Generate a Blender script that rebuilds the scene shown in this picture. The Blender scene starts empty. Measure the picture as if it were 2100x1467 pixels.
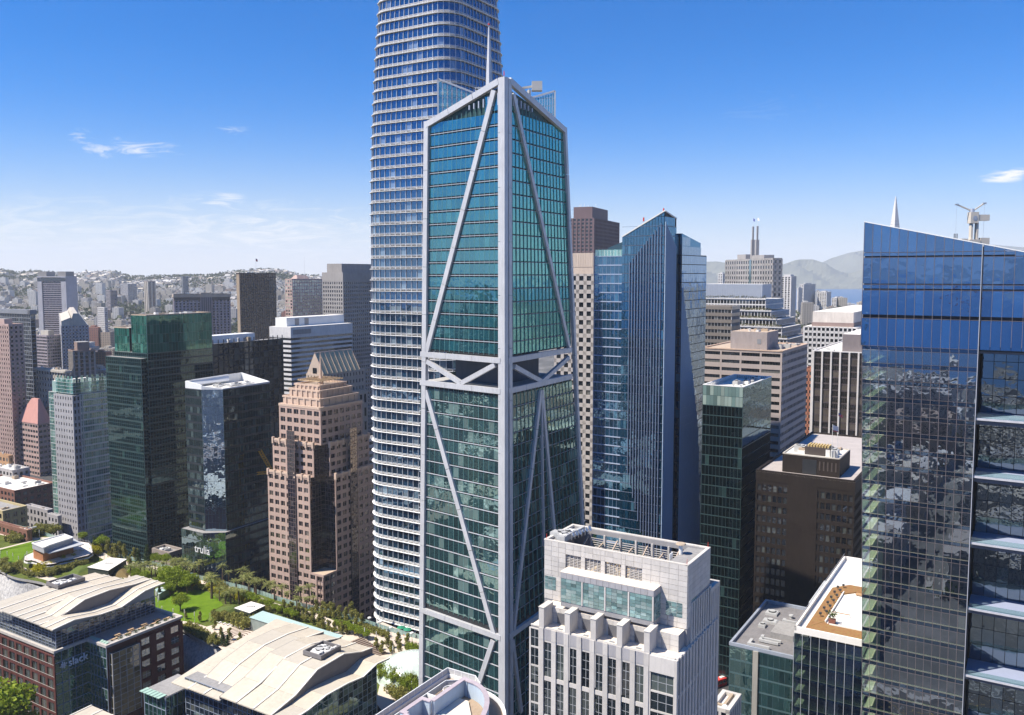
import bpy, math, random
from mathutils import Vector, Matrix
from math import sin, cos, tan, atan2, radians, pi, sqrt, hypot
random.seed(7)
SC = bpy.context.scene
COL = SC.collection
# ---------------------------------------------------------------- camera, sky, sun, exposure
F, CX, PY, PITCH, H = 1770.0, 1050.0, 707.0, radians(4.6), 163.0
cam_data = bpy.data.cameras.new('camera')
cam = bpy.data.objects.new('camera', cam_data); COL.objects.link(cam)
cam.location = (0, 0, H); cam.rotation_euler = (pi/2-PITCH, 0, 0)
cam_data.sensor_width = 36; cam_data.lens = 36*F/2100
cam_data.shift_y = (PY-733.5)/2100
cam_data.clip_start = .5; cam_data.clip_end = 60000
SC.camera = cam
SUN_EL = radians(54); SUN_V = Vector((-.95*cos(SUN_EL), -.312*cos(SUN_EL), sin(SUN_EL)))
world = bpy.data.worlds.new('World'); SC.world = world; world.use_nodes = True
wn = world.node_tree; wn.nodes.clear()
def wnode(t, **k):
    n = wn.nodes.new(t)
    for a, b in k.items(): setattr(n, a, b)
    return n
sky = wnode('ShaderNodeTexSky', sky_type='NISHITA', sun_disc=False, sun_elevation=SUN_EL,
            sun_rotation=atan2(SUN_V.x, SUN_V.y) % (2*pi), altitude=200.0, air_density=1.0, dust_density=.25, ozone_density=3.0)
tint = wnode('ShaderNodeMixRGB', blend_type='MULTIPLY'); tint.inputs[0].default_value = 1; tint.inputs[2].default_value = (.0, .47, 1.0, 1)
bg = wnode('ShaderNodeBackground'); bg.inputs['Strength'].default_value = .094
wo = wnode('ShaderNodeOutputWorld')
# thin wisps of cirrus, by direction in the sky
tc = wnode('ShaderNodeTexCoord'); sx = wnode('ShaderNodeSeparateXYZ')
wn.links.new(tc.outputs['Generated'], sx.inputs[0])
def wmath(op, a, b=None, c=None, clamp=False):
    n = wnode('ShaderNodeMath', operation=op, use_clamp=clamp)
    for i, v in enumerate((a, b, c)):
        if v is None: continue
        if isinstance(v, (int, float)): n.inputs[i].default_value = v
        else: wn.links.new(v, n.inputs[i])
    return n.outputs[0]
az = wmath('ARCTAN2', sx.outputs[0], sx.outputs[1]); el = wmath('ARCSINE', sx.outputs[2])
cxyz = wnode('ShaderNodeCombineXYZ'); wn.links.new(az, cxyz.inputs[0]); wn.links.new(wmath('MULTIPLY', el, 5.0), cxyz.inputs[1])
nz = wnode('ShaderNodeTexNoise'); nz.inputs['Scale'].default_value = 17; nz.inputs['Detail'].default_value = 9; nz.inputs['Roughness'].default_value = .62; nz.inputs['Distortion'].default_value = 1.6
wn.links.new(cxyz.outputs[0], nz.inputs['Vector'])
cl = None
# (azimuth, elevation, half widths, noise threshold, strength)
for (u, v, du, dv, th, st) in ((270, 306, 120, 26, .40, .8), (225, 316, 34, 17, .38, .7), (158, 280, 36, 20, .38, .7), (490, 270, 60, 13, .40, .6), (462, 410, 60, 17, .36, .85), (2062, 361, 46, 15, .30, 1.6), (210, 470, 560, 80, .36, .45), (620, 480, 320, 70, .36, .5), (1560, 225, 220, 60, .46, .08)):
    _a, _b = (u-CX)/F, (PY-v)/F; _y, _z = cos(PITCH)+_b*sin(PITCH), -sin(PITCH)+_b*cos(PITCH); a0, e0 = atan2(_a, _y), atan2(_z, hypot(_a, _y))
    dx = wmath('DIVIDE', wmath('SUBTRACT', az, a0), du/F); dy = wmath('DIVIDE', wmath('SUBTRACT', wmath('SUBTRACT', el, e0), wmath('MULTIPLY', wmath('SUBTRACT', az, a0), .06)), dv/F)
    r2 = wmath('ADD', wmath('MULTIPLY', dx, dx), wmath('MULTIPLY', dy, dy))
    m = wmath('SUBTRACT', 1.0, r2, clamp=True)
    d = wmath('MULTIPLY', wmath('SUBTRACT', nz.outputs[0], wmath('SUBTRACT', th+.22, wmath('MULTIPLY', m, .16))), 5.0, clamp=True)
    t = wmath('MULTIPLY', wmath('MULTIPLY', d, m), st)
    cl = t if cl is None else wmath('ADD', cl, t)
cl = wmath('MINIMUM', cl, 1.0)
mx = wnode('ShaderNodeMixRGB'); mx.inputs[2].default_value = (6.6, 6.6, 6.6, 1)
wn.links.new(sky.outputs[0], tint.inputs[1])
hz = wnode('ShaderNodeMixRGB'); hz.inputs[2].default_value = (5.5, 5.55, 5.65, 1)
wn.links.new(wmath('EXPONENT', wmath('MULTIPLY', wmath('POWER', wmath('DIVIDE', wmath('ABSOLUTE', sx.outputs[2]), .092), 1.6), -1.0)), hz.inputs[0])
wn.links.new(tint.outputs[0], hz.inputs[1]); wn.links.new(hz.outputs[0], mx.inputs[1]); wn.links.new(cl, mx.inputs[0])
wn.links.new(mx.outputs[0], bg.inputs[0]); wn.links.new(bg.outputs[0], wo.inputs[0])
sd = bpy.data.lights.new('sun', 'SUN'); sd.energy = 4.9; sd.angle = radians(.53); sd.color = (1, .92, .80)
sun = bpy.data.objects.new('sun', sd); COL.objects.link(sun)
sun.rotation_euler = SUN_V.to_track_quat('Z', 'Y').to_euler()
SC.view_settings.view_transform = 'Standard'; SC.view_settings.look = 'None'
SC.view_settings.gamma = 1; SC.view_settings.use_curve_mapping = False; SC.view_settings.exposure = .74
SC.cycles.max_bounces = 7; SC.cycles.diffuse_bounces = 2; SC.cycles.glossy_bounces = 4; SC.cycles.transmission_bounces = 3
SC.cycles.transparent_max_bounces = 10; SC.cycles.volume_bounces = 2
SC.cycles.caustics_reflective = False; SC.cycles.caustics_refractive = False
SC.cycles.sample_clamp_indirect = 6; SC.cycles.use_denoising = True
SC.cycles.use_adaptive_sampling = True; SC.cycles.adaptive_threshold = .02

# ---------------------------------------------------------------- from the photograph's pixels to the ground
CP, SP = cos(PITCH), sin(PITCH)
def ray(u, v):
    a, b = (u-CX)/F, (PY-v)/F
    y, z = CP+b*SP, -SP+b*CP
    return Vector((a/y, 1, z/y))
def at(u, v, Y): r = ray(u, v)*Y; return Vector((r.x, r.y, H+r.z))
def atz(u, v, z): r = ray(u, v); k = (z-H)/r.z; return Vector((r.x*k, k, z))
def proj(p):
    zc = p[1]*CP-(p[2]-H)*SP
    return CX+F*p[0]/zc, PY-F*(p[1]*SP+(p[2]-H)*CP)/zc
def solve(P, D, u):
    """metres to go from P along the horizontal direction D until the column u"""
    k = (u-CX)/F; zc = P[1]*CP-(P[2]-H)*SP
    return (k*zc-P[0])/(D[0]-k*D[1]*CP)
GR = radians(31.5)                     # the street grid south of the avenue
GN = radians(23.0)                     # the grid north of it

# ---------------------------------------------------------------- materials
MC = {}
class NT:
    def __init__(s, name):
        s.m = bpy.data.materials.new(name); s.m.use_nodes = True; s.t = s.m.node_tree; s.t.nodes.clear()
        s.out = s.n('ShaderNodeOutputMaterial')
    def n(s, t, **k):
        x = s.t.nodes.new(t)
        for a, b in k.items(): setattr(x, a, b)
        return x
    def l(s, a, b): s.t.links.new(a, b)
    def mth(s, op, a, b=None, clamp=False):
        n = s.n('ShaderNodeMath', operation=op, use_clamp=clamp)
        for i, v in enumerate((a, b)):
            if v is None: continue
            if isinstance(v, (int, float)): n.inputs[i].default_value = v
            else: s.l(v, n.inputs[i])
        return n.outputs[0]
    def noise(s, scale, vec=None, detail=4, rough=.55):
        n = s.n('ShaderNodeTexNoise'); n.inputs['Scale'].default_value = scale; n.inputs['Detail'].default_value = detail; n.inputs['Roughness'].default_value = rough
        if vec is not None: s.l(vec, n.inputs['Vector'])
        return n.outputs[0]
    def ramp(s, fac, stops, interp='LINEAR'):
        n = s.n('ShaderNodeValToRGB'); n.color_ramp.interpolation = interp
        e = n.color_ramp.elements
        while len(e) < len(stops): e.new(.5)
        for i, (p, c) in enumerate(stops): e[i].position = p; e[i].color = (*c[:3], 1)
        s.l(fac, n.inputs[0]); return n.outputs[0]
    def rnd(s):
        o = s.n('ShaderNodeObjectInfo').outputs['Random']; g = s.n('ShaderNodeNewGeometry').outputs['Random Per Island']
        return s.mth('FRACT', s.mth('ADD', o, g))
    def pos(s): return s.n('ShaderNodeNewGeometry').outputs['Position']
def sc(c, k): return tuple(min(1, x*k) for x in c)
def wall(name, col, rough=.8, var=.16, scale=.15, spec=.25, streak=True, rnd=.0, metal=0.0, bump=0):
    if name in MC: return MC[name]
    t = NT(name); p = t.n('ShaderNodeBsdfPrincipled')
    mp = t.n('ShaderNodeMapping'); t.l(t.pos(), mp.inputs[0]); mp.inputs['Scale'].default_value = (1, 1, .25 if streak else 1)
    nf = t.noise(scale*4, mp.outputs[0], 6, .65); nb = t.noise(scale*.35, t.pos(), 2)
    f = t.mth('ADD', t.mth('MULTIPLY', nf, .6), t.mth('MULTIPLY', nb, .4))
    if rnd: f = t.mth('ADD', f, t.mth('MULTIPLY', t.mth('SUBTRACT', t.rnd(), .5), rnd))
    t.l(t.ramp(f, ((.3, sc(col, 1-var*1.3)), (.7, sc(col, 1+var)))), p.inputs['Base Color'])
    p.inputs['Roughness'].default_value = rough; p.inputs['Specular IOR Level'].default_value = spec; p.inputs['Metallic'].default_value = metal
    if bump:
        b = t.n('ShaderNodeBump'); b.inputs['Strength'].default_value = bump; b.inputs['Distance'].default_value = .05
        t.l(t.noise(2.5, t.pos(), 5), b.inputs['Height']); t.l(b.outputs[0], p.inputs['Normal'])
    t.l(p.outputs[0], t.out.inputs[0]); MC[name] = t.m; return t.m
def glass(name, tint, refl=.3, rcol=(.75, .9, 1), blind=.12, bcol=(.35, .4, .36), wob=.5, rough=.012, clear=0.0):
    """coated facade glass: dark room and blinds behind a wavy mirror-like pane"""
    if name in MC: return MC[name]
    t = NT(name); r = t.rnd()
    cl = t.ramp(r, ((0, sc(tint, .5)), (.35, tint), (.6, sc(tint, .75)), (1-blind, sc(tint, 1.5)), (1-blind*.9, bcol), (1, sc(bcol, .6))), 'LINEAR')
    d = t.n('ShaderNodeBsdfDiffuse'); t.l(cl, d.inputs[0])
    base = d.outputs[0]
    if clear:
        tr = t.n('ShaderNodeBsdfTransparent'); tr.inputs[0].default_value = (*sc((.8, .92, .88), 1), 1)
        mm = t.n('ShaderNodeMixShader'); mm.inputs[0].default_value = clear
        t.l(base, mm.inputs[1]); t.l(tr.outputs[0], mm.inputs[2]); base = mm.outputs[0]
    g = t.n('ShaderNodeBsdfGlossy'); g.inputs['Color'].default_value = (*rcol, 1); g.inputs['Roughness'].default_value = rough
    if wob:
        b = t.n('ShaderNodeBump'); b.inputs['Strength'].default_value = 1; b.inputs['Distance'].default_value = .03*wob
        t.l(t.noise(.35, t.pos(), 2, .5), b.inputs['Height']); t.l(b.outputs[0], g.inputs['Normal'])
    lw = t.n('ShaderNodeLayerWeight'); lw.inputs[0].default_value = .5
    fac = t.mth('ADD', t.mth('MULTIPLY', t.mth('POWER', lw.outputs['Facing'], 4.0), 1-refl), refl, True)
    ms = t.n('ShaderNodeMixShader'); t.l(fac, ms.inputs[0]); t.l(base, ms.inputs[1]); t.l(g.outputs[0], ms.inputs[2])
    t.l(ms.outputs[0], t.out.inputs[0]); MC[name] = t.m; return t.m
def leafm(name, col, col2):
    if name in MC: return MC[name]
    t = NT(name); p = t.n('ShaderNodeBsdfPrincipled'); tl = t.n('ShaderNodeBsdfTranslucent')
    c = t.ramp(t.mth('FRACT', t.mth('ADD', t.n('ShaderNodeNewGeometry').outputs['Random Per Island'], t.mth('MULTIPLY', t.n('ShaderNodeObjectInfo').outputs['Random'], .35))), ((0, col), (1, col2)))
    t.l(c, p.inputs['Base Color']); t.l(c, tl.inputs[0]); p.inputs['Roughness'].default_value = .6; p.inputs['Specular IOR Level'].default_value = .25
    ms = t.n('ShaderNodeMixShader'); ms.inputs[0].default_value = .35; t.l(p.outputs[0], ms.inputs[1]); t.l(tl.outputs[0], ms.inputs[2])
    t.l(ms.outputs[0], t.out.inputs[0]); MC[name] = t.m; return t.m

# ---------------------------------------------------------------- mesh builder
class MB:
    def __init__(s): s.v = []; s.f = []; s.mi = []; s.m = []
    def idx(s, mat):
        if mat is None: return 0
        if mat not in s.m: s.m.append(mat)
        return s.m.index(mat)
    def poly(s, pts, mat=None):
        n = len(s.v); s.v += [tuple(p) for p in pts]; s.f.append(tuple(range(n, n+len(pts)))); s.mi.append(s.idx(mat))
    def hexa(s, p, mat=None, bottom=True):
        """p: 8 points, lower 4 CCW from above then upper 4"""
        n = len(s.v); s.v += [tuple(q) for q in p]; k = s.idx(mat)
        fs = [(4, 5, 6, 7), (0, 1, 5, 4), (1, 2, 6, 5), (2, 3, 7, 6), (3, 0, 4, 7)]
        if bottom: fs.append((3, 2, 1, 0))
        for f in fs: s.f.append(tuple(n+i for i in f)); s.mi.append(k)
    def box(s, x0, y0, z0, x1, y1, z1, mat=None):
        s.hexa([(x0, y0, z0), (x1, y0, z0), (x1, y1, z0), (x0, y1, z0), (x0, y0, z1), (x1, y0, z1), (x1, y1, z1), (x0, y1, z1)], mat)
    def fb(s, O, T, s0, s1, z0, z1, d0, d1, mat=None):
        """box on a facade: O origin, T tangent; outward normal is (T.y,-T.x)"""
        N = (T[1], -T[0]); q = lambda a, d, z: (O[0]+T[0]*a+N[0]*d, O[1]+T[1]*a+N[1]*d, z)
        s.hexa([q(s0, d1, z0), q(s1, d1, z0), q(s1, d0, z0), q(s0, d0, z0), q(s0, d1, z1), q(s1, d1, z1), q(s1, d0, z1), q(s0, d0, z1)], mat)
    def prism(s, pts, z0, z1, mat=None, cap=True, topmat=None, z1f=None):
        """pts CCW"""
        m = len(pts); zt = z1f or (lambda x, y: z1)
        n = len(s.v); s.v += [(p[0], p[1], z0) for p in pts]+[(p[0], p[1], zt(p[0], p[1])) for p in pts]
        k = s.idx(mat)
        for i in range(m):
            j = (i+1) % m; s.f.append((n+i, n+j, n+m+j, n+m+i)); s.mi.append(k)
        if cap:
            s.f.append(tuple(n+m+i for i in range(m))); s.mi.append(s.idx(topmat) if topmat else k)
            s.f.append(tuple(n+i for i in reversed(range(m)))); s.mi.append(k)
    def beam(s, a, b, w, h, mat=None, up=(0, 0, 1)):
        a, b = Vector(a), Vector(b); d = (b-a).normalized(); x = d.cross(Vector(up))
        if x.length < 1e-4: x = d.cross(Vector((0, 1, 0)))
        x.normalize(); y = x.cross(d).normalized(); x *= w/2; y *= h/2
        s.hexa([a-x-y, a+x-y, b+x-y, b-x-y, a-x+y, a+x+y, b+x+y, b-x+y], mat)
    def tube(s, a, b, r0, r1=None, n=8, mat=None, cap=True):
        a, b = Vector(a), Vector(b); r1 = r0 if r1 is None else r1; d = (b-a).normalized()
        x = d.cross(Vector((0, 0, 1)));
        if x.length < 1e-4: x = Vector((1, 0, 0))
        x.normalize(); y = d.cross(x).normalized(); k = s.idx(mat); m = len(s.v)
        for c, r in ((a, r0), (b, r1)):
            for i in range(n): s.v.append(tuple(c+x*(r*cos(2*pi*i/n))+y*(r*sin(2*pi*i/n))))
        for i in range(n): j = (i+1) % n; s.f.append((m+i, m+j, m+n+j, m+n+i)); s.mi.append(k)
        if cap: s.f.append(tuple(m+n+i for i in range(n))); s.mi.append(k); s.f.append(tuple(m+i for i in reversed(range(n)))); s.mi.append(k)
    def mesh(s, name, mat=None):
        me = bpy.data.meshes.new(name); me.from_pydata(s.v, [], s.f)
        ms = s.m or ([mat] if mat else [])
        for m in ms: me.materials.append(m)
        if len(ms) > 1: me.polygons.foreach_set('material_index', s.mi)
        me.update(); return me
    def build(s, name, mat=None, parent=None, loc=None, **props):
        o = bpy.data.objects.new(name, s.mesh(name, mat)); COL.objects.link(o); o.parent = parent
        if loc: o.location = loc
        for k, v in props.items(): o[k] = v
        return o
def empty(name, loc, rz=0, label=None, cat=None, group=None):
    o = bpy.data.objects.new(name, None); COL.objects.link(o); o.location = loc; o.rotation_euler = (0, 0, rz); o.empty_display_size = .5
    return tag(o, label, cat, group)
def tag(o, label=None, cat=None, group=None, kind=None):
    if label: o['label'] = label
    if cat: o['category'] = cat
    if group: o['group'] = group
    if kind: o['kind'] = kind
    return o
def copy_tree(o, parent=None):
    c = o.copy(); COL.objects.link(c); c.parent = parent
    for ch in o.children: copy_tree(ch, c)
    return c
PANE = {}
NP = [0]
class Bld:
    """a building: an Empty at its front corner on the ground, children in its own frame (x away to the right, y away to the left)"""
    def __init__(s, name, label, u0, v0, Y, uL=None, uR=None, ang=GR, cat='building', zb=0.0, root=None, group=None):
        P = at(u0, v0, Y); s.ang = ang; s.V = (sin(ang), cos(ang)); s.U = (-cos(ang), sin(ang))
        s.rz = atan2(s.V[1], s.V[0]); s.P = Vector((P.x, P.y, zb)); s.top = P.z-zb
        ln = lambda D, u: u[1] if isinstance(u, tuple) else solve(P, D, u)
        s.a = ln(s.V, uR) if uR is not None else 20; s.b = ln(s.U, uL) if uL is not None else 20
        s.root = root or empty(name, s.P, s.rz, label, cat, group)
        s.M = Matrix.Translation(s.P) @ Matrix.Rotation(s.rz, 4, 'Z')
        s.parts = {}; s.panes = []
    def poly(s, x0=0, y0=0, x1=None, y1=None):
        x1 = s.a if x1 is None else x1; y1 = s.b if y1 is None else y1
        return [(x0, y0), (x1, y0), (x1, y1), (x0, y1)]
    def w(s, p): return s.M @ Vector(p)
    def loc(s, u, v, Y): return s.M.inverted() @ at(u, v, Y)
    def lz(s, u, v, z): return s.M.inverted() @ atz(u, v, z)
    def zat(s, x, y, v):
        """height (local) at the local plan point x,y whose picture row is v"""
        p = s.w((x, y, 0)); k = (PY-v)/F
        return (p.y*(k*CP-SP)/(CP+k*SP))+H-s.P.z
    def mb(s, part):
        if part not in s.parts: s.parts[part] = MB()
        return s.parts[part]
    def pane(s, C, X, w, h, mat, nm='window', Z=None, dep=.06, tilt=.12):
        """C centre, X horizontal axis (3D), Z up axis; front face looks along -(Z x X)"""
        s.panes.append((Vector(C), Vector(X), Vector(Z) if Z is not None else Vector((0, 0, 1)), w, h, mat, nm, dep, tilt))
    def face(s, O, T, W, z0, z1, bay=3.2, fl=3.9, pw=.5, pd=.25, sh=.9, sd=.2, pm=None, sm=None, gm=None, mv=0, mh=0, mm=None, tilt=.12, nm='window', core=None, skip=None, endp=True, nc=None, nr=None, base=0.0, gsp=None):
        """one flat facade. pw/pd pier width/depth, sh/sd spandrel height/depth, mv/mh thin mullions in each window, gsp glass spandrel material"""
        nc = nc or max(1, round(W/bay)); nr = nr or max(1, round((z1-z0)/fl)); bw = W/nc; fh = (z1-z0)/nr
        N = (T[1], -T[0]); q = lambda a, d, z: Vector((O[0]+T[0]*a+N[0]*d, O[1]+T[1]*a+N[1]*d, z))
        if pm and pw:
            m = s.mb('pier')
            for i in range(nc+1):
                if not endp and i in (0, nc): continue
                a0, a1 = max(i*bw-pw/2, -(pd-.012)), min(i*bw+pw/2, W+pd-.012)
                if i == 0: a0 = -(pd-.012)
                if i == nc: a1 = W+pd-.013
                m.fb(O, T, a0, a1, z0, z1, 0, pd, pm)
        if sm and sh:
            m = s.mb('spandrel')
            e = pd if abs(sd-pd) > .02 else 0
            for j in range(nr+1):
                b0, b1 = z0+j*fh-sh/2, z0+j*fh+sh/2
                if j == 0: b0 = z0
                if j == nr: b1 = z1+.01
                m.fb(O, T, -max(0, sd-.02), W+max(0, sd-.022), b0, b1, 0, sd, sm)
        if mm and (mv or mh):
            m = s.mb('mullion')
            for i in range(nc):
                for k in range(mv):
                    a = (i+(k+1)/(mv+1))*bw; m.fb(O, T, a-.05, a+.05, z0, z1, 0, .13, mm)
            for j in range(nr):
                for k in range(mh):
                    z = z0+j*fh+sh/2+(fh-sh)*(k+1)/(mh+1); m.fb(O, T, 0, W, z-.05, z+.05, 0, .12, mm)
        if gm:
            R = Matrix.Rotation(s.rz, 3, 'Z'); X = Vector((T[0], T[1], 0))
            w_, h_ = bw-pw*(1 if pw > .3 else .3), fh-sh
            for j in range(nr):
                for i in range(nc):
                    if skip and skip(i, j, nc, nr): continue
                    s.pane(q((i+.5)*bw, .07, z0+(j+.5)*fh), X, w_, h_, gm, nm, tilt=tilt)
    def walls(s, pts, z0, z1, st, core=None, only=None, roofm=None, par=0.0, part='wall'):
        """closed outline (CCW); st one style dict or one per edge (None: blank wall)"""
        n = len(pts); cm = core or (st if isinstance(st, dict) else [x for x in st if x][0]).get('core') or MC['dark_core']
        s.mb(part).prism(pts, z0, z1, cm, topmat=roofm)
        for i in range(n):
            e = st if isinstance(st, dict) else st[i]
            if not e or (only and i not in only): continue
            A, B = pts[i], pts[(i+1) % n]; W = hypot(B[0]-A[0], B[1]-A[1]); T = ((B[0]-A[0])/W, (B[1]-A[1])/W)
            s.face(A, T, W, z0, z1, **e)
        if par:
            m = s.mb('parapet'); pm = roofm if isinstance(st, list) else (st.get('sm') or st.get('pm') or cm)
            s.parapet(pts, z1, par, pm)
    def parapet(s, pts, z, h, mat, t=.45, out=0.0, part='parapet'):
        m = s.mb(part); n = len(pts)
        for i in range(n):
            A, B = pts[i], pts[(i+1) % n]; W = hypot(B[0]-A[0], B[1]-A[1]); T = ((B[0]-A[0])/W, (B[1]-A[1])/W)
            m.fb(A, T, -out+.003*i, W+out-.003*i, z+.002, z+h+.002*i, -t, out, mat)
    def clutter(s, x0, y0, x1, y1, z, n, mats, seed=1, hmax=2.5):
        """rooftop plant: boxes, fans and ducts, each a part"""
        rn = random.Random(seed)
        for i in range(n):
            w, d, h = rn.uniform(1.2, 4.5), rn.uniform(1.2, 4), rn.uniform(.6, hmax)
            x, y = rn.uniform(x0, max(x0+.1, x1-w)), rn.uniform(y0, max(y0+.1, y1-d)); m = MB(); mt = rn.choice(mats)
            k = rn.random()
            if k < .6:
                m.box(0, 0, 0, w, d, h, mt); m.box(.2, .2, h, w-.2, d-.2, h+.12, mt)
                nm = 'rooftop_unit'
            elif k < .8:
                m.tube((0, 0, 0), (0, 0, h), .5, n=10, mat=mt); m.tube((0, 0, h), (0, 0, h+.3), .75, .6, n=10, mat=mt); nm = 'vent'
            else:
                m.box(0, 0, .25, w*1.6, .7, .9, mt); m.box(0, .7, .25, .8, d, .9, mt); nm = 'duct'
            o = m.build(nm, None, s.root, loc=(x, y, z))
            if nm == 'rooftop_unit':
                m = MB(); m.tube((0, 0, 0), (0, 0, .33), min(w, d)*.33, n=10, mat=MC['dark_metal']); m.tube((0, 0, .33), (0, 0, .36), min(w, d)*.3, n=10, mat=PLANT[0]); m.build('fan', None, o, loc=(w*.5, d*.5, h+.12))
    def finish(s, budget=300, minpx=8.5):
        for k, m in s.parts.items():
            if m.f: m.build(k, None, s.root)
        R3 = Matrix.Rotation(s.rz, 3, 'Z'); cand = []
        for i, (C, X, Z, w, h, mat, nm, dep, tilt) in enumerate(s.panes):
            wc = s.w(C); N = R3 @ X.cross(Z); d = Vector((0, 0, H))-wc; L = d.length
            if wc.y < 5: continue
            c = N.dot(d)/L
            if c <= 0.02: continue
            u, v = proj(wc)
            if not (-30 < u < 2130 and -30 < v < 1500): continue
            wp, hp = w*F/L*c, h*F/L
            if max(wp, hp) < minpx or min(wp, hp) < 3.2: continue
            cand.append((-(wp*hp), i))
        cand.sort(); pick = set(i for _, i in cand[:budget]); rest = {}
        for i, (C, X, Z, w, h, mat, nm, dep, tilt) in enumerate(s.panes):
            X = X.normalized(); Yv = Z.cross(X).normalized(); Z = X.cross(Yv)
            if tilt:
                a, b = random.gauss(0, radians(tilt)), random.gauss(0, radians(tilt))
                Rt = Matrix.Rotation(a, 3, Z) @ Matrix.Rotation(b, 3, X)
                X, Yv, Z = Rt @ X, Rt @ Yv, Rt @ Z
            if i in pick:
                key = (round(w, 2), round(h, 2), mat.name, nm)
                if key not in PANE:
                    m = MB(); a, b = w/2, h/2; m.box(-a, -dep/2, -b, a, dep/2, b); PANE[key] = m.mesh(nm, mat)
                o = bpy.data.objects.new(nm, PANE[key]); COL.objects.link(o); o.parent = s.root
                M = Matrix((X, Yv, Z)).transposed().to_4x4(); M.translation = C; o.matrix_basis = M; NP[0] += 1
            else:
                a, b = X*(w/2), Z*(h/2); C2 = C-Yv*(dep/2)
                rest.setdefault(nm, MB()).poly((C2-a-b, C2+a-b, C2+a+b, C2-a+b), mat)
        for nm, m in rest.items():
            o = m.build(nm, None, s.root); o['kind'] = 'stuff'
        return s

def letters(txt, size, ext, mat, parent, name='sign'):
    cu = bpy.data.curves.new('letters', 'FONT'); cu.body = txt; cu.size = size; cu.extrude = ext; cu.resolution_u = 3
    tmp = bpy.data.objects.new('letters', cu); COL.objects.link(tmp); bpy.context.view_layer.update()
    me = bpy.data.meshes.new_from_object(tmp); me.name = name; bpy.data.objects.remove(tmp); me.materials.clear(); me.materials.append(mat)
    o = bpy.data.objects.new(name, me); COL.objects.link(o); o.parent = parent; return o
# ---------------------------------------------------------------- shared materials
wall('dark_core', (.03, .032, .035), .7, .1)
wall('dark_metal', (.05, .052, .055), .5, .1)
WHITE = wall('white_paint', (.74, .74, .72), .6, .06)
ROOFW = wall('white_roof', (.72, .69, .63), .85, .12, .3, streak=False)
ROOFG = wall('grey_roof', (.3, .29, .28), .9, .25, .3, streak=False)
ROOFT = wall('tan_roof', (.46, .36, .27), .9, .2, .3, streak=False)
CONC = wall('concrete', (.42, .41, .39), .85, .15)
STEEL = wall('steel', (.5, .51, .53), .4, .1, metal=.6)
PLANT = [wall('plant_grey', (.42, .42, .41), .6, .1), wall('plant_white', (.68, .67, .64), .6, .1), wall('plant_tan', (.42, .33, .24), .7, .1)]
# ---------------------------------------------------------------- terrain
def sstep(a, b, x):
    t = min(1, max(0, (x-a)/(b-a))); return t*t*(3-2*t)
RIDGE = [(-900, 556), (-200, 558), (0, 557), (40, 566), (70, 561), (120, 566), (165, 568), (178, 563), (235, 562), (262, 572), (290, 575), (330, 572), (400, 571), (440, 570), (480, 563), (520, 560), (560, 558), (590, 562), (620, 571), (700, 573), (1000, 575), (3000, 575)]
def lerp(tab, x):
    for (a, p), (b, q) in zip(tab, tab[1:]):
        if x <= b: return p+(q-p)*min(1, max(0, (x-a)/(b-a)))
    return tab[-1][1]
def terr(x, y):
    if y < 900: return 0.0
    u = CX+F*x/y; n = 6*sin(x*.004+1)*cos(y*.003)+4*sin(x*.011)*sin(y*.009)
    if u < 1200:
        zr = H-(lerp(RIDGE, u)-565)*4700/F
        g = sstep(1300, 4700, y)-.55*sstep(4900, 7500, y)
        mid = 34*math.exp(-((x+560)**2+(y-2600)**2)/500**2)
        return max(0, zr*g+n*sstep(1300, 2500, y)*(1 if y < 4000 else .4)+mid)
    z = 62*math.exp(-(((x-1050)/650)**2+((y-2150)/500)**2))+35*math.exp(-(((x-500)/500)**2+((y-1700)/450)**2))
    return z*sstep(1000, 1500, y)
SHORE = 3000
def land_z(x, y):
    u = CX+F*x/max(y, 1)
    z = terr(x, y)
    if u > 1150 and y > 2600: z = z*(1-sstep(2600, SHORE, y))-4*sstep(SHORE-60, SHORE+60, y)
    return z
t = NT('city_ground'); p = t.n('ShaderNodeBsdfPrincipled')
t.l(t.ramp(t.noise(.012, t.pos(), 8, .7), ((.35, (.05, .05, .05)), (.5, (.10, .10, .095)), (.62, (.2, .19, .18)))), p.inputs[0]); p.inputs['Roughness'].default_value = .9
t.l(p.outputs[0], t.out.inputs[0]); GROUND = t.m
ASPH = wall('asphalt', (.065, .065, .068), .85, .25, .4, streak=False)
WALK = wall('pavement', (.33, .32, .3), .85, .15, .5, streak=False)
m = MB(); xs = [-9000, -7000, -5500, -4500]+[-3800+i*100 for i in range(77)]+[4500, 5500, 7000]; ys = [900+i*75 for i in range(29)]+[3100+i*150 for i in range(20)]+[6500, 8000, 11000, 15000]
for x in xs:
    for y in ys: m.v.append((x, y, land_z(x, y)))
ny = len(ys)
for i in range(len(xs)-1):
    for j in range(ny-1):
        a = i*ny+j; m.f.append((a, a+ny, a+ny+1, a+1)); m.mi.append(0)
m.poly([(-9000, -420, 0), (5500, -1250, 0), (7000, 900, 0), (-9000, 900, 0)])
m.build('ground', GROUND, kind='structure')
t = NT('bay_water'); p = t.n('ShaderNodeBsdfPrincipled'); p.inputs[0].default_value = (.012, .07, .17, 1); p.inputs['Roughness'].default_value = .3; p.inputs['IOR'].default_value = 1.33; p.inputs['Specular IOR Level'].default_value = .25
b = t.n('ShaderNodeBump'); b.inputs['Distance'].default_value = .6; t.l(t.noise(.05, t.pos(), 6), b.inputs['Height']); t.l(b.outputs[0], p.inputs['Normal']); t.l(p.outputs[0], t.out.inputs[0])
m = MB(); m.poly([(-20000, -20000, -.9), (20000, -20000, -.9), (20000, 17000, -.9), (-20000, 17000, -.9)]); m.build('bay_water', t.m, kind='structure')
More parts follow.
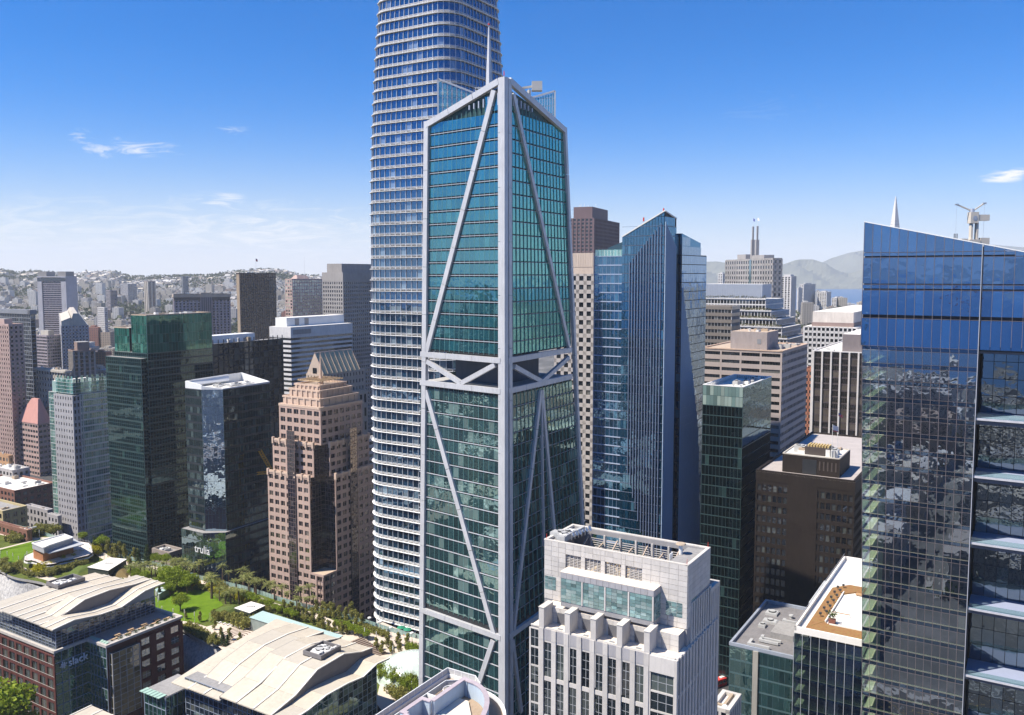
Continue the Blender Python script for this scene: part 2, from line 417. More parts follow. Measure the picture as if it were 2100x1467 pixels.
# ---------------------------------------------------------------- hills across the bay
HILL = wall('hill_grass', (.13, .13, .085), .95, .35, .01, streak=False)
def hills(name, tab, Y0, Y1, seed, mat=HILL, u0=1350, u1=2600, step=9):
    rn = random.Random(seed); m = MB(); us = list(range(u0, u1, step)); rows = 12
    for u in us:
        zr = H-(lerp(tab, u)-565)*Y1/F
        for r in range(rows+1):
            f = r/rows; Y = Y0+(Y1-Y0)*f*(1 if r < rows else 1); x = (u-CX)/F*Y
            k = sin(f*pi/2)**1.1 if f < 1 else 1
            rg = (.55+.45*abs(sin(u*.031+seed+f*3)))*(1-.0*f) if f < .95 else 1
            m.v.append((x, Y, -3+(zr+3)*k*(rg if r < rows else 1)+(rn.uniform(-9, 9) if 0 < r < rows else 0)))
        m.v.append(((u-CX)/F*(Y1+2500), Y1+2500, 0))
    n = rows+2
    for i in range(len(us)-1):
        for j in range(n-1):
            a = i*n+j; m.f.append((a, a+n, a+n+1, a+1)); m.mi.append(0)
    return m.build(name, mat, kind='structure')
hills('hills', [(1350, 560), (1440, 538), (1470, 537), (1500, 542), (1560, 552), (1604, 543), (1633, 533), (1665, 533), (1690, 541), (1715, 556), (1740, 562), (1770, 552), (1850, 540), (2000, 545), (2600, 560)], 10200, 11500, 3)
hills('hills', [(1350, 575), (1600, 556), (1670, 545), (1700, 531), (1739, 519), (1770, 514), (1860, 520), (1960, 506), (2030, 503), (2100, 509), (2200, 520), (2600, 550)], 12500, 14500, 5)
# far bay side behind the viewpoint, seen only mirrored in the glass
m = MB(); n = 60
for i in range(n+1):
    x = -16000+32000*i/n; z = 300+120*sin(i*.7)+80*sin(i*1.9)
    m.v += [(x, -14500, -3), (x, -16500, z), (x, -18500, 0)]
for i in range(n):
    for j in range(2): a = i*3+j; m.f.append((a, a+1, a+4, a+3)); m.mi.append(0)
m.build('hills', HILL, kind='structure')
# ---------------------------------------------------------------- far city
def far_facade():
    t = NT('far_facade'); p = t.n('ShaderNodeBsdfPrincipled'); r = t.rnd()
    col = t.ramp(r, ((0, (.55, .5, .42)), (.15, (.68, .66, .62)), (.35, (.42, .38, .33)), (.5, (.72, .71, .68)), (.66, (.5, .47, .45)), (.8, (.62, .55, .45)), (.92, (.4, .3, .25)), (1, (.6, .6, .6))), 'CONSTANT')
    dk = t.n('ShaderNodeMixRGB', blend_type='MULTIPLY'); dk.inputs[0].default_value = 1; dk.inputs[2].default_value = (.72, .72, .72, 1); t.l(col, dk.inputs[1]); col = dk.outputs[0]
    g = t.n('ShaderNodeNewGeometry'); sp = t.n('ShaderNodeSeparateXYZ'); t.l(g.outputs['Position'], sp.inputs[0]); sn = t.n('ShaderNodeSeparateXYZ'); t.l(g.outputs['Normal'], sn.inputs[0])
    h = t.mth('FRACT', t.mth('MULTIPLY', t.mth('ADD', sp.outputs[0], t.mth('MULTIPLY', sp.outputs[1], .93)), .24))
    v = t.mth('FRACT', t.mth('MULTIPLY', sp.outputs[2], .29))
    w = t.mth('MULTIPLY', t.mth('MULTIPLY', t.mth('GREATER_THAN', h, .52), t.mth('GREATER_THAN', v, .5)), t.mth('LESS_THAN', sn.outputs[2], .3))
    mx = t.n('ShaderNodeMixRGB'); t.l(t.mth('MULTIPLY', w, .8), mx.inputs[0]); t.l(col, mx.inputs[1]); mx.inputs[2].default_value = (.05, .055, .06, 1)
    t.l(mx.outputs[0], p.inputs[0]); p.inputs['Roughness'].default_value = .8; t.l(p.outputs[0], t.out.inputs[0]); return t.m
FARM = far_facade()
TREEF = leafm('far_tree', (.02, .035, .012), (.05, .07, .025))
def far_house(m, x, y, z, w, d, h, a, rn, gable=False):
    c, s = cos(a), sin(a); q = lambda i, j, k: (x+i*c-j*s, y+i*s+j*c, k)
    m.hexa([q(-w/2, -d/2, z-6), q(w/2, -d/2, z-6), q(w/2, d/2, z-6), q(-w/2, d/2, z-6), q(-w/2, -d/2, z+h), q(w/2, -d/2, z+h), q(w/2, d/2, z+h), q(-w/2, d/2, z+h)], None, False)
    if gable:
        n = len(m.v); m.v += [q(-w/2, -d/2, z+h), q(w/2, -d/2, z+h), q(w/2, d/2, z+h), q(-w/2, d/2, z+h), q(-w/2, 0, z+h+w*.22), q(w/2, 0, z+h+w*.22)]
        for f in ((0, 1, 5, 4), (2, 3, 4, 5), (0, 4, 3), (1, 2, 5)): m.f.append(tuple(n+i for i in f)); m.mi.append(0)
    elif h > 9:
        k = rn.uniform(.2, .45)
        m.hexa([q(-w*k, -d*.2, z+h), q(0, -d*.2, z+h), q(0, d*.25, z+h), q(-w*k, d*.25, z+h), q(-w*k, -d*.2, z+h+3), q(0, -d*.2, z+h+3), q(0, d*.25, z+h+3), q(-w*k, d*.25, z+h+3)], None, False)
rn = random.Random(11); cells = []
def blocks(ulo, uhi, Ylo, Yhi, ang, bs, hf, dens=1.0):
    c, s = cos(ang), sin(ang)
    R = int(Yhi*1.3/bs)
    for i in range(-R, R):
        if i % 6 == 0: continue
        for j in range(-R, R):
            if j % 9 == 0: continue
            x, y = i*bs*c-j*bs*s, i*bs*s+j*bs*c
            if not (Ylo < y < Yhi): continue
            u = CX+F*x/y
            if not (ulo < u < uhi) or rn.random() > dens: continue
            z = land_z(x, y)
            if z < -.5: continue
            if sin(x*.006+2)*cos(y*.005)+sin(x*.017)*.4 > .62 and rn.random() < .75: continue
            w, d, h = bs*rn.uniform(.6, .93), bs*rn.uniform(.6, .93), hf(x, y, rn)
            cells.append((y, x, z, w, d, h, ang))
hf = lambda x, y, r: r.uniform(9, 17)+(r.random() < .16)*r.uniform(8, 24)+(r.random() < .03)*r.uniform(15, 40)*(y < 3000)
blocks(-60, 780, 1000, 2100, -.12, 25, lambda x, y, r: hf(x, y, r)*1.25)
blocks(-60, 780, 2100, 3400, -.12, 27, hf)
blocks(-60, 780, 3400, 5000, -.12, 31, lambda x, y, r: r.uniform(8, 13), .85)
blocks(1440, 1800, 900, 1800, -.14, 24, lambda x, y, r: hf(x, y, r)*1.15)
blocks(1440, 1800, 1800, 2900, -.14, 24, lambda x, y, r: hf(x, y, r), .95)
cells.sort(key=lambda c: c[0])
FCOL = [('white', (.70, .69, .67)), ('cream', (.60, .54, .43)), ('grey', (.42, .42, .43)), ('tan', (.46, .36, .27)), ('brown', (.26, .19, .15)), ('pinkish', (.52, .38, .34)), ('brick red', (.34, .15, .11)), ('bluish grey', (.38, .42, .48))]
LMK = [(30, 'at the left edge'), (78, 'just left of the eared hotel'), (135, 'by the eared hotel'), (180, 'above the pointed cream tower'), (222, 'left of the dark green tower'), (262, 'left of the white cathedral'), (300, 'right of the white cathedral'), (355, 'left of the broad hotel slab'), (420, 'over the left half of the hotel slab'), (478, 'over the right half of the hotel slab'), (570, 'by the dark bronze tower'), (600, 'between the bronze and pink-brown towers'), (670, 'over the pink-brown tower'), (900, 'left of the round-cornered tower'), (1500, 'by the folded-roof tower'), (1600, 'by the twin-spire tower'), (1640, 'by the slim ribbed tower'), (1680, 'below the hilltop towers'), (1720, 'right of the hilltop towers'), (9999, 'beside the slanted blue tower')]
def far_mat(i):
    t = NT('far_'+FCOL[i][0].replace(' ', '_')); p = t.n('ShaderNodeBsdfPrincipled'); g = t.n('ShaderNodeNewGeometry'); s_ = t.n('ShaderNodeSeparateXYZ'); t.l(g.outputs['Position'], s_.inputs[0]); sn = t.n('ShaderNodeSeparateXYZ'); t.l(g.outputs['Normal'], sn.inputs[0])
    h = t.mth('FRACT', t.mth('MULTIPLY', t.mth('ADD', s_.outputs[0], t.mth('MULTIPLY', s_.outputs[1], .93)), .24)); v = t.mth('FRACT', t.mth('MULTIPLY', s_.outputs[2], .29))
    w = t.mth('MULTIPLY', t.mth('MULTIPLY', t.mth('GREATER_THAN', h, .52), t.mth('GREATER_THAN', v, .5)), t.mth('LESS_THAN', sn.outputs[2], .3))
    mx = t.n('ShaderNodeMixRGB'); t.l(t.mth('MULTIPLY', w, .8), mx.inputs[0]); mx.inputs[1].default_value = (*sc(FCOL[i][1], .78), 1); mx.inputs[2].default_value = (.05, .055, .06, 1)
    t.l(mx.outputs[0], p.inputs[0]); p.inputs['Roughness'].default_value = .8; t.l(p.outputs[0], t.out.inputs[0]); return t.m
FMAT = [far_mat(i) for i in range(len(FCOL))]
TOWERS = [(-300, 90, 1010, 1700)]
seen = []; rest = MB(); nf = 0
LOTS = ['pale low building in the hazy streets of the far district']
near_m = {}
for k, (y, x, z, w, d, h, a) in enumerate(cells):
    u, v = proj((x, y, z+h)); big = w*h*F*F/y/y
    vis = (0 < u < 760 and v < 790 and v > 560 and not (75 < u < 215 and v > 640 and y < 1300)) or (1450 < u < 1765 and v < 720)
    if vis and len(seen) < 260 and (big > 120) and rn.random() < .5:
        q = MB(); far_house(q, 0, 0, 0, w, d, h, 0, rn, h < 11 and rn.random() < .3); ci = rn.randrange(len(FCOL))
        o = q.build('far_building', FMAT[ci], None, loc=(x, y, z)); o.rotation_euler.z = a
        lm = next(l for lim, l in LMK if u < lim)
        tag(o, '%s %s far building %s, %s' % ('tall' if h > 32 else 'mid-height' if h > 18 else 'low', FCOL[ci][0], lm, 'close to the skyline' if v < 600 else 'on the upper slope' if v < 640 else 'on the lower flats' if v < 690 else 'nearer roofs'), 'building', 'small buildings of the far districts'); seen.append(o)
    else:
        far_house(rest, x, y, z, w, d, h, a, rn, h < 11 and rn.random() < .3)
rest.build('far_district', FARM, kind='stuff')
# far trees between the houses
m = MB(); rn = random.Random(5)
for i in range(7500):
    y = rn.uniform(1300, 5000); u = rn.uniform(-40, 780) if rn.random() < .85 else rn.uniform(1450, 1780)
    if u > 1000: y = rn.uniform(1100, 2700)
    x = (u-CX)/F*y; cl = sin(x*.006+2)*cos(y*.005)+sin(x*.017)*.4
    if cl < rn.uniform(-.2, .7): continue
    z = land_z(x, y)
    if z < 0: continue
    for k in range(6 if y > 2500 else 11):
        c = Vector((x+rn.gauss(0, 8), y+rn.gauss(0, 8), z+rn.uniform(6, 21))); r = rn.uniform(3, 6.5)
        a = Vector((rn.gauss(0, 1), rn.gauss(0, 1), rn.gauss(0, 1))).normalized()*r; b = a.cross(Vector((rn.gauss(0, 1), rn.gauss(0, 1), 1))).normalized()*r
        m.poly([c-a, c-b, c+a, c+b])
m.build('far_trees', TREEF, kind='stuff')
# ---------------------------------------------------------------- city around the viewpoint that the glass mirrors
rn = random.Random(21); m = MB(); sl = MB(); tm = MB(); cm = MB(); c, s = cos(pi/2-GR), sin(pi/2-GR)
def clear_zone(x, y):
    if y > 70 and abs(x) < y*.62+60: return True       # what the camera looks at is built by hand
    return hypot(x, y) < 48
PX_, PY_ = 112, 150
for i in range(-18, 19):
    for j in range(-18, 19):
        bx, by = i*PX_*c-j*PY_*s+30, i*PX_*s+j*PY_*c
        if by < -600-.12*bx or hypot(bx, by) > 1750: continue
        q = lambda a, b, z: (bx+a*c-b*s, by+a*s+b*c, z)
        if not clear_zone(bx, by):
            sl.hexa([q(-47, -65, -.2), q(47, -65, -.2), q(47, 65, -.2), q(-47, 65, -.2), q(-47, -65, .14), q(47, -65, .14), q(47, 65, .14), q(-47, 65, .14)], None, False)
            if hypot(bx, by) < 900:
                for k in range(15):
                    for a in (-50.5, 50.5):
                        if rn.random() < .55: t0 = q(a, -60+k*8.5, 5+rn.random()*2); leaf = Vector(t0); 
                        else: continue
                        for _ in range(9):
                            p0 = leaf+Vector((rn.gauss(0, 1.6), rn.gauss(0, 1.6), rn.gauss(0, 1.3))); u1 = Vector((rn.gauss(0, 1), rn.gauss(0, 1), rn.gauss(0, 1))).normalized()*1.3; u2 = u1.cross(Vector((rn.gauss(0, 1), 1, rn.gauss(0, 1)))).normalized()*1.3; tm.poly([p0-u1, p0-u2, p0+u1, p0+u2])
                for k in range(9):
                    a, b = rn.choice((-53.5, 53.5, -57.5)), rn.uniform(-62, 62); cm.hexa([q(a-.9, b-2.2, .2), q(a+.9, b-2.2, .2), q(a+.9, b+2.2, .2), q(a-.9, b+2.2, .2), q(a-.8, b-1.6, 1.5), q(a+.8, b-1.6, 1.5), q(a+.8, b+1.4, 1.5), q(a-.8, b+1.4, 1.5)])
        for a in range(3):
            for b in range(2):
                x, y = bx+(a-1)*31*c-(b-.5)*64*s, by+(a-1)*31*s+(b-.5)*64*c
                if clear_zone(x, y) or rn.random() < .08: continue
                h = rn.choice((12, 16, 22, 30, 40, 22, 55))*rn.uniform(.8, 1.2)
                if hypot(x, y) < 150: h = min(h, 24)
                if rn.random() < .05 and hypot(x, y) > 260: h = rn.uniform(80, 140)
                far_house(m, x, y, 0, 30, 58, h, pi/2-GR, rn)
m.build('city_blocks', FARM, kind='stuff'); sl.build('pavement', WALK, kind='structure'); tm.build('street_trees', leafm('street_leaf', (.05, .09, .02), (.14, .2, .04)), kind='stuff')
t = NT('parked_paint'); p = t.n('ShaderNodeBsdfPrincipled'); t.l(t.ramp(t.rnd(), ((0, (.6, .6, .6)), (.4, (.05, .05, .05)), (.6, (.3, .3, .32)), (.8, (.4, .04, .03)), (.9, (.05, .1, .3))), 'CONSTANT'), p.inputs[0]); p.inputs['Roughness'].default_value = .3; t.l(p.outputs[0], t.out.inputs[0]); cm.build('parked_cars', t.m, kind='stuff')
# two red ships out on the bay, seen mirrored in the slanted tower
def mirror_point(u, v, Y=195.0):
    hp = at(u, v, Y); d = (hp-Vector((0, 0, H))).normalized(); n = Vector((-sin(GR), -cos(GR), 0)); r = d-2*d.dot(n)*n; k = -hp.z/r.z; return hp+r*k
RED = wall('ship_red', (.8, .05, .03), .6)
for i, (u, v) in enumerate(((1956, 616), (1993, 615))):
    q_ = mirror_point(u, v); q_.z = -.9; sh_ = empty('cargo_ship', q_, .5, 'red ship far out on the bay, %s of the two mirrored in the slanted tower' % ('left', 'right')[i], 'ship', 'red ships on the bay')
    mm = MB(); mm.prism([(-44, -9), (34, -9), (48, 0), (34, 9), (-44, 9)], 0, 17, RED); mm.build('hull', None, sh_); mm = MB(); mm.box(-38, -7, 17, -20, 7, 34, WHITE); mm.tube((-28, 0, 34), (-28, 0, 42), 2.5, 2.5, 8, RED); mm.build('bridge', None, sh_)
# ---------------------------------------------------------------- towers: the round-cornered one
GLS = glass('blue_curtain_glass', (.008, .03, .06), .27, (.42, .66, .94), .1, (.2, .26, .3), .5)
FIN = wall('white_sunshade', (.86, .85, .83), .45, .04)
MULL = wall('grey_mullion', (.5, .52, .56), .4, .08, metal=.4)
def round_tower():
    D = 362.0; c = at(904, 565, D); root = empty('round_cornered_tower', (c.x, c.y, 0), pi/2-GR, 'tall blue glass tower with rounded corners ringed by white sunshades on every floor', 'skyscraper')
    B = Bld('x', '', 905, 565, D, 800, 1000, root=root); B.P = Vector((c.x, c.y, 0)); B.M = Matrix.Translation(B.P) @ Matrix.Rotation(B.rz, 4, 'Z')
    A0, R0, NB = 23.1, 9.6, 16
    prof = [(0, 1.0), (150, 1.0), (195, .985), (215, .965), (234, .93), (254, .885), (273, .835), (300, .74), (326, .6)]
    def ring(k, off=0.0):
        a, r = A0*k+off, R0*k+off; s = a-r; pts = []
        for q in range(4):
            cx, cy = ((s, -s), (s, s), (-s, s), (-s, -s))[q]; a0 = -pi/2+q*pi/2
            for i in range(6): t = a0+(i/6)*pi/2; pts.append((cx+r*cos(t), cy+r*sin(t)))
            p1 = (cx+r*cos(a0+pi/2), cy+r*sin(a0+pi/2)); nx = ((s, s), (-s, s), (-s, -s), (s, -s))[q]
            p2 = (nx[0]+r*cos(a0+pi/2), nx[1]+r*sin(a0+pi/2)); n = 10
            for i in range(n): pts.append((p1[0]+(p2[0]-p1[0])*i/n, p1[1]+(p2[1]-p1[1])*i/n))
        return pts
    FLH = 4.42; z0 = 19.5; nfl = int((326-z0)/FLH)
    zs = [z0+FLH*i for i in range(nfl+1)]; ks = [lerp(prof, z) for z in zs]
    core = B.mb('wall'); R = [ring(k, -.12) for k in ks]; n = len(R[0])
    core.prism(ring(.96), 0, z0, MC['dark_core'])
    for j in range(nfl):
        for i in range(n):
            h = (i+1) % n; core.poly([(*R[j][i], zs[j]), (*R[j][h], zs[j]), (*R[j+1][h], zs[j+1]), (*R[j+1][i], zs[j+1])], MC['dark_core'])
    core.poly([(*p, zs[-1]) for p in R[-1]], ROOFG)
    mu = B.mb('mullion')
    for j in range(nfl):
        r0, r1 = ring(ks[j]), ring(ks[j+1]); zz = zs[j]
        for i in range(n):
            h = (i+1) % n; a, b, c2, d = Vector((*r0[i], zs[j])), Vector((*r0[h], zs[j])), Vector((*r1[h], zs[j+1])), Vector((*r1[i], zs[j+1]))
            X = (b-a+c2-d)/2; Z = (d-a+c2-b)/2; C = (a+b+c2+d)/4
            C = C+Z.normalized()*.35
            B.pane(C, X, X.length-.22, FLH-1.05, GLS, 'window', Z.normalized(), .05, .14)
            nr = X.cross(Z).normalized(); mu.beam(a+nr*.1, d+nr*.1, .22, .34, MULL, up=nr)
        # sunshade ring and two rails of the floor, one part each
        for nm, zo, dep, hh, off in (('sunshade', 0.0, .85, .17, .02), ('rail', .62, .28, .1, .0), ('rail', 1.05, .22, .09, .0)):
            m = MB(); ki = lerp(prof, zz+zo); ri, ro = ring(ki, off), ring(ki, off+dep)
            for i in range(n):
                h = (i+1) % n
                m.hexa([(*ro[i], 0), (*ro[h], 0), (*ri[h], 0), (*ri[i], 0), (*ro[i], hh), (*ro[h], hh), (*ri[h], hh), (*ri[i], hh)])
            m.build(nm, FIN, root, loc=(0, 0, zz+zo))
    # open ground floors: columns and lobby glass
    g = ring(.93); m = B.mb('column')
    for i in range(0, n, 2):
        q = ring(.985)[i]; m.box(q[0]-.3, q[1]-.3, 0, q[0]+.3, q[1]+.3, z0, FIN)
    for i in range(n):
        h = (i+1) % n; a, b = Vector((*ring(.962)[i], 0)), Vector((*ring(.962)[h], 0)); X = b-a
        for zc in (14.5, 8.5): B.pane((a+b)/2+Vector((0, 0, zc+.5)), X, X.length-.15, 5.6, GLS, 'lobby_window')
    B.finish()
round_tower()

# ---------------------------------------------------------------- the braced tower
ALU = wall('brushed_frame', (.55, .55, .555), .45, .12, .4, metal=.2)
GLT = glass('teal_glass', (.008, .06, .07), .34, (.34, .72, .84), .06, (.03, .12, .12), 1.3)
GLTR = glass('teal_green_glass', (.03, .19, .15), .36, (.42, .9, .84), .12, (.08, .28, .22), 1.2)
GLD = glass('dark_teal_glass', (.02, .05, .052), .29, (.6, .9, .9), .14, (.16, .24, .22), 1.1)
GREEN_CLEAR = glass('clear_screen_glass', (.2, .42, .4), .25, (.7, 1, .97), 0, wob=.3, clear=.55)
def braced_tower():
    Y0 = 232.0; P0 = at(1034, 600, Y0); root = empty('braced_tower', (P0.x, P0.y, 0), 0, 'tall teal glass tower with grey diagonal braces, an open mid level and a pointed top', 'skyscraper')
    B = Bld('x', '', 1034, 600, Y0, root=root); B.P = Vector((P0.x, P0.y, 0)); B.M = Matrix.Translation(B.P); B.rz = 0
    aL, aR = radians(-50), radians(30)
    dL, dR = Vector((sin(aL), cos(aL), 0)), Vector((sin(aR), cos(aR), 0))
    def zof(v): return at(1034, v, Y0).z
    def corner(z): return Vector((P0.x, P0.y, z))
    def LT(z, u): c = corner(z); s = solve(c, dL, u); return c+dL*s
    # left and right edge columns of the picture, by height
    zt = zof(155); zm1, zm0, zb = zof(740), zof(803), zof(1305)
    def edge(side, z):
        tabL = [(0, 860), (zof(1400), 861), (zof(1100), 861), (zof(800), 862), (zof(460), 868), (zof(250), 873.5), (400, 877)]
        tabR = [(0, 1215), (zof(1290), 1207), (zof(1080), 1197), (zof(800), 1171), (zof(720), 1170), (zof(460), 1162), (zof(262), 1157), (400, 1154)]
        return LT(z, lerp(tabL, z)) if side < 0 else corner(z)+dR*solve(corner(z), dR, lerp(tabR, z))
    def pt(side, f, z): c = corner(z); return c+(edge(side, z)-c)*f-Vector((P0.x, P0.y, 0))
    def wedge(side, v):   # height of the side edge at picture row v
        z = 200.0
        for _ in range(30):
            u_, v_ = proj(edge(side, z)); z += (v_-v)*.12
        return z
    zl, zr = wedge(-1, 250), wedge(1, 262)
    nrm = {-1: Vector((-dL.y, dL.x, 0))*1, 1: Vector((dR.y, -dR.x, 0))}
    if nrm[-1].y > 0: nrm[-1] *= -1
    # body: two lower and upper blocks joined by an open level
    def depthpts(z):
        a, b = pt(-1, 1, z), pt(1, 1, z); c = pt(-1, 0, z); return [c, b, b+(a-c), a]
    def slab(m, z0, z1, mat, top=None):
        lo, hi = depthpts(z0), depthpts(z1); ins = .0
        m.hexa(lo+hi, mat)
    w = B.mb('wall'); K = MC['dark_core']
    slab(w, 0, zb, K); slab(w, zb, zm0-1, K); slab(w, zm1+1, zl-1.5, K)
    # recessed core at the open level, terrace slab and its glass rail
    lo = depthpts(zm0); cc = sum(lo, Vector())/4
    w.hexa([cc+(p-cc)*.55 for p in lo]+[cc+(Vector((p.x, p.y, zm1+1))-cc)*.55*Vector((1, 1, 1)) if False else Vector(((cc.x+(p.x-cc.x)*.55), (cc.y+(p.y-cc.y)*.55), zm1+1)) for p in lo], wall('mid_core', (.11, .12, .14), .6))
    m = MB(); slab(m, zm0-1, zm0+.15, CONC); m.build('terrace_floor', None, root)
    m = MB()
    for i, (x, y) in enumerate(((.25, .8), (.3, .75), (.7, .85), (.35, .3))):
        p = lo[0]+(lo[3]-lo[0])*y+(lo[1]-lo[0])*x; m.tube(p, p+Vector((0, 0, 1)), .7, .9, mat=PLANT[1])
        m2 = MB(); leaf_ball(m2, p+Vector((0, 0, 1.9)), 1.2, 60, .35, 3+i); m2.build('potted_shrub', SHRUB, root)
    m.build('planter', None, root)
    # crown roof: parts of both faces above the eaves
    apex = pt(-1, 0, zt)
    def grid(side, zA, zB, nc, nr, gm, inside, topf=None, vert=False, sp=.9, lim=.985):
        nn = nrm[side]
        for j in range(nr):
            for i in range(nc):
                f = (i+.5)/nc*(lim-.045)+.05; z = zA+(zB-zA)*(j+.5)/nr
                if not inside(f, z): continue
                A, Bp = pt(side, f-.5/nc, z), pt(side, f+.5/nc, z); X = (Bp-A) if side > 0 else (A-Bp)
                Z = (pt(side, f, z+1)-pt(side, f, z-1))
                h = (zB-zA)/nr*Z.length/2
                C = pt(side, f, z)+nn*.12; X = X-Z.normalized()*X.dot(Z.normalized())
                B.pane(C, X, X.length*.955, h-sp, gm, 'window', Z.normalized(), .05, .16)
    def roofz(side, f): return (zt-3.2)+((zl if side < 0 else zr)-(zt-3.2))*f
    FLU = 3.72; nU = round((zl-zm1)/FLU); nL = round((zm0-zb)/3.9)
    inU = lambda f, z: True
    grid(-1, zm1+1.2, zl-.3, 16, nU, GLT, inU); grid(1, zm1+1.2, zr-.3, 17, nU, GLTR, inU, sp=.4)
    nT = 5
    grid(-1, zl-.3, zt, 16, round((zt-zl)/FLU), GLT, lambda f, z: z < roofz(-1, f)-2.4, sp=.5)
    grid(1, zr-.3, zt, 17, round((zt-zr)/FLU), GLTR, lambda f, z: z < roofz(1, f)-2.4, sp=.5)
    grid(-1, zb+1.4, zm0-1.2, 16, nL, GLD, inU, sp=.75); grid(1, zb+1.4, zm0-1.2, 18, nL, GLD, inU, sp=.6)
    grid(-1, 3, zb-1.4, 16, round(zb/4.1), GLD, inU, sp=.75); grid(1, 3, zb-1.4, 18, round(zb/4.1), GLD, inU, sp=.6)
    # backing of the crown
    for side in (-1, 1):
        ze = zl if side < 0 else zr; a, b, c2 = pt(side, 0, ze-2), pt(side, 1, ze-2), pt(side, 0, zt-2.5); bk = -nrm[side]*.25
        m = B.mb('crown_wall'); n0 = len(m.v)
        q = [a+bk, b+bk, pt(side, 1, ze)+bk, c2+bk]; q2 = [p+bk*1.2 for p in q]
        m.hexa(q+q2, wall('crown_back', (.03, .07, .07), .4))
    for side in (-1, 1):   # open roof screen slats showing in the gable
        for i in range(1, 17):
            f = i/17; z1 = roofz(side, f)-.8; z0 = (zl if side < 0 else zr)+1.2
            if z1-z0 < 1: continue
            m = MB(); m.beam(pt(side, f, z0)+nrm[side]*.3, pt(side, f, z1)+nrm[side]*.3, .35, .5, MULL, up=nrm[side]); m.build('screen_slat', None, root)
    # floor edge lines and vertical fins
    m = B.mb('floor_edge')
    for side in (-1, 1):
        for zA, zB, nr in ((zm1+1.2, zl-.3, nU), (zb+1.4, zm0-1.2, nL), (3, zb-1.4, round(zb/4.1))):
            for j in range(1, nr):
                z = zA+(zB-zA)*j/nr; d = (.26 if side < 0 else .12)*(1.0 if zB < zm1 else .5)
                m.beam(pt(side, .0, z)+nrm[side]*.1, pt(side, 1, z)+nrm[side]*.1, d*2, .15 if side < 0 else .1, wall('pale_edge', (.55, .58, .62), .4, metal=.3) if side < 0 else MULL)
    m = B.mb('fin'); 
    for zA, zB in ((zm1+1.2, zr), (zb+1.2, zm0-1), (0, zb-1.2)):
        for i in range(1, 18):
            f = .05+(.985-.045)*i/18 if zB < zr else .05+.94*i/17
            z1 = zB if zB < zr else roofz(1, f)-2
            m.beam(pt(1, f, zA)+nrm[1]*.22, pt(1, f, z1)+nrm[1]*.15, .12, .3, wall('bronze_fin', (.14, .3, .28), .4, metal=.3), up=nrm[1])
        for i in range(1, 16):
            f = .05+.94*i/16; z1 = zB if zB < zr else roofz(-1, f)-2
            m.beam(pt(-1, f, zA)+nrm[-1]*.1, pt(-1, f, z1)+nrm[-1]*.1, .1, .14, MC['bronze_fin'], up=nrm[-1])
    # the frame: columns, belts, braces (each a part, in jointed lengths)
    def member(nm, side, f0, z0, f1, z1, wd, dp=.95, off=.35, seg=None):
        a, b = pt(side, f0, z0)+nrm[side]*off, pt(side, f1, z1)+nrm[side]*off; L = (b-a).length; n = max(1, round(L/(seg or 11)))
        for i in range(n):
            m = MB(); d = (b-a)/n; g = d.normalized()*.06
            m.beam(Vector(), d-g*2, wd*.88, dp, ALU, up=nrm[side]); m.build(nm, None, root, loc=a+d*i+g)
    def fz(side, u, v):
        """face coordinates of a pixel"""
        f, z = .5, zof(v)
        for _ in range(40):
            q = pt(side, f, z)+Vector((P0.x, P0.y, 0)); uu, vv = proj(q); e = proj(pt(side, 1, z)+Vector((P0.x, P0.y, 0)))[0]-proj(pt(side, 0, z)+Vector((P0.x, P0.y, 0)))[0]
            f += (u-uu)/e; z += (vv-v)*.11
        return f, z
    def mem(nm, side, p, q, wd, **k): a, b = fz(side, *p), fz(side, *q); member(nm, side, a[0], a[1], b[0], b[1], wd, **k)
    m = MB(); m.beam(pt(-1, 0, 0)+(nrm[-1]+nrm[1])*.1, pt(-1, 0, zt-.5)+(nrm[-1]+nrm[1])*.1, 1.5, 1.5, ALU, up=nrm[-1]); m.build('corner_edge', None, root)
    for zA, zB in ((0, zt-.5),):
        member('corner_column', -1, .022, zA, .022, zB, 1.75, dp=1.0, seg=14); member('corner_column', 1, .05, zA, .05, zB, 1.9, dp=1.0, seg=14)
    member('edge_column', -1, .972, 0, .972, zl, 1.9, dp=1.1, seg=14); member('edge_column', 1, .985, 0, .985, zr, 1.5, dp=1.1, seg=14)
    mem('roof_beam', -1, (1026, 168), (876, 258), 1.9, dp=1.2); mem('roof_beam', 1, (1041, 166), (1155, 268), 1.9, dp=1.2)
    mem('brace', -1, (1016, 186), (876, 728), 1.75); mem('brace', 1, (1049, 192), (1164, 712), 1.5)
    for sd_ in (-1, 1):
        for zz_ in (zm1, zm0, zb-.5): member('belt', sd_, .02, zz_, .98, zz_, 1.7, off=.5)
    mem('brace', -1, (878, 741), (948, 786), 1.5); mem('brace', -1, (948, 786), (1018, 748), 1.5)
    mem('brace', 1, (1052, 752), (1108, 783), 1.5); mem('brace', 1, (1108, 783), (1164, 733), 1.4)
    mem('brace', -1, (876, 800), (1016, 1300), 1.75); mem('brace', 1, (1106, 800), (1050, 1296), 1.35)
    mem('brace', 1, (1108, 800), (1136, 1110), 1.35); mem('seam_fin', 1, (1107, 805), (1112, 1120), .5)
    mem('brace', -1, (1014, 1312), (975, 1430), 1.7); mem('brace', 1, (1048, 1312), (1066, 1460), 1.4)
    # glass screens, spire, window washing crane on the roof
    zc = zl+6
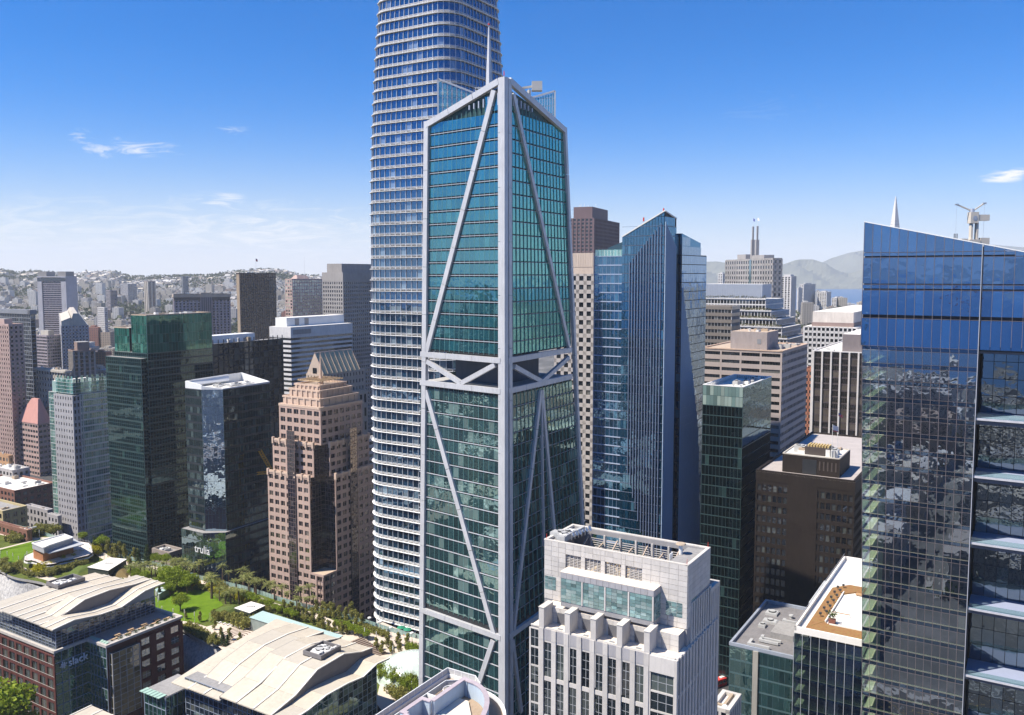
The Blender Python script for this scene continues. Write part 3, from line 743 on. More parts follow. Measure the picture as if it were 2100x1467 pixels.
    for (ua, va, va2, ub, vb, vb2, Y, n) in ((898, 162, 262, 985, 196, 262, 258, 9), (1138, 187, 262, 1086, 202, 262, 262, 10)):
        a, b = at(ua, va, Y)-P0*1, at(ub, vb, Y)-P0*1; a.z += P0.z; b.z += P0.z
        for i in range(n):
            q = a+(b-a)*((i+.5)/n); wd = (b-a).length/n*.62; X = (b-a); X.z = 0; X.normalize()
            zlow = zl-2; m = MB(); m.beam(Vector((q.x, q.y, zlow)), Vector((q.x, q.y, q.z-.5)), wd, .12, GREEN_CLEAR, up=X.cross(Vector((0, 0, 1)))); m.build('glass_screen', None, root)
        m = MB()
        m.beam(a, b, .5, .5, ALU); m.beam(Vector((a.x, a.y, zl-2)), a, .5, .5, ALU)
        for k in range(1, 5): z = zl+(a.z-zl)*k/5; e = b if False else a+(b-a)*1; m.beam(Vector((a.x, a.y, z)), Vector((e.x, e.y, min(z, b.z))), .12, .12, ALU)
        for i in range(n+1): q = a+(b-a)*(i/n); m.beam(Vector((q.x, q.y, zl-2)), q, .16, .16, ALU)
        m.build('screen_frame', None, root)
    sp = at(1003, 175, 250)-P0; sp.z += P0.z; tp = at(1003.5, 56, 250).z
    m = MB(); m.tube((sp.x, sp.y, zl-2), (sp.x, sp.y, sp.z), .95, .95, 4, ALU); m.tube((sp.x, sp.y, sp.z), (sp.x, sp.y, tp), .95, .22, 4, ALU); m.build('spire', None, root)
    m = MB(); m.tube((0, 0, 0), (0, 0, 1.6), .12, .08, 6, STEEL); m.tube((0, 0, .6), (0, 0, 1.0), .3, .3, 8, wall('beacon_red', (.7, .06, .04), .5)); m.build('beacon', None, root, loc=(sp.x, sp.y, tp))
    cr = at(1085, 185, 246)-P0; cr.z += P0.z; cr = Vector((cr.x, cr.y, cr.z)); m = MB()
    bx = wall('crane_beige', (.52, .5, .46), .5, .05)
    e2 = at(1100, 178, 246)-P0; e2.z += P0.z
    m.tube((cr.x, cr.y, zl), (cr.x, cr.y, cr.z), .6, .5, 8, bx); m.beam(cr+Vector((-2.6, 0, .4)), cr+Vector((1.6, 0, 1.1)), .5, .6, bx); m.box(e2.x-1.3, e2.y-1.2, e2.z-1.2, e2.x+1.6, e2.y+1.2, e2.z+1.3, bx)
    m.box(cr.x-3.4, cr.y-.5, cr.z-.3, cr.x-1.6, cr.y+.5, cr.z+.7, bx); m.build('window_washing_crane', None, root)
    q = at(988, 181, 240)-P0; q.z += P0.z; m = MB()
    for k in range(3): m.beam(q+Vector((-1.8, 0, -k*.7)), q+Vector((2.2, 0, .4-k*.7)), .14, .14, WHITE)
    for k in range(5): m.beam(q+Vector((-1.8+k, 0, .2)), q+Vector((-1.8+k, 0, -4)), .12, .12, WHITE)
    m.build('roof_railing', None, root)
    m = MB(); m.tube(apex+Vector((0, 0, 0)), apex+Vector((0, 0, 1.2)), .14, .1, 6, MC['beacon_red']); m.build('beacon', None, root)
    B.finish()
# leaf helpers used from here on
SHRUB = leafm('shrub_leaf', (.025, .05, .012), (.09, .14, .03))
def leaf_ball(m, c, r, n, size, seed, sq=(1, 1, 1), mat=None):
    rn = random.Random(seed); c = Vector(c)
    for i in range(n):
        d = Vector((rn.gauss(0, 1), rn.gauss(0, 1), rn.gauss(0, 1))).normalized()*(r*rn.random()**.4); d = Vector((d.x*sq[0], d.y*sq[1], d.z*sq[2]))
        a = Vector((rn.gauss(0, 1), rn.gauss(0, 1), rn.gauss(0, 1))).normalized(); b = a.cross(Vector((rn.gauss(0, 1), rn.gauss(0, 1), rn.gauss(0, 1)))).normalized(); s = size*rn.uniform(.6, 1.3)
        p = c+d; m.poly([p-a*s, p-b*s*.7, p+a*s, p+b*s*.7], mat)
braced_tower()

# ---------------------------------------------------------------- blue glass tower with the folded roof
GLB = glass('deep_blue_glass', (.005, .035, .07), .28, (.34, .62, .88), .04, (.06, .16, .24), 1.0)
FINB = wall('blue_grey_fin', (.20, .25, .36), .4, .06, metal=.1)
FINL = wall('skylight_paled_fin', (.42, .54, .68), .5, .05)  # same fins lightened: sky light on the shaded side put into the colour
def folded_tower():
    B = Bld('folded_roof_tower', 'blue glass tower with a slanted folded roof and finned corner, behind the open-topped white tower', 1361, 600, 340, 1275, 1385)
    A, a, b = Vector((0, 0, 0)), B.a, B.b; z = lambda u, v, Y=340: at(u, v, Y).z
    zA = B.zat(0, 0, 433); zb_ = B.zat(0, b, 486); za = B.zat(a, 0, 449); K = MC['dark_core']
    yb = b; FH = 3.72
    m = B.mb('wall'); sl = lambda x, y: zA+(zb_-zA)*y/b+(za-zA)*x/a*1.0 if y < b*1.01 else zA
    m.prism([(0, 0), (a, 0), (a, b), (0, b)], 0, 0, K, z1f=lambda x, y: (zA, za, za-(zA-zb_)*.55, zb_)[(0 if x < 1 else 1) if y < 1 else (2 if x > 1 else 3)]-.3)
    m2 = MB(); zz = [(0, 0, zA), (a, 0, za), (a, b, za-(zA-zb_)*.55), (0, b, zb_)]; m2.hexa([(p[0], p[1], p[2]-.28) for p in zz]+[(p[0], p[1], p[2]+.05) for p in zz], wall('roof_slate', (.2, .2, .21), .7)); m2.build('slanted_roof', None, B.root)
    m = B.mb('roof_edge')
    for i in (0, 1, 2, 3): p, q = zz[i], zz[(i+1) % 4]; m.beam((*p[:2], p[2]+.1), (*q[:2], q[2]+.1), .5, .45, WHITE)
    nf = int(zA/FH)
    def side(T, O, W, nc, ztop, sh, pd, finm, finw):
        for j in range(nf+1):
            for i in range(nc):
                zc = (j+.5)*FH; s = (i+.5)*W/nc
                if zc+FH/2 > ztop(s): continue
                N = (T[1], -T[0]); B.pane((O[0]+T[0]*s+N[0]*.08, O[1]+T[1]*s+N[1]*.08, zc), (T[0], T[1], 0), W/nc-.14, FH-.35, GLB, tilt=.2)
    side((0, -1), (0, b), b, 14, lambda s: zb_+(zA-zb_)*s/b, 0, 0, 0, 0)
    side((1, 0), (0, 0), a, 7, lambda s: zA+(za-zA)*s/a, 0, 0, 0, 0)
    # triangular glazing under the slope
    for i in range(14):
        s0, s1 = b*i/14, b*(i+1)/14; t0, t1 = zA+(zb_-zA)*s0/b, zA+(zb_-zA)*s1/b; lo = int(min(t0, t1)/FH)*FH
        mm = MB(); mm.hexa([(-.1, s0+.1, lo), (-.02, s0+.1, lo), (-.02, s1-.1, lo), (-.1, s1-.1, lo), (-.1, s0+.1, t0-.5), (-.02, s0+.1, t0-.5), (-.02, s1-.1, t1-.5), (-.1, s1-.1, t1-.5)], GLB); mm.build('window', None, B.root)
    # fins on the left face rising in steps towards the corner, and the blade on the right face
    z600 = z(1300, 640)
    for i in range(3, 15):
        f = 1-i/15; y = b*f; zt_ = B.zat(0, y, 545-(i-2)*7.2); zl_ = B.zat(0, y, 900+i*24) if i < 9 else 12
        mm = MB(); mm.box(-.75, y-.1, max(8, zl_), -.1, y+.1, zt_, FINB); mm.build('fin', None, B.root)
    for i in range(15):
        x = a*(i+.2)/15; zt_ = B.zat(x, 0, 455+i*3.6)
        mm = MB(); mm.box(x, -.45, 8, x+.12, -.1, zt_, FINL); mm.build('fin', None, B.root)
    m = B.mb('floor_edge')
    for j in range(1, nf): m.box(-.16, 0, j*FH-.06, 0, b, j*FH+.06, FINB); m.box(0, -.14, j*FH-.08, a, 0, j*FH+.08, FINB)
    # lower left wing with its roof terrace
    zw = B.zat(0, b+1, 525); L2 = solve(B.w((0, b, zw)), B.U, 1218)
    B.walls([(1, b), (1, b), (1, b)][:0] or [(1.0, b), (a+6, b), (a+6, b+L2), (1.0, b+L2)], 0, zw, dict(bay=1.9, fl=FH, pw=.12, pd=.16, sh=.4, sd=.35, pm=FINB, sm=wall('pale_band', (.36, .42, .55), .5), gm=GLB, tilt=.22), only=[3], roofm=ROOFW)
    for i in range(9):
        y = b+L2*(i+.5)/9; mm = MB(); mm.box(1.2, y-L2/20, zw, 1.28, y+L2/20, zw+2.6, GREEN_CLEAR); mm.build('glass_rail', None, B.root)
        mm = MB(); mm.box(2.6, y-.18, zw, 2.9, y+.18, zw+2.4, WHITE); mm.build('post', None, B.root)
    ztr = B.zat(4, b+1, 492); mm = MB()
    mm.hexa([(5, b-.1, zw), (a+5, b-.1, zw), (a+5, b+L2*.7, zw), (5, b+L2*.7, zw), (5, b-.1, ztr), (a+5, b-.1, ztr), (a+5, b+L2*.7, ztr-3.2), (5, b+L2*.7, ztr-3.2)], wall('dark_penthouse', (.03, .07, .1), .25, spec=.6)); mm.build('penthouse', None, B.root)
    # recessed slot and the right volume
    R0 = B.loc(1397, 600, 352); xs = R0.x; ys = R0.y; P = B.w((xs, ys, 0)); a2 = solve(B.w((xs, ys, B.zat(xs, ys, 527))), B.V, 1449); aT = solve(B.w((xs, ys, B.zat(xs, ys, 500))), B.V, 1437)
    zR0, zR1, zR2 = B.zat(xs, ys, 479), B.zat(xs+aT, ys, 499), B.zat(xs+a2, ys, 527); zs_ = B.zat(xs+aT, ys, 524)
    m = B.mb('wall'); m.prism([(xs, ys), (xs+a2, ys), (xs+a2, b), (xs, b)], 0, zs_, K, topmat=ROOFW)
    m.hexa([(xs, ys, zs_), (xs+aT, ys, zs_), (xs+aT, b, zs_), (xs, b, zs_), (xs, ys, zR0), (xs+aT, ys, zR1), (xs+aT, b, zR1), (xs, b, zR0)], GLB)
    m.prism([(a, .4), (xs, .4+max(0, ys)), (xs, b), (a, b)], 0, zR0-.5, GLB)
    GLR = glass('brown_mirror_glass', (.03, .06, .085), .38, (.62, .78, .95), .06, (.1, .14, .16), 2.2)
    nfr = int(zs_/FH)
    for j in range(nfr+3):
        for i in range(12):
            W = a2 if (j+1)*FH < zs_ else aT; n = 12; s = (i+.5)*W/n; zc = (j+.5)*FH
            if zc+FH/2 > (zs_ if (j+1)*FH < zs_ else zR0+(zR1-zR0)*s/aT): continue
            B.pane((xs+s, ys-.08, zc), (1, 0, 0), W/n-.1, FH-.3, GLR, tilt=.35)
        if (j+1)*FH < zR0: B.pane(((a+xs)/2, .32, (j+.5)*FH), (1, 0, 0), xs-a-.2, FH-.4, GLR); B.pane((xs-.08, ys+.9, (j+.5)*FH), (0, -1, 0), 1.6, FH-.4, GLB)
    # finned blade that widens downwards, in vertical strips
    for i in range(26):
        s = a2*(i+.3)/26; u = 1399+(1449-1399)*i/26
        vtop = 600+(u-1402)*(280/34) if u < 1437 else 900+(u-1437)*30
        zt_ = B.zat(xs+s, ys, max(590, vtop))
        if zt_ < 20: continue
        mm = MB(); mm.box(xs+s, ys-.42, 8, xs+s+.13, ys-.1, zt_, FINL); mm.build('fin', None, B.root)
    for u, v in ((1361, 430), (1320, 449)):
        q = B.loc(u, v, 342); mm = MB(); mm.tube(q-Vector((0, 0, 1)), q+Vector((0, 0, .5)), .35, .3, 8, MC['beacon_red']); mm.build('beacon', None, B.root)
    for i in range(4): mm = MB(); mm.box(xs+aT+.4, ys+i*1.5, zs_, xs+aT+.5, ys+i*1.5+1.4, zs_+3, GREEN_CLEAR); mm.build('glass_rail', None, B.root)
    B.finish()
folded_tower()
# ---------------------------------------------------------------- towers left of the centre
def st(**k): return k
DG = glass('dark_green_glass', (.003, .012, .014), .11, (.55, .85, .9), .04, (.03, .07, .06), .8)
DGT = glass('green_crown_glass', (.015, .085, .065), .16, (.45, .9, .75), .1, (.06, .2, .16), .7)
LG = glass('pale_green_glass', (.06, .17, .14), .22, (.75, 1, .9), .3, (.25, .4, .34), .6)
DK = glass('window_dark', (.018, .022, .026), .10, (.8, .88, 1), .12, (.16, .16, .15), .4)
DKB = glass('black_glass', (.01, .012, .015), .13, (.75, .85, 1), .22, (.09, .1, .09), .6)
LINE = wall('teal_line', (.10, .17, .18), .4, .1, metal=.3)
# the dark green two-part tower
B = Bld('dark_green_tower', 'tall dark green glass tower of stepped volumes behind the rooftop park', 300, 648, 445, 232, 433)
a, b = B.a, B.b; zt = B.top; z1 = B.zat(0, 0, 676); z2 = B.zat(-1, 4, 735); zc = B.zat(0, 0, 725)
S = st(bay=1.7, fl=4.1, pw=.1, pd=.12, sh=.95, sd=.14, pm=LINE, sm=wall('teal_panel', (.03, .06, .06), .3, spec=.7), gm=DG, mh=1, mm=LINE, tilt=.12)
B.walls([(0, 0), (a, 0), (a, b), (0, b)], 0, zc, S, only=[0, 3], roofm=ROOFW)
S2 = dict(S, gm=DGT, fl=4.6, sh=.15, bay=1.9, mh=0)
B.walls([(0, 0), (a, 0), (a, b*.45), (0, b*.45)], zc, zt, S2, only=[0, 3], roofm=ROOFW, part='crown')
B.parapet([(0, 0), (a, 0), (a, b*.45), (0, b*.45)], zt, .5, ROOFT)
yl = b; B.walls([(0.5, b*.55), (a*.5, b*.55), (a*.5, b), (0.5, b)], zc, z1, S2, only=[3], roofm=ROOFW, part='crown')
B.parapet([(0.5, b*.55), (a*.5, b*.55), (a*.5, b), (0.5, b)], z1, .5, ROOFT)
sh = -3.0; yo = solve(B.w((sh, 0, z2)), B.U, 217); y0 = solve(B.w((sh, 0, z2)), B.U, 289)
B.walls([(sh, y0), (0, y0), (0, yo), (sh, yo)], 0, z2, S, only=[0, 3], roofm=ROOFG, part='shelf')
B.clutter(2, 2, a-3, b*.4, zt, 5, PLANT, 4); B.finish()
# pale tower with glass crown
B = Bld('glass_crown_tower', 'grey stone and green glass tower with pale glass crown left of the dark green tower', 149, 812, 500, 97, 229)
a, b = B.a, B.b; zt = B.top; STN = wall('pale_stone', (.36, .35, .36), .8); LINEW = wall('white_line', (.6, .62, .6), .45, .06, metal=.2)
yw = solve(B.w((0, 0, zt)), B.U, 112)
G1 = st(bay=1.5, fl=3.9, pw=.12, pd=.15, sh=.35, sd=.18, pm=LINEW, sm=LINEW, gm=LG, mh=1, mm=LINEW)
B.walls([(0, 0), (2.4, 0), (2.4, yw), (0, yw)], 0, zt, [None, None, None, st(bay=2.6, fl=3.9, pw=1.7, pd=.4, sh=2.1, sd=.38, pm=STN, sm=STN, gm=DK)], roofm=ROOFG)
B.face((0, 0), (1, 0), 4.2, 0, zt, bay=2.1, fl=3.9, pw=1.0, pd=.4, sh=1.6, sd=.38, pm=STN, sm=STN, gm=DK)
B.mb('wall').prism([(2.3, .2), (a, .2), (a, b), (2.3, b)], 0, zt+.4, MC['dark_core'], topmat=ROOFG)
B.face((4.2, .2), (1, 0), a-4.2, 0, zt+.4, **dict(G1, sh=.9))
m = B.mb('white_frame')
for j in range(0, int(zt/11.7)+1): m.box(4.2, -.5, j*11.7, a, .2, j*11.7+.45, LINEW)
m.box(5.5, -.55, 0, 5.9, .2, zt, LINEW); m.box(4.2, -.52, 0, 4.6, .2, zt, LINEW)
zw = B.zat(1, b-1, 803); B.walls([(1, yw), (6, yw), (6, b), (1, b)], 0, zw, G1, only=[3], roofm=ROOFG)
zcr = B.zat(1.5, yw, 774); zr = B.zat(a, 1, 764)
for nm, O, T, W in (('crown_pane', (1.0, yw), (0, -1), yw-1), ('crown_pane', (1.0, 1), (1, 0), a-2)):
    n = max(3, int(W/1.6))
    for i in range(n):
        s = (i+.5)*W/n; mm = MB(); N = (T[1], -T[0])
        mm.fb(O, T, s-W/n*.46, s+W/n*.46, zt+.6, zcr+1.5*(i % 2), 0, .1, LG if i % 3 else GREEN_CLEAR); mm.build(nm, None, B.root)
    m = B.mb('crown_rail')
    for k in range(5): m.fb(O, T, 0, W, zt+1+(zcr-zt-1)*k/4.2, zt+1.15+(zcr-zt-1)*k/4.2, .1, .25, LINEW)
B.mb('crown_core').prism([(2, 2.5), (a-1, 2.5), (a-1, b-2), (2, b-2)], zt, zcr-2.5, wall('crown_green', (.3, .42, .38), .5), topmat=ROOFW)
B.finish()
# sloped-roof glass tower behind the park
B = Bld('white_roof_glass_tower', 'dark faceted glass tower with a bright white angular roof beside the pink stepped tower', 438, 802, 400, 380, 553)
a, b = B.a, B.b; zt = B.top; FG = glass('faceted_glass', (.008, .016, .02), .2, (.72, .92, 1), .25, (.07, .1, .1), 1.6)
FGC = glass('faceted_blue', (.02, .05, .1), .62, (.62, .82, 1), .0, wob=3.2)
c1, c2 = solve(B.w((0, 0, zt)), B.V, 457), solve(B.w((0, 0, zt)), B.U, 413); ch = xc = 0
pts = [(0, 0), (a, 0), (a, b), (xc, b), (0, b-ch)] if False else [(c1, 0), (a, 0), (a, b), (0, b), (0, c2)]
S = st(bay=1.6, fl=4.1, pw=.08, pd=.1, sh=1.15, sd=.1, pm=LINE, sm=wall('slate_panel', (.03, .036, .042), .3, spec=.7), gm=FG, tilt=.3)
pod = 36.0
B.walls(pts, pod+5, zt, [S, None, None, S, dict(S, gm=FGC, sh=.1, tilt=.5, fl=4.1)], only=[0, 3, 4], roofm=ROOFW)
# podium with curved glass and the sign
cp = [(c1-2, -1.5), (a+26, -1.5), (a+26, b), (-3.0, b+2), (-3, c2-2)]
B.walls(cp, 0, pod+5, [dict(S, bay=2.4, sh=1.5, sm=wall('podium_band', (.05, .055, .06), .4)), None, None, dict(S, sh=.3), dict(S, sh=.1, gm=FGC)], only=[0, 3, 4], roofm=ROOFG, part='podium')
so = letters('trulia', 5.2, .12, WHITE, B.root)
so.location = (-3.3, 12.6, 31.2); so.rotation_euler = (pi/2, 0, -pi/2)
# the roof: white fins folded along the edges
m = MB(); e = [(xx, yy) for xx, yy in pts]
for i, (h0, h1) in enumerate(((.5, .9), (.9, 4.2), (4.2, 3.4), (3.4, 2.0), (1.6, .5))):
    A, Q = pts[i], pts[(i+1) % 5]; m.hexa([(A[0], A[1], zt+.01), (Q[0], Q[1], zt+.01), (Q[0]*.96+a*.02, Q[1]*.96+b*.02, zt+.01), (A[0]*.96+a*.02, A[1]*.96+b*.02, zt+.01), (A[0], A[1], zt+h0), (Q[0], Q[1], zt+h1), (Q[0]*.95+a*.025, Q[1]*.95+b*.025, zt+h1), (A[0]*.95+a*.025, A[1]*.95+b*.025, zt+h0)], WHITE)
m.build('roof_fin', None, B.root)
m = MB(); m.hexa([(a*.1, b*.98, zt+3), (a*.75, b*.99, zt+3.4), (a*.7, b*.90, zt+1), (a*.1, b*.9, zt+1), (a*.1, b, zt+3.6), (a*.75, b, zt+4.2), (a*.72, b*.9, zt+1.3), (a*.1, b*.9, zt+1.3)], WHITE); m.build('roof_fin', None, B.root)
B.clutter(a*.25, b*.2, a*.85, b*.8, zt, 12, PLANT[:2], 9, 1.6); B.finish()

# ---------------------------------------------------------------- pink stepped tower
PINK = wall('pink_granite', (.47, .34, .28), .75, .12, .3)
PINKL = wall('pink_light', (.58, .43, .33), .75, .1, .3)
B = Bld('pink_stepped_tower', 'pink granite stepped tower with dark glass notches and a lattice top', 660, 985, 372, 551, 766)
a, b = B.a, B.b; nL = solve(B.w((0, 0, 80)), B.U, 634); nR = solve(B.w((0, 0, 80)), B.V, 687)
GB = glass('bronze_glass', (.02, .018, .024), .17, (.9, .85, .85), .2, (.08, .07, .07), .8)
GP = glass('window_bronze', (.02, .02, .022), .16, (.9, .88, .9), .15, (.14, .12, .1), .6)
GM = glass('bronze_mirror', (.06, .05, .045), .42, (1, .86, .72), .0, wob=2.0)
SPK = st(bay=3.9, fl=3.85, pw=1.2, pd=.38, sh=1.75, sd=.36, pm=PINK, sm=PINK, gm=GP, mv=1, mm=PINK)
SGn = st(bay=1.6, fl=1.95, pw=.13, pd=.14, sh=.16, sd=.12, pm=wall('bronze_mullion', (.17, .12, .11), .5), sm=MC['bronze_mullion'], gm=GB, tilt=.2)
def tier(x0, y0, x1, y1, nr, nl, z0, z1, vents=True):
    """masonry block with a re-entrant dark glass corner"""
    pts = [(x0, y0+nl), (x0+nr, y0+nl), (x0+nr, y0), (x1, y0), (x1, y1), (x0, y1)] if nr > 0 else [(x0, y0), (x1, y0), (x1, y1), (x0, y1)]
    stl = [SGn, SGn, SPK, None, None, SPK] if nr > 0 else [SPK, None, None, SPK]
    B.walls(pts, z0, z1, stl, only=[0, 1, 2, 5] if nr > 0 else [0, 3], roofm=ROOFT)
    m = B.mb('cornice')
    for (p, q) in (((x0+nr, y0), (x1, y0)), ((x0, y1), (x0, y0+nl))):
        W = hypot(q[0]-p[0], q[1]-p[1]); T = ((q[0]-p[0])/W, (q[1]-p[1])/W); m.fb(p, T, 0, W, z1-.1, z1+.9, -.4, .55, PINKL)
        k = max(2, int(W/3.9))
        for i in range(k+1): mm = MB(); mm.fb(p, T, i*W/k-.45, i*W/k+.45, z1-1.4, z1+1.5, -.3, .85, PINKL); mm.build('finial', None, B.root)
zC, zB, zA = B.top, B.zat(3, 3, 893+22), B.zat(5, 5, 840)
zlo = B.zat(0, 0, 1180)
tier(0, 0, a, b, nR, nL, zlo, zC)
B.walls([(0, 0), (a, 0), (a, b), (0, b)], 0, zlo, [dict(SPK), None, None, dict(SPK)], only=[0, 3], roofm=ROOFT)
B.face((0, nL*.45), (0, -1), nL*.45, 0, zlo-1, **dict(SGn, pd=.5, sd=.5)); B.face((0, 0), (1, 0), nR*.45, 0, zlo-1, **dict(SGn, pd=.5, sd=.5))
# continuous glass strips on both faces
for (f0, f1, side, zz1) in ((.47, .70, 'L', zC), (.38, .62, 'R', zC)):
    if side == 'L': ya, yb_ = solve(B.w((0, 0, 60)), B.U, 609), solve(B.w((0, 0, 60)), B.U, 594); B.mb('glass_bay').box(-.75, ya, 0, 0, yb_, zB-4, MC['dark_core']); B.face((-.75, yb_), (0, -1), yb_-ya, 0, zC, **dict(SGn)); B.face((-.75, yb_), (0, -1), yb_-ya, zC, zB+6, **dict(SGn, gm=GM, tilt=.5))
    else: xa, xb = solve(B.w((0, 0, 60)), B.V, 717), solve(B.w((0, 0, 60)), B.V, 731); B.mb('glass_bay').box(xa, -.75, 0, xb, 0, zB-4, MC['dark_core']); B.face((xa, -.75), (1, 0), xb-xa, 0, zC, **dict(SGn)); B.face((xa, -.75), (1, 0), xb-xa, zC, zB+6, **dict(SGn, gm=GM, tilt=.4))
ia = solve(B.w((3, 3, zB)), B.V, 752)+3; ib = solve(B.w((3, 3, zB)), B.U, 564)+3
tier(2.2, 2.2, ia, ib, nR*.62, nL*.62, zC, zB)
ja = solve(B.w((5, 5, zA)), B.V, 738)+5; jb = solve(B.w((5, 5, zA)), B.U, 577)+5
B.walls([(4.2, 4.2), (ja, 4.2), (ja, jb), (4.2, jb)], zB, zA, SPK, only=[0, 3], roofm=ROOFT)
m = B.mb('cornice'); B.parapet([(4.2, 4.2), (ja, 4.2), (ja, jb), (4.2, jb)], zA, 1.1, PINKL, out=.5)
for s in (.16, .84):
    B.mb('notch').box(4.0, 4.2+(jb-4.2)*s*.42-.9, zB, 4.22, 4.2+(jb-4.2)*s*.42+.9, zA-4, MC['dark_core']); B.face((4.0, 4.2+(jb-4.2)*s*.42+.9), (0, -1), 1.8, zB, zA-4, **SGn)
    B.mb('notch').box(4.2+(ja-4.2)*s*.42-.9, 4.0, zB, 4.2+(ja-4.2)*s*.42+.9, 4.22, zA-4, MC['dark_core']); B.face((4.2+(ja-4.2)*s*.42-.9, 4.0), (1, 0), 1.8, zB, zA-4, **SGn)
ins = 4.2; zz = zA
for k, (ft, vt) in enumerate(((.04, 822), (.12, 805), (.19, 794))):
    W = min(ja, jb)-4.2; i0 = 4.2+W*ft; pts = [(i0, i0), (ja-W*ft, i0), (ja-W*ft, jb-W*ft), (i0, jb-W*ft)]; zn = B.zat(i0, i0, vt)
    B.mb('crown').prism(pts, zz, zn, PINKL, topmat=ROOFT); B.parapet(pts, zn, .8, PINKL, out=.3, part='crown_parapet')
    for i in range(6):
        for (O, T) in (((i0, i0), (1, 0)), ((i0, jb-W*ft), (0, -1))):
            L = (ja-W*ft-i0) if T[0] else (jb-W*ft-i0); mm = MB(); mm.fb(O, T, L*(i+.5)/6-.5, L*(i+.5)/6+.5, zz, zn+.3, -.2, .4, PINKL); mm.build('buttress', None, B.root)
    zz = zn
x0, x1, y0, y1 = i0+1, ja-W*ft-1, i0+1, jb-W*ft-1
for i in range(9):
    m = MB(); m.beam((x0+(x1-x0)*i/8, y0, zz+2.2), (x0+(x1-x0)*i/8, y1, zz+2.2), .3, .3, wall('tan_lattice', (.55, .4, .24), .7)); m.build('lattice_beam', None, B.root)
    m = MB(); m.beam((x0, y0+(y1-y0)*i/8, zz+2.5), (x1, y0+(y1-y0)*i/8, zz+2.5), .3, .3, MC['tan_lattice']); m.build('lattice_beam', None, B.root)
m = MB(); cx_, cy_ = (x0+x1)/2, (y0+y1)/2; m.tube((cx_, cy_, zz), (cx_, cy_, B.zat(cx_, cy_, 770)), 1.4, .7, 6, PINKL); m.tube((cx_, cy_, B.zat(cx_, cy_, 770)), (cx_, cy_, B.zat(cx_, cy_, 722)), .7, .08, 6, PINKL); m.build('spire', None, B.root)
# low side wing
wl = B.lz(533, 1151, 45); B.walls([(6, b), (a*.7, b), (a*.7, b+6.5), (6, b+6.5)], 0, B.zat(6, b, 1152), SPK, only=[3], roofm=ROOFT, part='side_wing')
B.finish()

# ---------------------------------------------------------------- cream gabled tower
CREAM = wall('cream_stone', (.50, .40, .32), .8, .1, .3)
B = Bld('gabled_cream_tower', 'cream stone tower with a gabled tan metal roof behind the pink stepped tower', 662, 775, 470, 630, 746)
a, b = B.a, B.b; zt = B.zat(0, 0, 790); z2 = B.zat(0, 0, 815)
SCr = st(bay=3.6, fl=4.2, pw=1.7, pd=.4, sh=2.3, sd=.38, pm=CREAM, sm=CREAM, gm=DK)
A2 = solve(B.w((-3, -3, z2)), B.V, 745)
B.walls([(-3, -3), (A2, -3), (A2, b+4), (-3, b+4)], 0, z2, dict(SCr, fl=8, sh=3), only=[0, 3], roofm=ROOFT, par=1.0)
zg = B.zat(0, 0, 768)
B.walls([(0, 0), (a, 0), (a, b), (0, b)], z2, zg, dict(SCr, bay=2.6), only=[0, 3], roofm=ROOFT)
b0 = b; zr = B.zat(0, b*.5, 727); m = MB()
m.hexa([(0, 0, zg), (a-4, 0, zg), (a-4, b, zg), (0, b, zg), (0, b*.46, zr), (a-4, b*.46, zr), (a-4, b*.54, zr), (0, b*.54, zr)], CREAM); m.build('gable_wall', None, B.root)
m = MB(); m.box(-.25, b*.38, z2+2, .05, b*.62, zg+3.2, MC['window_dark']); m.build('tall_window', None, B.root)
TANR = wall('tan_metal_roof', (.47, .42, .27), .5, .08, metal=.2)
for i in range(8):
    x0, x1 = (a-4)*i/8, (a-4)*(i+1)/8; m = MB(); m.hexa([(x0+.1, -.6, zg-.1), (x1-.1, -.6, zg-.1), (x1-.1, -.2, zg-.2), (x0+.1, -.2, zg-.2), (x0+.1, b*.48, zr+.5), (x1-.1, b*.48, zr+.5), (x1-.1, b*.5, zr+.3), (x0+.1, b*.5, zr+.3)], TANR); m.build('roof_panel', None, B.root)
m = MB()
for i in range(9): m.beam(((a-4)*i/8, -.6, zg+.1), ((a-4)*i/8, b*.49, zr+.8), .25, .3, PINKL)
m.beam((0, b*.49, zr+.7), (a-4, b*.49, zr+.7), .3, .4, PINKL); m.build('roof_rib', None, B.root)
B.finish()

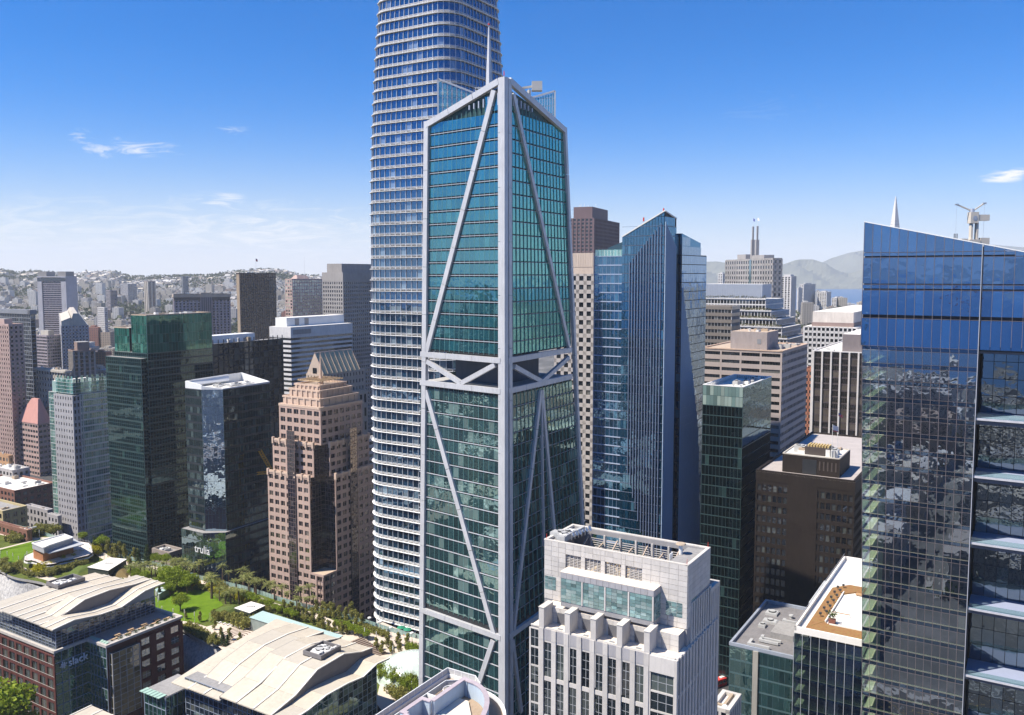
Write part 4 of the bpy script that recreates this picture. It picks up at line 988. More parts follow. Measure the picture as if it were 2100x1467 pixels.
# ---------------------------------------------------------------- plain towers, table driven
W1 = wall('warm_grey', (.30, .28, .265), .8); W2 = wall('brown_stone', (.26, .19, .17), .8); W3 = wall('white_band', (.60, .58, .56), .7)
W4 = wall('pink_beige', (.46, .33, .29), .8); W5 = wall('dark_bronze', (.07, .055, .048), .5, spec=.4); W6 = wall('mauve_grey', (.30, .26, .28), .8)
W7 = wall('buff_stone', (.46, .42, .36), .8); W8 = wall('black_frame', (.025, .027, .03), .4, spec=.5); W9 = wall('grey_fascia', (.22, .23, .25), .6)
BL = wall('blind_wall', (.3, .3, .3), .8)
GDB = glass('bronze_dark', (.02, .018, .017), .12, (.95, .85, .75), .25, (.12, .1, .08), .5)
def tower(name, label, u0, v0, Y, uL, uR, sty, ang=GR, zb=0.0, par=1.2, roof=None, pent=None, seed=1, n=6, fin=True, sides=(0, 3), budget=300, styL=None):
    B = Bld(name, label, u0, v0, Y, uL, uR, ang, zb=zb)
    B.walls(B.poly(), 0, B.top, [sty, None, None, styL or sty], only=list(sides), roofm=roof or ROOFG, core=None)
    if par: B.parapet(B.poly(), B.top, par, sty.get('sm') or sty.get('pm'), out=max(sty.get('pd', .2), sty.get('sd', .2)))
    if pent:
        fx0, fy0, fx1, fy1, h, mat = pent; B.mb('penthouse').prism([(B.a*fx0, B.b*fy0), (B.a*fx1, B.b*fy0), (B.a*fx1, B.b*fy1), (B.a*fx0, B.b*fy1)], B.top, B.top+h, mat, topmat=roof or ROOFG)
    if n: B.clutter(1, 1, B.a-3, B.b-3, B.top+(pent[4] if pent and False else 0), n, PLANT, seed)
    if fin: B.finish(budget)
    return B
# grey gridded tower left of the round-cornered one
B = tower('grey_grid_tower', 'grey tower with a tight grid of small square windows left of the round-cornered tower', 703, 560, 850, 662, 790, st(bay=3.1, fl=4.0, pw=1.35, pd=.5, sh=1.7, sd=.48, pm=W1, sm=W1, gm=DK), fin=False, par=0, n=3)
B.mb('attic').prism([(-.6, -.6), (B.a+.6, -.6), (B.a+.6, B.b+.6), (-.6, B.b+.6)], B.top-8, B.top+.5, W1, topmat=ROOFG)
B.mb('penthouse').prism([(5, 6), (B.a, 6), (B.a, B.b-1), (5, B.b-1)], B.top+.5, B.zat(5, 6, 541), W1, topmat=ROOFG); B.finish()
# white banded building
B = tower('white_banded_building', 'white building of horizontal bands with rounded dark window strips below a blank attic', 596, 672, 760, 555, 720, st(bay=60, fl=4.15, pw=0, sh=2.0, sd=.7, sm=W3, gm=DKB), fin=False, n=0, par=0)
B.mb('attic').prism([(-.8, -.8), (B.a+1, -.8), (B.a+1, B.b+.8), (-.8, B.b+.8)], B.zat(0, 0, 692), B.top+.3, W3, topmat=ROOFW)
B.mb('louvre').box(2, -1.0, B.zat(0, 0, 687), 24, -.75, B.zat(0, 0, 677), W1); pz = B.zat(6, 10, 652)
B.mb('penthouse').prism([(4, 9), (B.a, 9), (B.a, B.b-2), (4, B.b-2)], B.top+.3, pz, WHITE, topmat=ROOFW)
for x in (14, 26): B.mb('louvre').box(x, 8.8, B.top+1, x+5, 9.05, pz-1, W1)
B.finish()
# black gridded building with white rooftop plant
B = tower('black_grid_building', 'black steel gridded office block with a long white rooftop plant', 436, 706, 560, 425, 578, st(bay=4.2, fl=4.0, pw=.45, pd=.6, sh=.8, sd=.2, pm=W8, sm=W8, gm=DKB, mv=3, mm=W8), n=5, fin=False, par=0)
for i in range(int(B.a/4.2)+1): m = MB(); m.box(i*B.a/round(B.a/4.2)-.2, -.55, B.top, i*B.a/round(B.a/4.2)+.2, -.1, B.top+2.6, W8); m.build('post', None, B.root)
x1_ = solve(B.w((1, 3, B.top)), B.V, 527); B.mb('rooftop_plant').prism([(0, 4), (x1_, 4), (x1_, 13), (0, 13)], B.top, B.zat(0, 4, 690), WHITE, topmat=WHITE); B.finish()
# dark tower with the flag
S_ = st(bay=3.3, fl=4.1, pw=.75, pd=.7, sh=.9, sd=.2, pm=wall('bronze_pier', (.16, .13, .115), .6), sm=W5, gm=GDB)
B = tower('dark_bronze_tower', 'dark bronze office tower flying a flag on its flat roof', 491, 562, 1000, 485, 564, S_, n=4, fin=False, styL=st(bay=30, fl=200, pw=0, sh=1, sd=.3, sm=wall('tan_side', (.36, .28, .2), .8), gm=MC['tan_side']))
m = MB(); q = B.loc(525, 562, 1010); m.tube((q.x, q.y, B.top), (q.x, q.y, B.top+18), .25, .15, 6, WHITE); m.build('flagpole', None, B.root)
m = MB(); m.poly([(q.x, q.y, B.top+18), (q.x+4, q.y+1, B.top+16.6), (q.x+3.6, q.y+1, B.top+13.8), (q.x, q.y, B.top+15)], wall('flag_red', (.5, .12, .12), .8)); m.poly([(q.x-.05, q.y-.1, B.top+18), (q.x+1.6, q.y+.3, B.top+17.5), (q.x+1.6, q.y+.3, B.top+16), (q.x-.05, q.y-.1, B.top+16.4)], wall('flag_blue', (.06, .08, .3), .8)); m.build('flag', None, B.root)
m = MB()
for i in range(6): m.tube((q.x+i*3, q.y, B.top), (q.x+i*3, q.y, B.top+3), .12, .12, 4, STEEL)
m.beam((q.x, q.y, B.top+3), (q.x+15, q.y, B.top+3), .2, .3, STEEL); m.build('roof_rack', None, B.root); B.finish()
# pink-brown tower behind
B = tower('pink_brown_tower', 'pinkish brown tower with square windows and a small hipped rooftop cap', 599, 574, 1150, 585, 668, st(bay=4.6, fl=4.3, pw=1.4, pd=.3, sh=1.6, sd=.28, pm=W4, sm=W4, gm=glass('sparkle_window', (.05, .05, .045), .3, (1, 1, .85), .45, (.6, .6, .45), 1.0)), fin=False, n=0)
x0, y0 = B.a*.2, B.b*.3; m = MB(); m.hexa([(x0, y0, B.top), (x0+26, y0, B.top), (x0+26, y0+14, B.top), (x0, y0+14, B.top), (x0+5, y0+5, B.top+6), (x0+21, y0+5, B.top+6), (x0+21, y0+9, B.top+6), (x0+5, y0+9, B.top+6)], W4); m.build('roof_cap', None, B.root)
m = MB(); m.tube((x0+14, y0, B.top), (x0+14, y0, B.top+30), .2, .1, 5, STEEL); m.build('antenna', None, B.root); B.finish()
# broad hotel slab
B = tower('broad_hotel_slab', 'broad mauve hotel slab with a heavy tan cornice and dark centre bay', 357.5, 604, 1250, 355, 471, st(bay=5.2, fl=4.0, pw=2.6, pd=.7, sh=1.5, sd=.5, pm=W6, sm=W6, gm=DK), ang=radians(66), n=4, fin=False, par=0)
a = B.a; TC = wall('tan_cornice', (.42, .34, .26), .8)
B.mb('cornice').prism([(-1.5, -1.8), (a+1.5, -1.8), (a+1.5, B.b), (-1.5, B.b)], B.top-4.5, B.top, TC, topmat=ROOFG); B.mb('cornice_shade').prism([(-.6, -1.0), (a+.6, -1.0), (a+.6, B.b), (-.6, B.b)], B.top-9, B.top-4.5, wall('painted_cornice_shade', (.1, .085, .08), .8))  # dark band put in under the cornice as its shade
B.mb('centre_bay').prism([(a*.47, -2.6), (a*.66, -2.6), (a*.66, 2), (a*.47, 2)], 0, B.top+2, wall('dark_bay', (.10, .095, .11), .6)); B.mb('centre_cap').prism([(a*.465, -2.9), (a*.665, -2.9), (a*.665, 3), (a*.465, 3)], B.top-4.6, B.top+2.3, TC)
for i in range(6): B.mb('centre_rib').box(a*.47+i*a*.19/5-.4, -3.2, 0, a*.47+i*a*.19/5+.4, -2.5, B.top-4.6, W6)
B.finish()
# eared hotel tower far left
B = tower('eared_hotel_tower', 'grey hotel tower with two rooftop ears and a banded dark front far left', 78.5, 569, 1500, ('m', 28), 135, st(bay=2.8, fl=3.7, pw=.3, pd=.2, sh=1.5, sd=1.0, pm=W6, sm=W6, gm=DK), ang=radians(98), n=0, fin=False, par=0)
a = B.a; LGY = wall('light_grey_stone', (.42, .41, .43), .8)
for x0, x1 in ((-1, a*.14), (a*.84, a+1)): B.mb('side_pier').prism([(x0, -2), (x1, -2), (x1, B.b), (x0, B.b)], 0, B.top, LGY)
B.mb('top_band').prism([(-1.2, -2.3), (a+1.2, -2.3), (a+1.2, B.b), (-1.2, B.b)], B.top-.1, B.top+2, LGY); B.mb('sky_lounge').prism([(-.8, -2.1), (a+.8, -2.1), (a+.8, B.b), (-.8, B.b)], B.top-7, B.top-1.2, MC['window_dark'])
for f0, f1 in ((0, .3), (.72, 1.0)): B.mb('roof_ear').prism([(a*f0, 0), (a*f1, 0), (a*f1, B.b*.8), (a*f0, B.b*.8)], B.top+2, B.top+10, W1)
B.finish()
# left edge group
B = tower('frame_top_tower', 'dark glass tower with a heavy grey roof frame at the left edge', 62, 636, 820, -60, 71, st(bay=3.0, fl=3.9, pw=.25, pd=.3, sh=.7, sd=.2, pm=W9, sm=W9, gm=DKB), n=0, fin=False, par=0)
B.parapet(B.poly(), B.top-4, 4, W9, out=1.2, t=3); B.finish()
tower('pink_grid_tower', 'pinkish concrete tower with a dense grid of small windows at the left edge', 18, 668, 700, -40, 46, st(bay=3.3, fl=3.7, pw=1.7, pd=.4, sh=1.7, sd=.4, pm=W4, sm=W4, gm=DK), n=2, pent=(.1, .2, .7, .9, 5, W4))
B = tower('pink_hip_roof_building', 'pink office building with a pink pyramid roof at left', 78, 870, 690, 35, 104, st(bay=3.6, fl=4.3, pw=.8, pd=.3, sh=2.2, sd=.3, pm=W4, sm=W4, gm=DK), n=0, fin=False, par=0)
a, b = B.a, B.b; m = MB(); zr = B.zat(a*.5, b*.4, 817); PR = wall('pink_roof', (.52, .27, .23), .7, .1)
m.hexa([(-.6, -.6, B.top), (a+.6, -.6, B.top), (a+.6, b+.6, B.top), (-.6, b+.6, B.top), (a*.42, b*.2, zr), (a*.6, b*.2, zr), (a*.6, b*.5, zr), (a*.42, b*.5, zr)], PR); m.build('roof', None, B.root); B.finish()
tower('bar_window_block', 'mauve office block of stacked bar windows below the eared hotel', 96, 690, 1100, 70, 125, st(bay=3.2, fl=4.0, pw=.4, pd=.4, sh=1.7, sd=.5, pm=W6, sm=W6, gm=DK), n=3, pent=(.2, .1, .6, .7, 7, W7))
B = tower('pointed_cream_tower', 'slender cream tower with an angular pointed roof right of the eared hotel', 126, 668, 980, 121, 181, st(bay=3.4, fl=3.8, pw=1.9, pd=.4, sh=1.9, sd=.4, pm=LGY, sm=LGY, gm=DK), ang=radians(62), n=0, fin=False, par=0)
a, b = B.a, B.b; m = MB(); zr = B.zat(a*.5, 2, 643)
m.hexa([(a*.3, -.3, B.top), (a*.95, -.3, B.top), (a*.95, b, B.top), (a*.3, b, B.top), (a*.45, 0, zr), (a*.62, 0, zr), (a*.62, b*.6, zr), (a*.45, b*.6, zr)], W7); m.hexa([(0, -.3, B.top), (a*.35, -.3, B.top), (a*.35, b, B.top), (0, b, B.top), (0, 0, B.top+5), (a*.35, 0, B.top+9), (a*.35, b*.6, B.top+9), (0, b*.6, B.top+5)], W7); m.build('roof', None, B.root); B.finish()
B = tower('brown_crowned_tower', 'brown ribbed tower with a small stepped dark top left of the green tower', 150, 722, 850, 141, 194, st(bay=4.4, fl=4.0, pw=2.0, pd=.6, sh=1.2, sd=.3, pm=W1, sm=W2, gm=DK), ang=radians(52), n=0, fin=False)
B.mb('crown').prism([(B.a*.22, 2), (B.a*.78, 2), (B.a*.78, B.b*.8), (B.a*.22, B.b*.8)], B.top, B.zat(0, 0, 703), W2, topmat=ROOFG); B.finish()
B = tower('buff_old_building', 'old buff stone building with a cornice and cluttered roof left of the glass-crown tower', 135, 763, 700, 74, 142, st(bay=3.8, fl=5.0, pw=2.0, pd=.4, sh=2.4, sd=.4, pm=W7, sm=W7, gm=DK), n=9, fin=False)
B.parapet(B.poly(), B.top-1, 1.6, W7, out=1.5); B.finish()
tower('grey_side_block', 'dark grey narrow block in front of the frame-top tower', 62, 806, 900, 47, 68, st(bay=3, fl=3.8, pw=.6, pd=.3, sh=1.4, sd=.3, pm=W9, sm=W9, gm=DK), n=2)
tower('thin_far_tower', 'thin dark residential tower alone on the hazy skyline', 375, 568, 2400, 372, 386, st(bay=3, fl=3.5, pw=1, pd=.3, sh=1.2, sd=.3, pm=W9, sm=W9, gm=DK), zb=30, n=0)
tower('twin_shaft_far_tower', 'tall pale brown far tower with two vertical shafts near the white cathedral', 303, 578, 2300, 296, 318, st(bay=9, fl=3.3, pw=4, pd=1, sh=.9, sd=.2, pm=W7, sm=W2, gm=DK), zb=20, n=0)
tower('grey_far_block', 'wide grey far residential block behind the white cathedral', 262, 583, 2700, 247, 280, st(bay=5, fl=3.3, pw=1, pd=.3, sh=1.3, sd=.3, pm=LGY, sm=LGY, gm=DK), zb=20, n=0)
tower('white_slim_block', 'slim white far block with dark window grid above the dark green tower', 214, 632, 1700, 200, 220, st(bay=4, fl=3.6, pw=1.6, pd=.3, sh=1.6, sd=.3, pm=W3, sm=W3, gm=DK), n=0)
tower('bluish_far_block', 'bluish grey far office block left of the white cathedral', 226, 597, 2300, 217, 240, st(bay=4, fl=3.6, pw=.6, pd=.3, sh=1.6, sd=.3, pm=W9, sm=W6, gm=DK), n=0)
# white cathedral: a hyperbolic cross-shaped roof on a square base
root = empty('cathedral', at(262, 615, 3200), 0, 'white cathedral with a tall curved pointed roof in the far district', 'church'); root.location.z = 70
m = MB(); n = 10
for i in range(n):
    t0, t1 = i/n, (i+1)/n; r = lambda t: 34*(1-t)**2.2+.8; w = lambda t: 34*(1-t)**1.5+.3
    for k in range(4):
        c, s = cos(k*pi/2+.5), sin(k*pi/2+.5); q = lambda x, y, z: (x*c-y*s, x*s+y*c, z)
        m.poly([q(0, w(t0), 12+t0*55), q(r(t0)*.35, 0, 12+t0*55), q(r(t1)*.35, 0, 12+t1*55), q(0, w(t1), 12+t1*55)]); m.poly([q(r(t0)*.35, 0, 12+t0*55), q(0, -w(t0), 12+t0*55), q(0, -w(t1), 12+t1*55), q(r(t1)*.35, 0, 12+t1*55)])
m.build('roof', wall('cathedral_white', (.8, .8, .8), .7, .03), root)
m = MB(); m.box(-40, -40, 2, 40, 40, 9); m.build('wall', WHITE, root); m = MB(); m.box(-46, -46, 9, 46, 46, 13); m.build('eave', WHITE, root)
# ---------------------------------------------------------------- behind and right of the centre
GYW = wall('pale_concrete_tower', (.46, .43, .42), .8, .08)
B = Bld('white_punched_window_tower', 'pale concrete tower with rows of dark punched windows between the braced and folded-roof towers', 1217, 519, 420, 1140, 1240)
zp = B.zat(0, 0, 562); B.walls(B.poly(), 0, zp, [None, None, None, st(bay=4.35, fl=4.28, pw=1.75, pd=.5, sh=1.95, sd=.5, pm=GYW, sm=GYW, gm=DK)], only=[3], roofm=ROOFT)
B.mb('attic').prism([(-.5, -.3), (B.a, -.3), (B.a, B.b), (-.5, B.b)], zp, B.top, wall('cream_attic', (.55, .46, .4), .8), topmat=ROOFW)
for i in range(16): m = MB(); m.box(-.62, B.b*i/16+.05, B.zat(0, 0, 548), -.5, B.b*(i+1)/16-.05, B.top-.2, MC['cream_attic']); m.build('panel', None, B.root)
B.finish()
B = Bld('brown_granite_skyscraper', 'tall reddish brown granite skyscraper with bay windows behind the pale punched tower', 1217, 447, 960, 1150, 1268, GN)
a, b = B.a, B.b; RB = wall('carnelian', (.16, .11, .115), .6, .1)
B.walls(B.poly(), 0, B.top, st(bay=5.0, fl=4.1, pw=1.8, pd=1.3, sh=1.7, sd=.9, pm=RB, sm=RB, gm=DK), only=[0, 3], roofm=ROOFG)
x1 = solve(B.w((0, 4, B.top)), B.V, 1243); y1 = solve(B.w((0, 0, B.top)), B.U, 1175); B.mb('penthouse').prism([(2, 2), (x1, 2), (x1, y1), (2, y1)], B.top, B.zat(2, 2, 424), RB, topmat=ROOFG)
rn = random.Random(3)
for i in range(9): m = MB(); x, y = rn.uniform(3, x1-3), rn.uniform(3, y1-3); zz = B.zat(2, 2, 424); m.tube((x, y, zz), (x, y, zz+rn.uniform(2, 5)), .25, .2, 5, WHITE); m.build('antenna', None, B.root)
B.finish()
# twin-spire tower
B = Bld('twin_spire_tower', 'grey granite tower with two thin rooftop spires and flags', 1586, 531, 1020, 1488, 1604, radians(80))
a, b = B.a, B.b; GG = wall('grey_granite', (.36, .34, .33), .8)
Sx = st(bay=6.6, fl=6.4, pw=2.6, pd=.5, sh=2.6, sd=.5, pm=GG, sm=GG, gm=DK, mv=1, mm=GG)
B.walls(B.poly(), 0, B.top, [Sx, None, None, Sx], only=[0, 3], roofm=ROOFG, par=1)
for u0, u1, v in ((1515, 1532, 522), (1545, 1570, 523)):
    y0, y1 = solve(B.w((3, 0, B.top)), B.U, u1), solve(B.w((3, 0, B.top)), B.U, u0); B.mb('upper_block').prism([(1, y0), (14, y0), (14, y1), (1, y1)], B.top, B.zat(3, y0, v), GG, topmat=ROOFG)
for u, vt in ((1543, 465), (1552, 464)):
    y0 = solve(B.w((4, 0, B.top)), B.U, u); zz = B.zat(4, y0, vt); zm = B.zat(4, y0, 492); m = MB(); m.box(2, y0-1.6, B.top, 6, y0+1.6, zm, GG); m.box(3, y0-.8, zm, 5, y0+.8, zz, GG); m.build('spire', None, B.root)
    m = MB(); m.tube((4, y0, zz), (4, y0, zz+11), .2, .12, 5, WHITE); m.build('flagpole', None, B.root)
    m = MB(); m.poly([(4, y0, zz+10.5), (4, y0-4.5, zz+8.5), (4, y0-4.5, zz+5.5), (4, y0, zz+7)], wall('flag_white', (.75, .7, .7), .8) if u > 1545 else MC['flag_blue']); m.build('flag', None, B.root)
yg = solve(B.w((0, 0, B.top)), B.U, 1540); B.mb('centre_slot').box(-.9, yg-3, 0, 0, yg+3, B.top, glass('slot_glass', (.05, .1, .11), .3)); B.finish()
tower('slim_white_ribbed_tower', 'slim white residential tower with ribbed sides right of the twin-spire tower', 1622, 568, 1500, 1603, 1632, st(bay=6, fl=3.2, pw=2.4, pd=1.0, sh=1.1, sd=.2, pm=W3, sm=W3, gm=DK), zb=0, n=0, pent=(.1, .1, .8, .8, 4, W3))
for (u, v, Y, l, r, nm, lab) in ((1482, 562, 1900, 1473, 1488, 'white_far_tower', 'white far apartment tower left of the twin-spire tower'), (1648, 584, 2050, 1641, 1672, 'hilltop_tower', 'pale twin apartment tower on the far hilltop'), (1637, 592, 2000, 1635, 1645, 'hilltop_tower', 'narrow cream apartment block beside the hilltop twin tower'), (1695, 600, 2100, 1677, 1704, 'hilltop_tower', 'broad white apartment block right of the hilltop twin tower'), (1715, 612, 2200, 1706, 1730, 'hilltop_tower', 'low white block at the right end of the hilltop')):
    tower(nm, lab, u, v, Y, l, r, st(bay=5, fl=3.4, pw=1.8, pd=.6, sh=1.4, sd=.5, pm=W3, sm=W3, gm=DK), zb=land_z((u-CX)/F*Y, Y)-2, n=0, pent=(.2, .2, .7, .7, 3.5, W3))
# pyramid tip
root = empty('pyramid_tower', at(1831.5, 565, 1080), radians(20), 'slender white pyramid spire rising behind the slanted blue glass tower', 'skyscraper'); root.location.z = 0
zt = at(1831, 403, 1080).z; m = MB(); hw = 25.0; m.hexa([(-hw, -hw, 0), (hw, -hw, 0), (hw, hw, 0), (-hw, hw, 0), (-.3, -.3, zt), (.3, -.3, zt), (.3, .3, zt), (-.3, .3, zt)], W3); m.build('wall', None, root)
m = MB()
for j in range(60):
    z = 10+j*3.9; w_ = hw*(1-z/zt)+.05
    if w_ < 3: break
    m.box(-w_-.1, -w_-.1, z, w_+.1, w_+.1, z+1.5, W1)
m.build('window_band', None, root)
m = MB(); m.box(hw*.2-2, -3, zt*.3, hw*.2+7, 3, zt*.78, W3); m.box(-hw*.2-7, -3, zt*.3, -hw*.2+2, 3, zt*.78, W3); m.build('wing', None, root)
# terraced building with planting
B = Bld('planted_terrace_building', 'white building of stepped terraces full of shrubs under a ribbed metal penthouse', 1563, 612, 780, 1440, 1600)
a, b = B.a, B.b; zt = B.zat(0, 0, 612); RM = wall('ribbed_metal', (.42, .45, .5), .5, .06, metal=.3)
B.mb('penthouse').prism([(0, 0), (a*.5, 0), (a*.5, b), (0, b)], zt, B.zat(0, 0, 583), RM, topmat=ROOFW)
for i in range(int(b/1.6)): B.mb('penthouse_rib').box(-.25, i*1.6, zt+.5, 0, i*1.6+.25, B.zat(0, 0, 584), RM)
lev = [(612, 0), (636, -2.5), (652, -5), (668, -8), (690, -11)]; zl_ = [B.zat(0, 0, v) for v, _ in lev]+[0]
for k, (v, x) in enumerate(lev):
    z1, z0 = zl_[k], zl_[k+1]; ur = 1570+k*11; yr = solve(B.w((x, 0, z1)), B.U, ur)
    pts = [(x, yr), (a, yr), (a, b), (x, b)]
    B.walls(pts, z0, z1-1.2, st(bay=3.0, fl=4.4, pw=.5, pd=.25, sh=1.2, sd=.3, pm=W3, sm=W3, gm=DKB), only=[0, 3], roofm=ROOFW, part='wall')
    m = MB(); m.box(x-1, yr-.5, z1-1.2, x+1.8, b, z1-.2, W3); m.build('planter', None, B.root)
    m = MB(); rn = random.Random(k)
    for i in range(34): leaf_ball(m, (x+.3, yr+(b-yr)*(i+.5)/34, z1+.9), 1.5*rn.uniform(.7, 1.3), 22, .5, k*50+i)
    m.build('shrub_row', leafm('dry_shrub', (.06, .07, .02), (.16, .14, .05)), B.root, kind='stuff')
B.finish()
# brown curved-top banded building beside the folded tower
tower('brown_mirror_building', 'brown mirrored office building with pale sloping window bands beside the folded-roof tower', 1500, 632, 600, 1400, 1516, st(bay=2.4, fl=4.6, pw=.15, pd=.4, sh=2.4, sd=.7, pm=W3, sm=wall('brown_mirror', (.2, .17, .14), .3, spec=.6), gm=DK), n=0, roof=ROOFW)
# beige slab building with penthouse
BEI = wall('beige_concrete', (.40, .34, .31), .8, .08)
B = Bld('beige_strip_window_building', 'beige concrete office building with strip windows and a tan roof penthouse', 1603, 722, 430, 1440, 1654)
a, b = B.a, B.b; zt = B.top
B.walls(B.poly(), 0, zt, [st(bay=2.9, fl=4.05, pw=.5, pd=.35, sh=2.2, sd=.45, pm=BEI, sm=BEI, gm=DK), None, None, st(bay=9.6, fl=4.05, pw=.9, pd=.45, sh=2.3, sd=.44, pm=BEI, sm=BEI, gm=DK, mv=6, mm=W8)], only=[0, 3], roofm=ROOFT)
B.parapet(B.poly(), zt, .6, wall('tan_coping', (.55, .4, .3), .8), out=.7)
ya, yb_ = solve(B.w((6, 0, zt)), B.U, 1597), solve(B.w((6, 0, zt)), B.U, 1503); xp = 6; zpp = B.zat(xp, 9, 682)
B.mb('penthouse').prism([(xp, 9), (xp+22, 9), (xp+22, 9+(yb_-ya)*.8), (xp, 9+(yb_-ya)*.8)], zt, zpp, wall('mauve_penthouse', (.33, .29, .28), .8), topmat=ROOFT)
B.clutter(xp+2, 11, xp+18, 24, zpp, 6, PLANT, 8, 1.5); B.clutter(9, 1, a-3, 8, zt, 5, PLANT[:1], 3, 3.5)
m = MB(); m.box(xp-.1, 12, zt+3, xp, 14, zt+5.5, W9); m.box(xp+6, 8.9, zt+4, xp+8, 9, zt+6, W9); m.build('louvre', None, B.root); B.finish()
# dark glass tower with louvred white top
DKG = glass('dark_teal_curtain', (.003, .007, .009), .06, (.6, .85, 1), .04, (.03, .06, .06), .8)
TEA = glass('crown_teal', (.2, .3, .28), .25, (.7, 1, .95), .5, (.42, .52, .46), .8)
B = Bld('dark_teal_tower', 'dark glass tower with a pale open-topped glass crown right of the folded-roof tower', 1524, 795, 330, 1442, 1582)
a, b = B.a, B.b; zt = B.top; zc = B.zat(0, 0, 836); LN = wall('teal_mullion', (.05, .09, .09), .4, metal=.3)
S = st(bay=1.5, fl=3.95, pw=.1, pd=.12, sh=.4, sd=.12, pm=LN, sm=LN, gm=DKG, tilt=.15)
B.walls(B.poly(), 0, zc, S, only=[0, 3], roofm=ROOFW)
SC_ = dict(S, fl=(zt-zc)/2, gm=TEA, sh=.15)
B.face((0, 0), (1, 0), a, zc, zt, **dict(SC_, gm=DKG)); B.face((0, b), (0, -1), b, zc, zt, **SC_)
m = B.mb('crown_wall')
for p, q in (((0, 0), (a, .3)), ((0, 0), (.3, b)), ((a-.3, 0), (a, b)), ((0, b-.3), (a, b))): m.box(p[0]+.02, p[1]+.02, zc, q[0]-.02, q[1]-.02, zt-.05, wall('crown_inner', (.45, .46, .44), .6))
for i in range(20): m = MB(); m.box(a-1.2, b*(i+.3)/20, zt-4.5, a-.4, b*(i+.3)/20+.35, zt, WHITE); m.build('louvre', None, B.root); m = MB(); m.box(a*(i+.3)/20, b-1.2, zt-4.5, a*(i+.3)/20+.35, b-.4, zt, WHITE); m.build('louvre', None, B.root)
B.mb('plant_deck').prism([(.4, .4), (a-1.3, .4), (a-1.3, b-1.3), (.4, b-1.3)], zc, zt-1.3, ROOFW); B.clutter(1, 1, a-4, b-5, zt-1.3, 12, PLANT[:2], 14, 2.2); B.parapet(B.poly(), zt, .25, WHITE, t=.6, out=.15)
B.finish()
# dark brown block
BR = wall('shade_darkened_brown_stone', (.021, .015, .012), .7, .25, .3)  # dark stone, taken darker still to carry the neighbouring towers' shade
B = Bld('dark_brown_block', 'dark brown office block with a penthouse and crowded roof right of the dark teal tower', 1752, 990, 300, 1553, 1830)
a, b = B.a, B.b; zt = B.top
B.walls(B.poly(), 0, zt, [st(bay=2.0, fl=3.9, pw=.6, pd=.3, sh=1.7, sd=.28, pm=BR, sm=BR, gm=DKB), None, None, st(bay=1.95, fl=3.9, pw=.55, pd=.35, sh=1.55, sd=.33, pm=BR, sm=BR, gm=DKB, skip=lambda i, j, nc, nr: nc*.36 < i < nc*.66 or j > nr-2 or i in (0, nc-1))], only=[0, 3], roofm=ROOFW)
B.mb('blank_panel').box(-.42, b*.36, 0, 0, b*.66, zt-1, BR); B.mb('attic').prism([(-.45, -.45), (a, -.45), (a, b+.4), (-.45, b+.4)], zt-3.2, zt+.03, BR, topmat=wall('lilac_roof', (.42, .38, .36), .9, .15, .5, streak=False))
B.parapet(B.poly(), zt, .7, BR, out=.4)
pc = B.loc(1721, 981, 310); px, py = B.lz(1721, 981, zt).x, B.lz(1721, 981, zt).y; pyl = solve(B.w((px, py, zt)), B.U, 1604); zp = B.zat(px, py, 943)
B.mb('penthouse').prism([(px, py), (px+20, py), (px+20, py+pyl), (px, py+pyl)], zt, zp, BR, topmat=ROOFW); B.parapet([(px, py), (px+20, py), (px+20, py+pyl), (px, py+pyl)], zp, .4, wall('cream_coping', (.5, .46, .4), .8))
for i in range(5): m = MB(); m.box(px-.12, py+1+i*1.4, zt+2, px, py+1.5+i*1.4, zp-1.5, W5); m.build('slot_window', None, B.root)
m = MB(); m.box(px-.14, py+8, zt+.3, px, py+13, zp-1.2, W8); m.build('loading_door', None, B.root)
m = B.mb('rooftop_plant'); m.box(px+3, py+4, zp, px+9, py+13, zp+3.0, W5)
for i in range(8): m2 = MB(); m2.box(px+3.5+0, py+4.6+i*1.0, zp+3.0, px+8.5, py+5.1+i*1.0, zp+3.7, wall('yellow_duct', (.6, .45, .2), .6)); m2.build('duct', None, B.root)
B.clutter(px+1, py+1, px+19, py+pyl-2, zp, 26, PLANT, 31, 2.6)
q = B.lz(1699, 935, zp); m = MB(); m.tube((0, 0, 0), (0, 0, 12.5), .12, .07, 6, WHITE); m.build('flagpole', None, B.root, loc=(px+1.2, py+3, zp))
m = MB(); m.poly([(0, 0, 12.2), (2.2, -1.6, 11.3), (2.2, -1.6, 9.6), (0, 0, 10.4)], MC['flag_white']); m.poly([(.02, -.03, 10.4), (2.22, -1.63, 9.6), (2.22, -1.63, 9.2), (.02, -.03, 9.9)], MC['flag_red']); m.build('flag', None, B.root, loc=(px+1.2, py+3, zp))
qf = at(1719, 850, 318); ql = B.M.inverted() @ qf; m = MB(); m.tube((ql.x, ql.y, zp), (ql.x, ql.y, ql.z+1), .1, .07, 6, WHITE); m.build('flagpole', None, B.root)
m = MB(); m.poly([ql+Vector((0, 0, .6)), ql+Vector((1.6, -1.4, -.6)), ql+Vector((1.6, -1.4, -1.7)), ql+Vector((0, 0, -.5))], MC['flag_red']); m.poly([ql+Vector((-.02, -.05, .6)), ql+Vector((.75, -.75, 0)), ql+Vector((.75, -.75, -.5)), ql+Vector((-.02, -.05, 0))], MC['flag_blue']); m.build('flag', None, B.root)
B.finish()
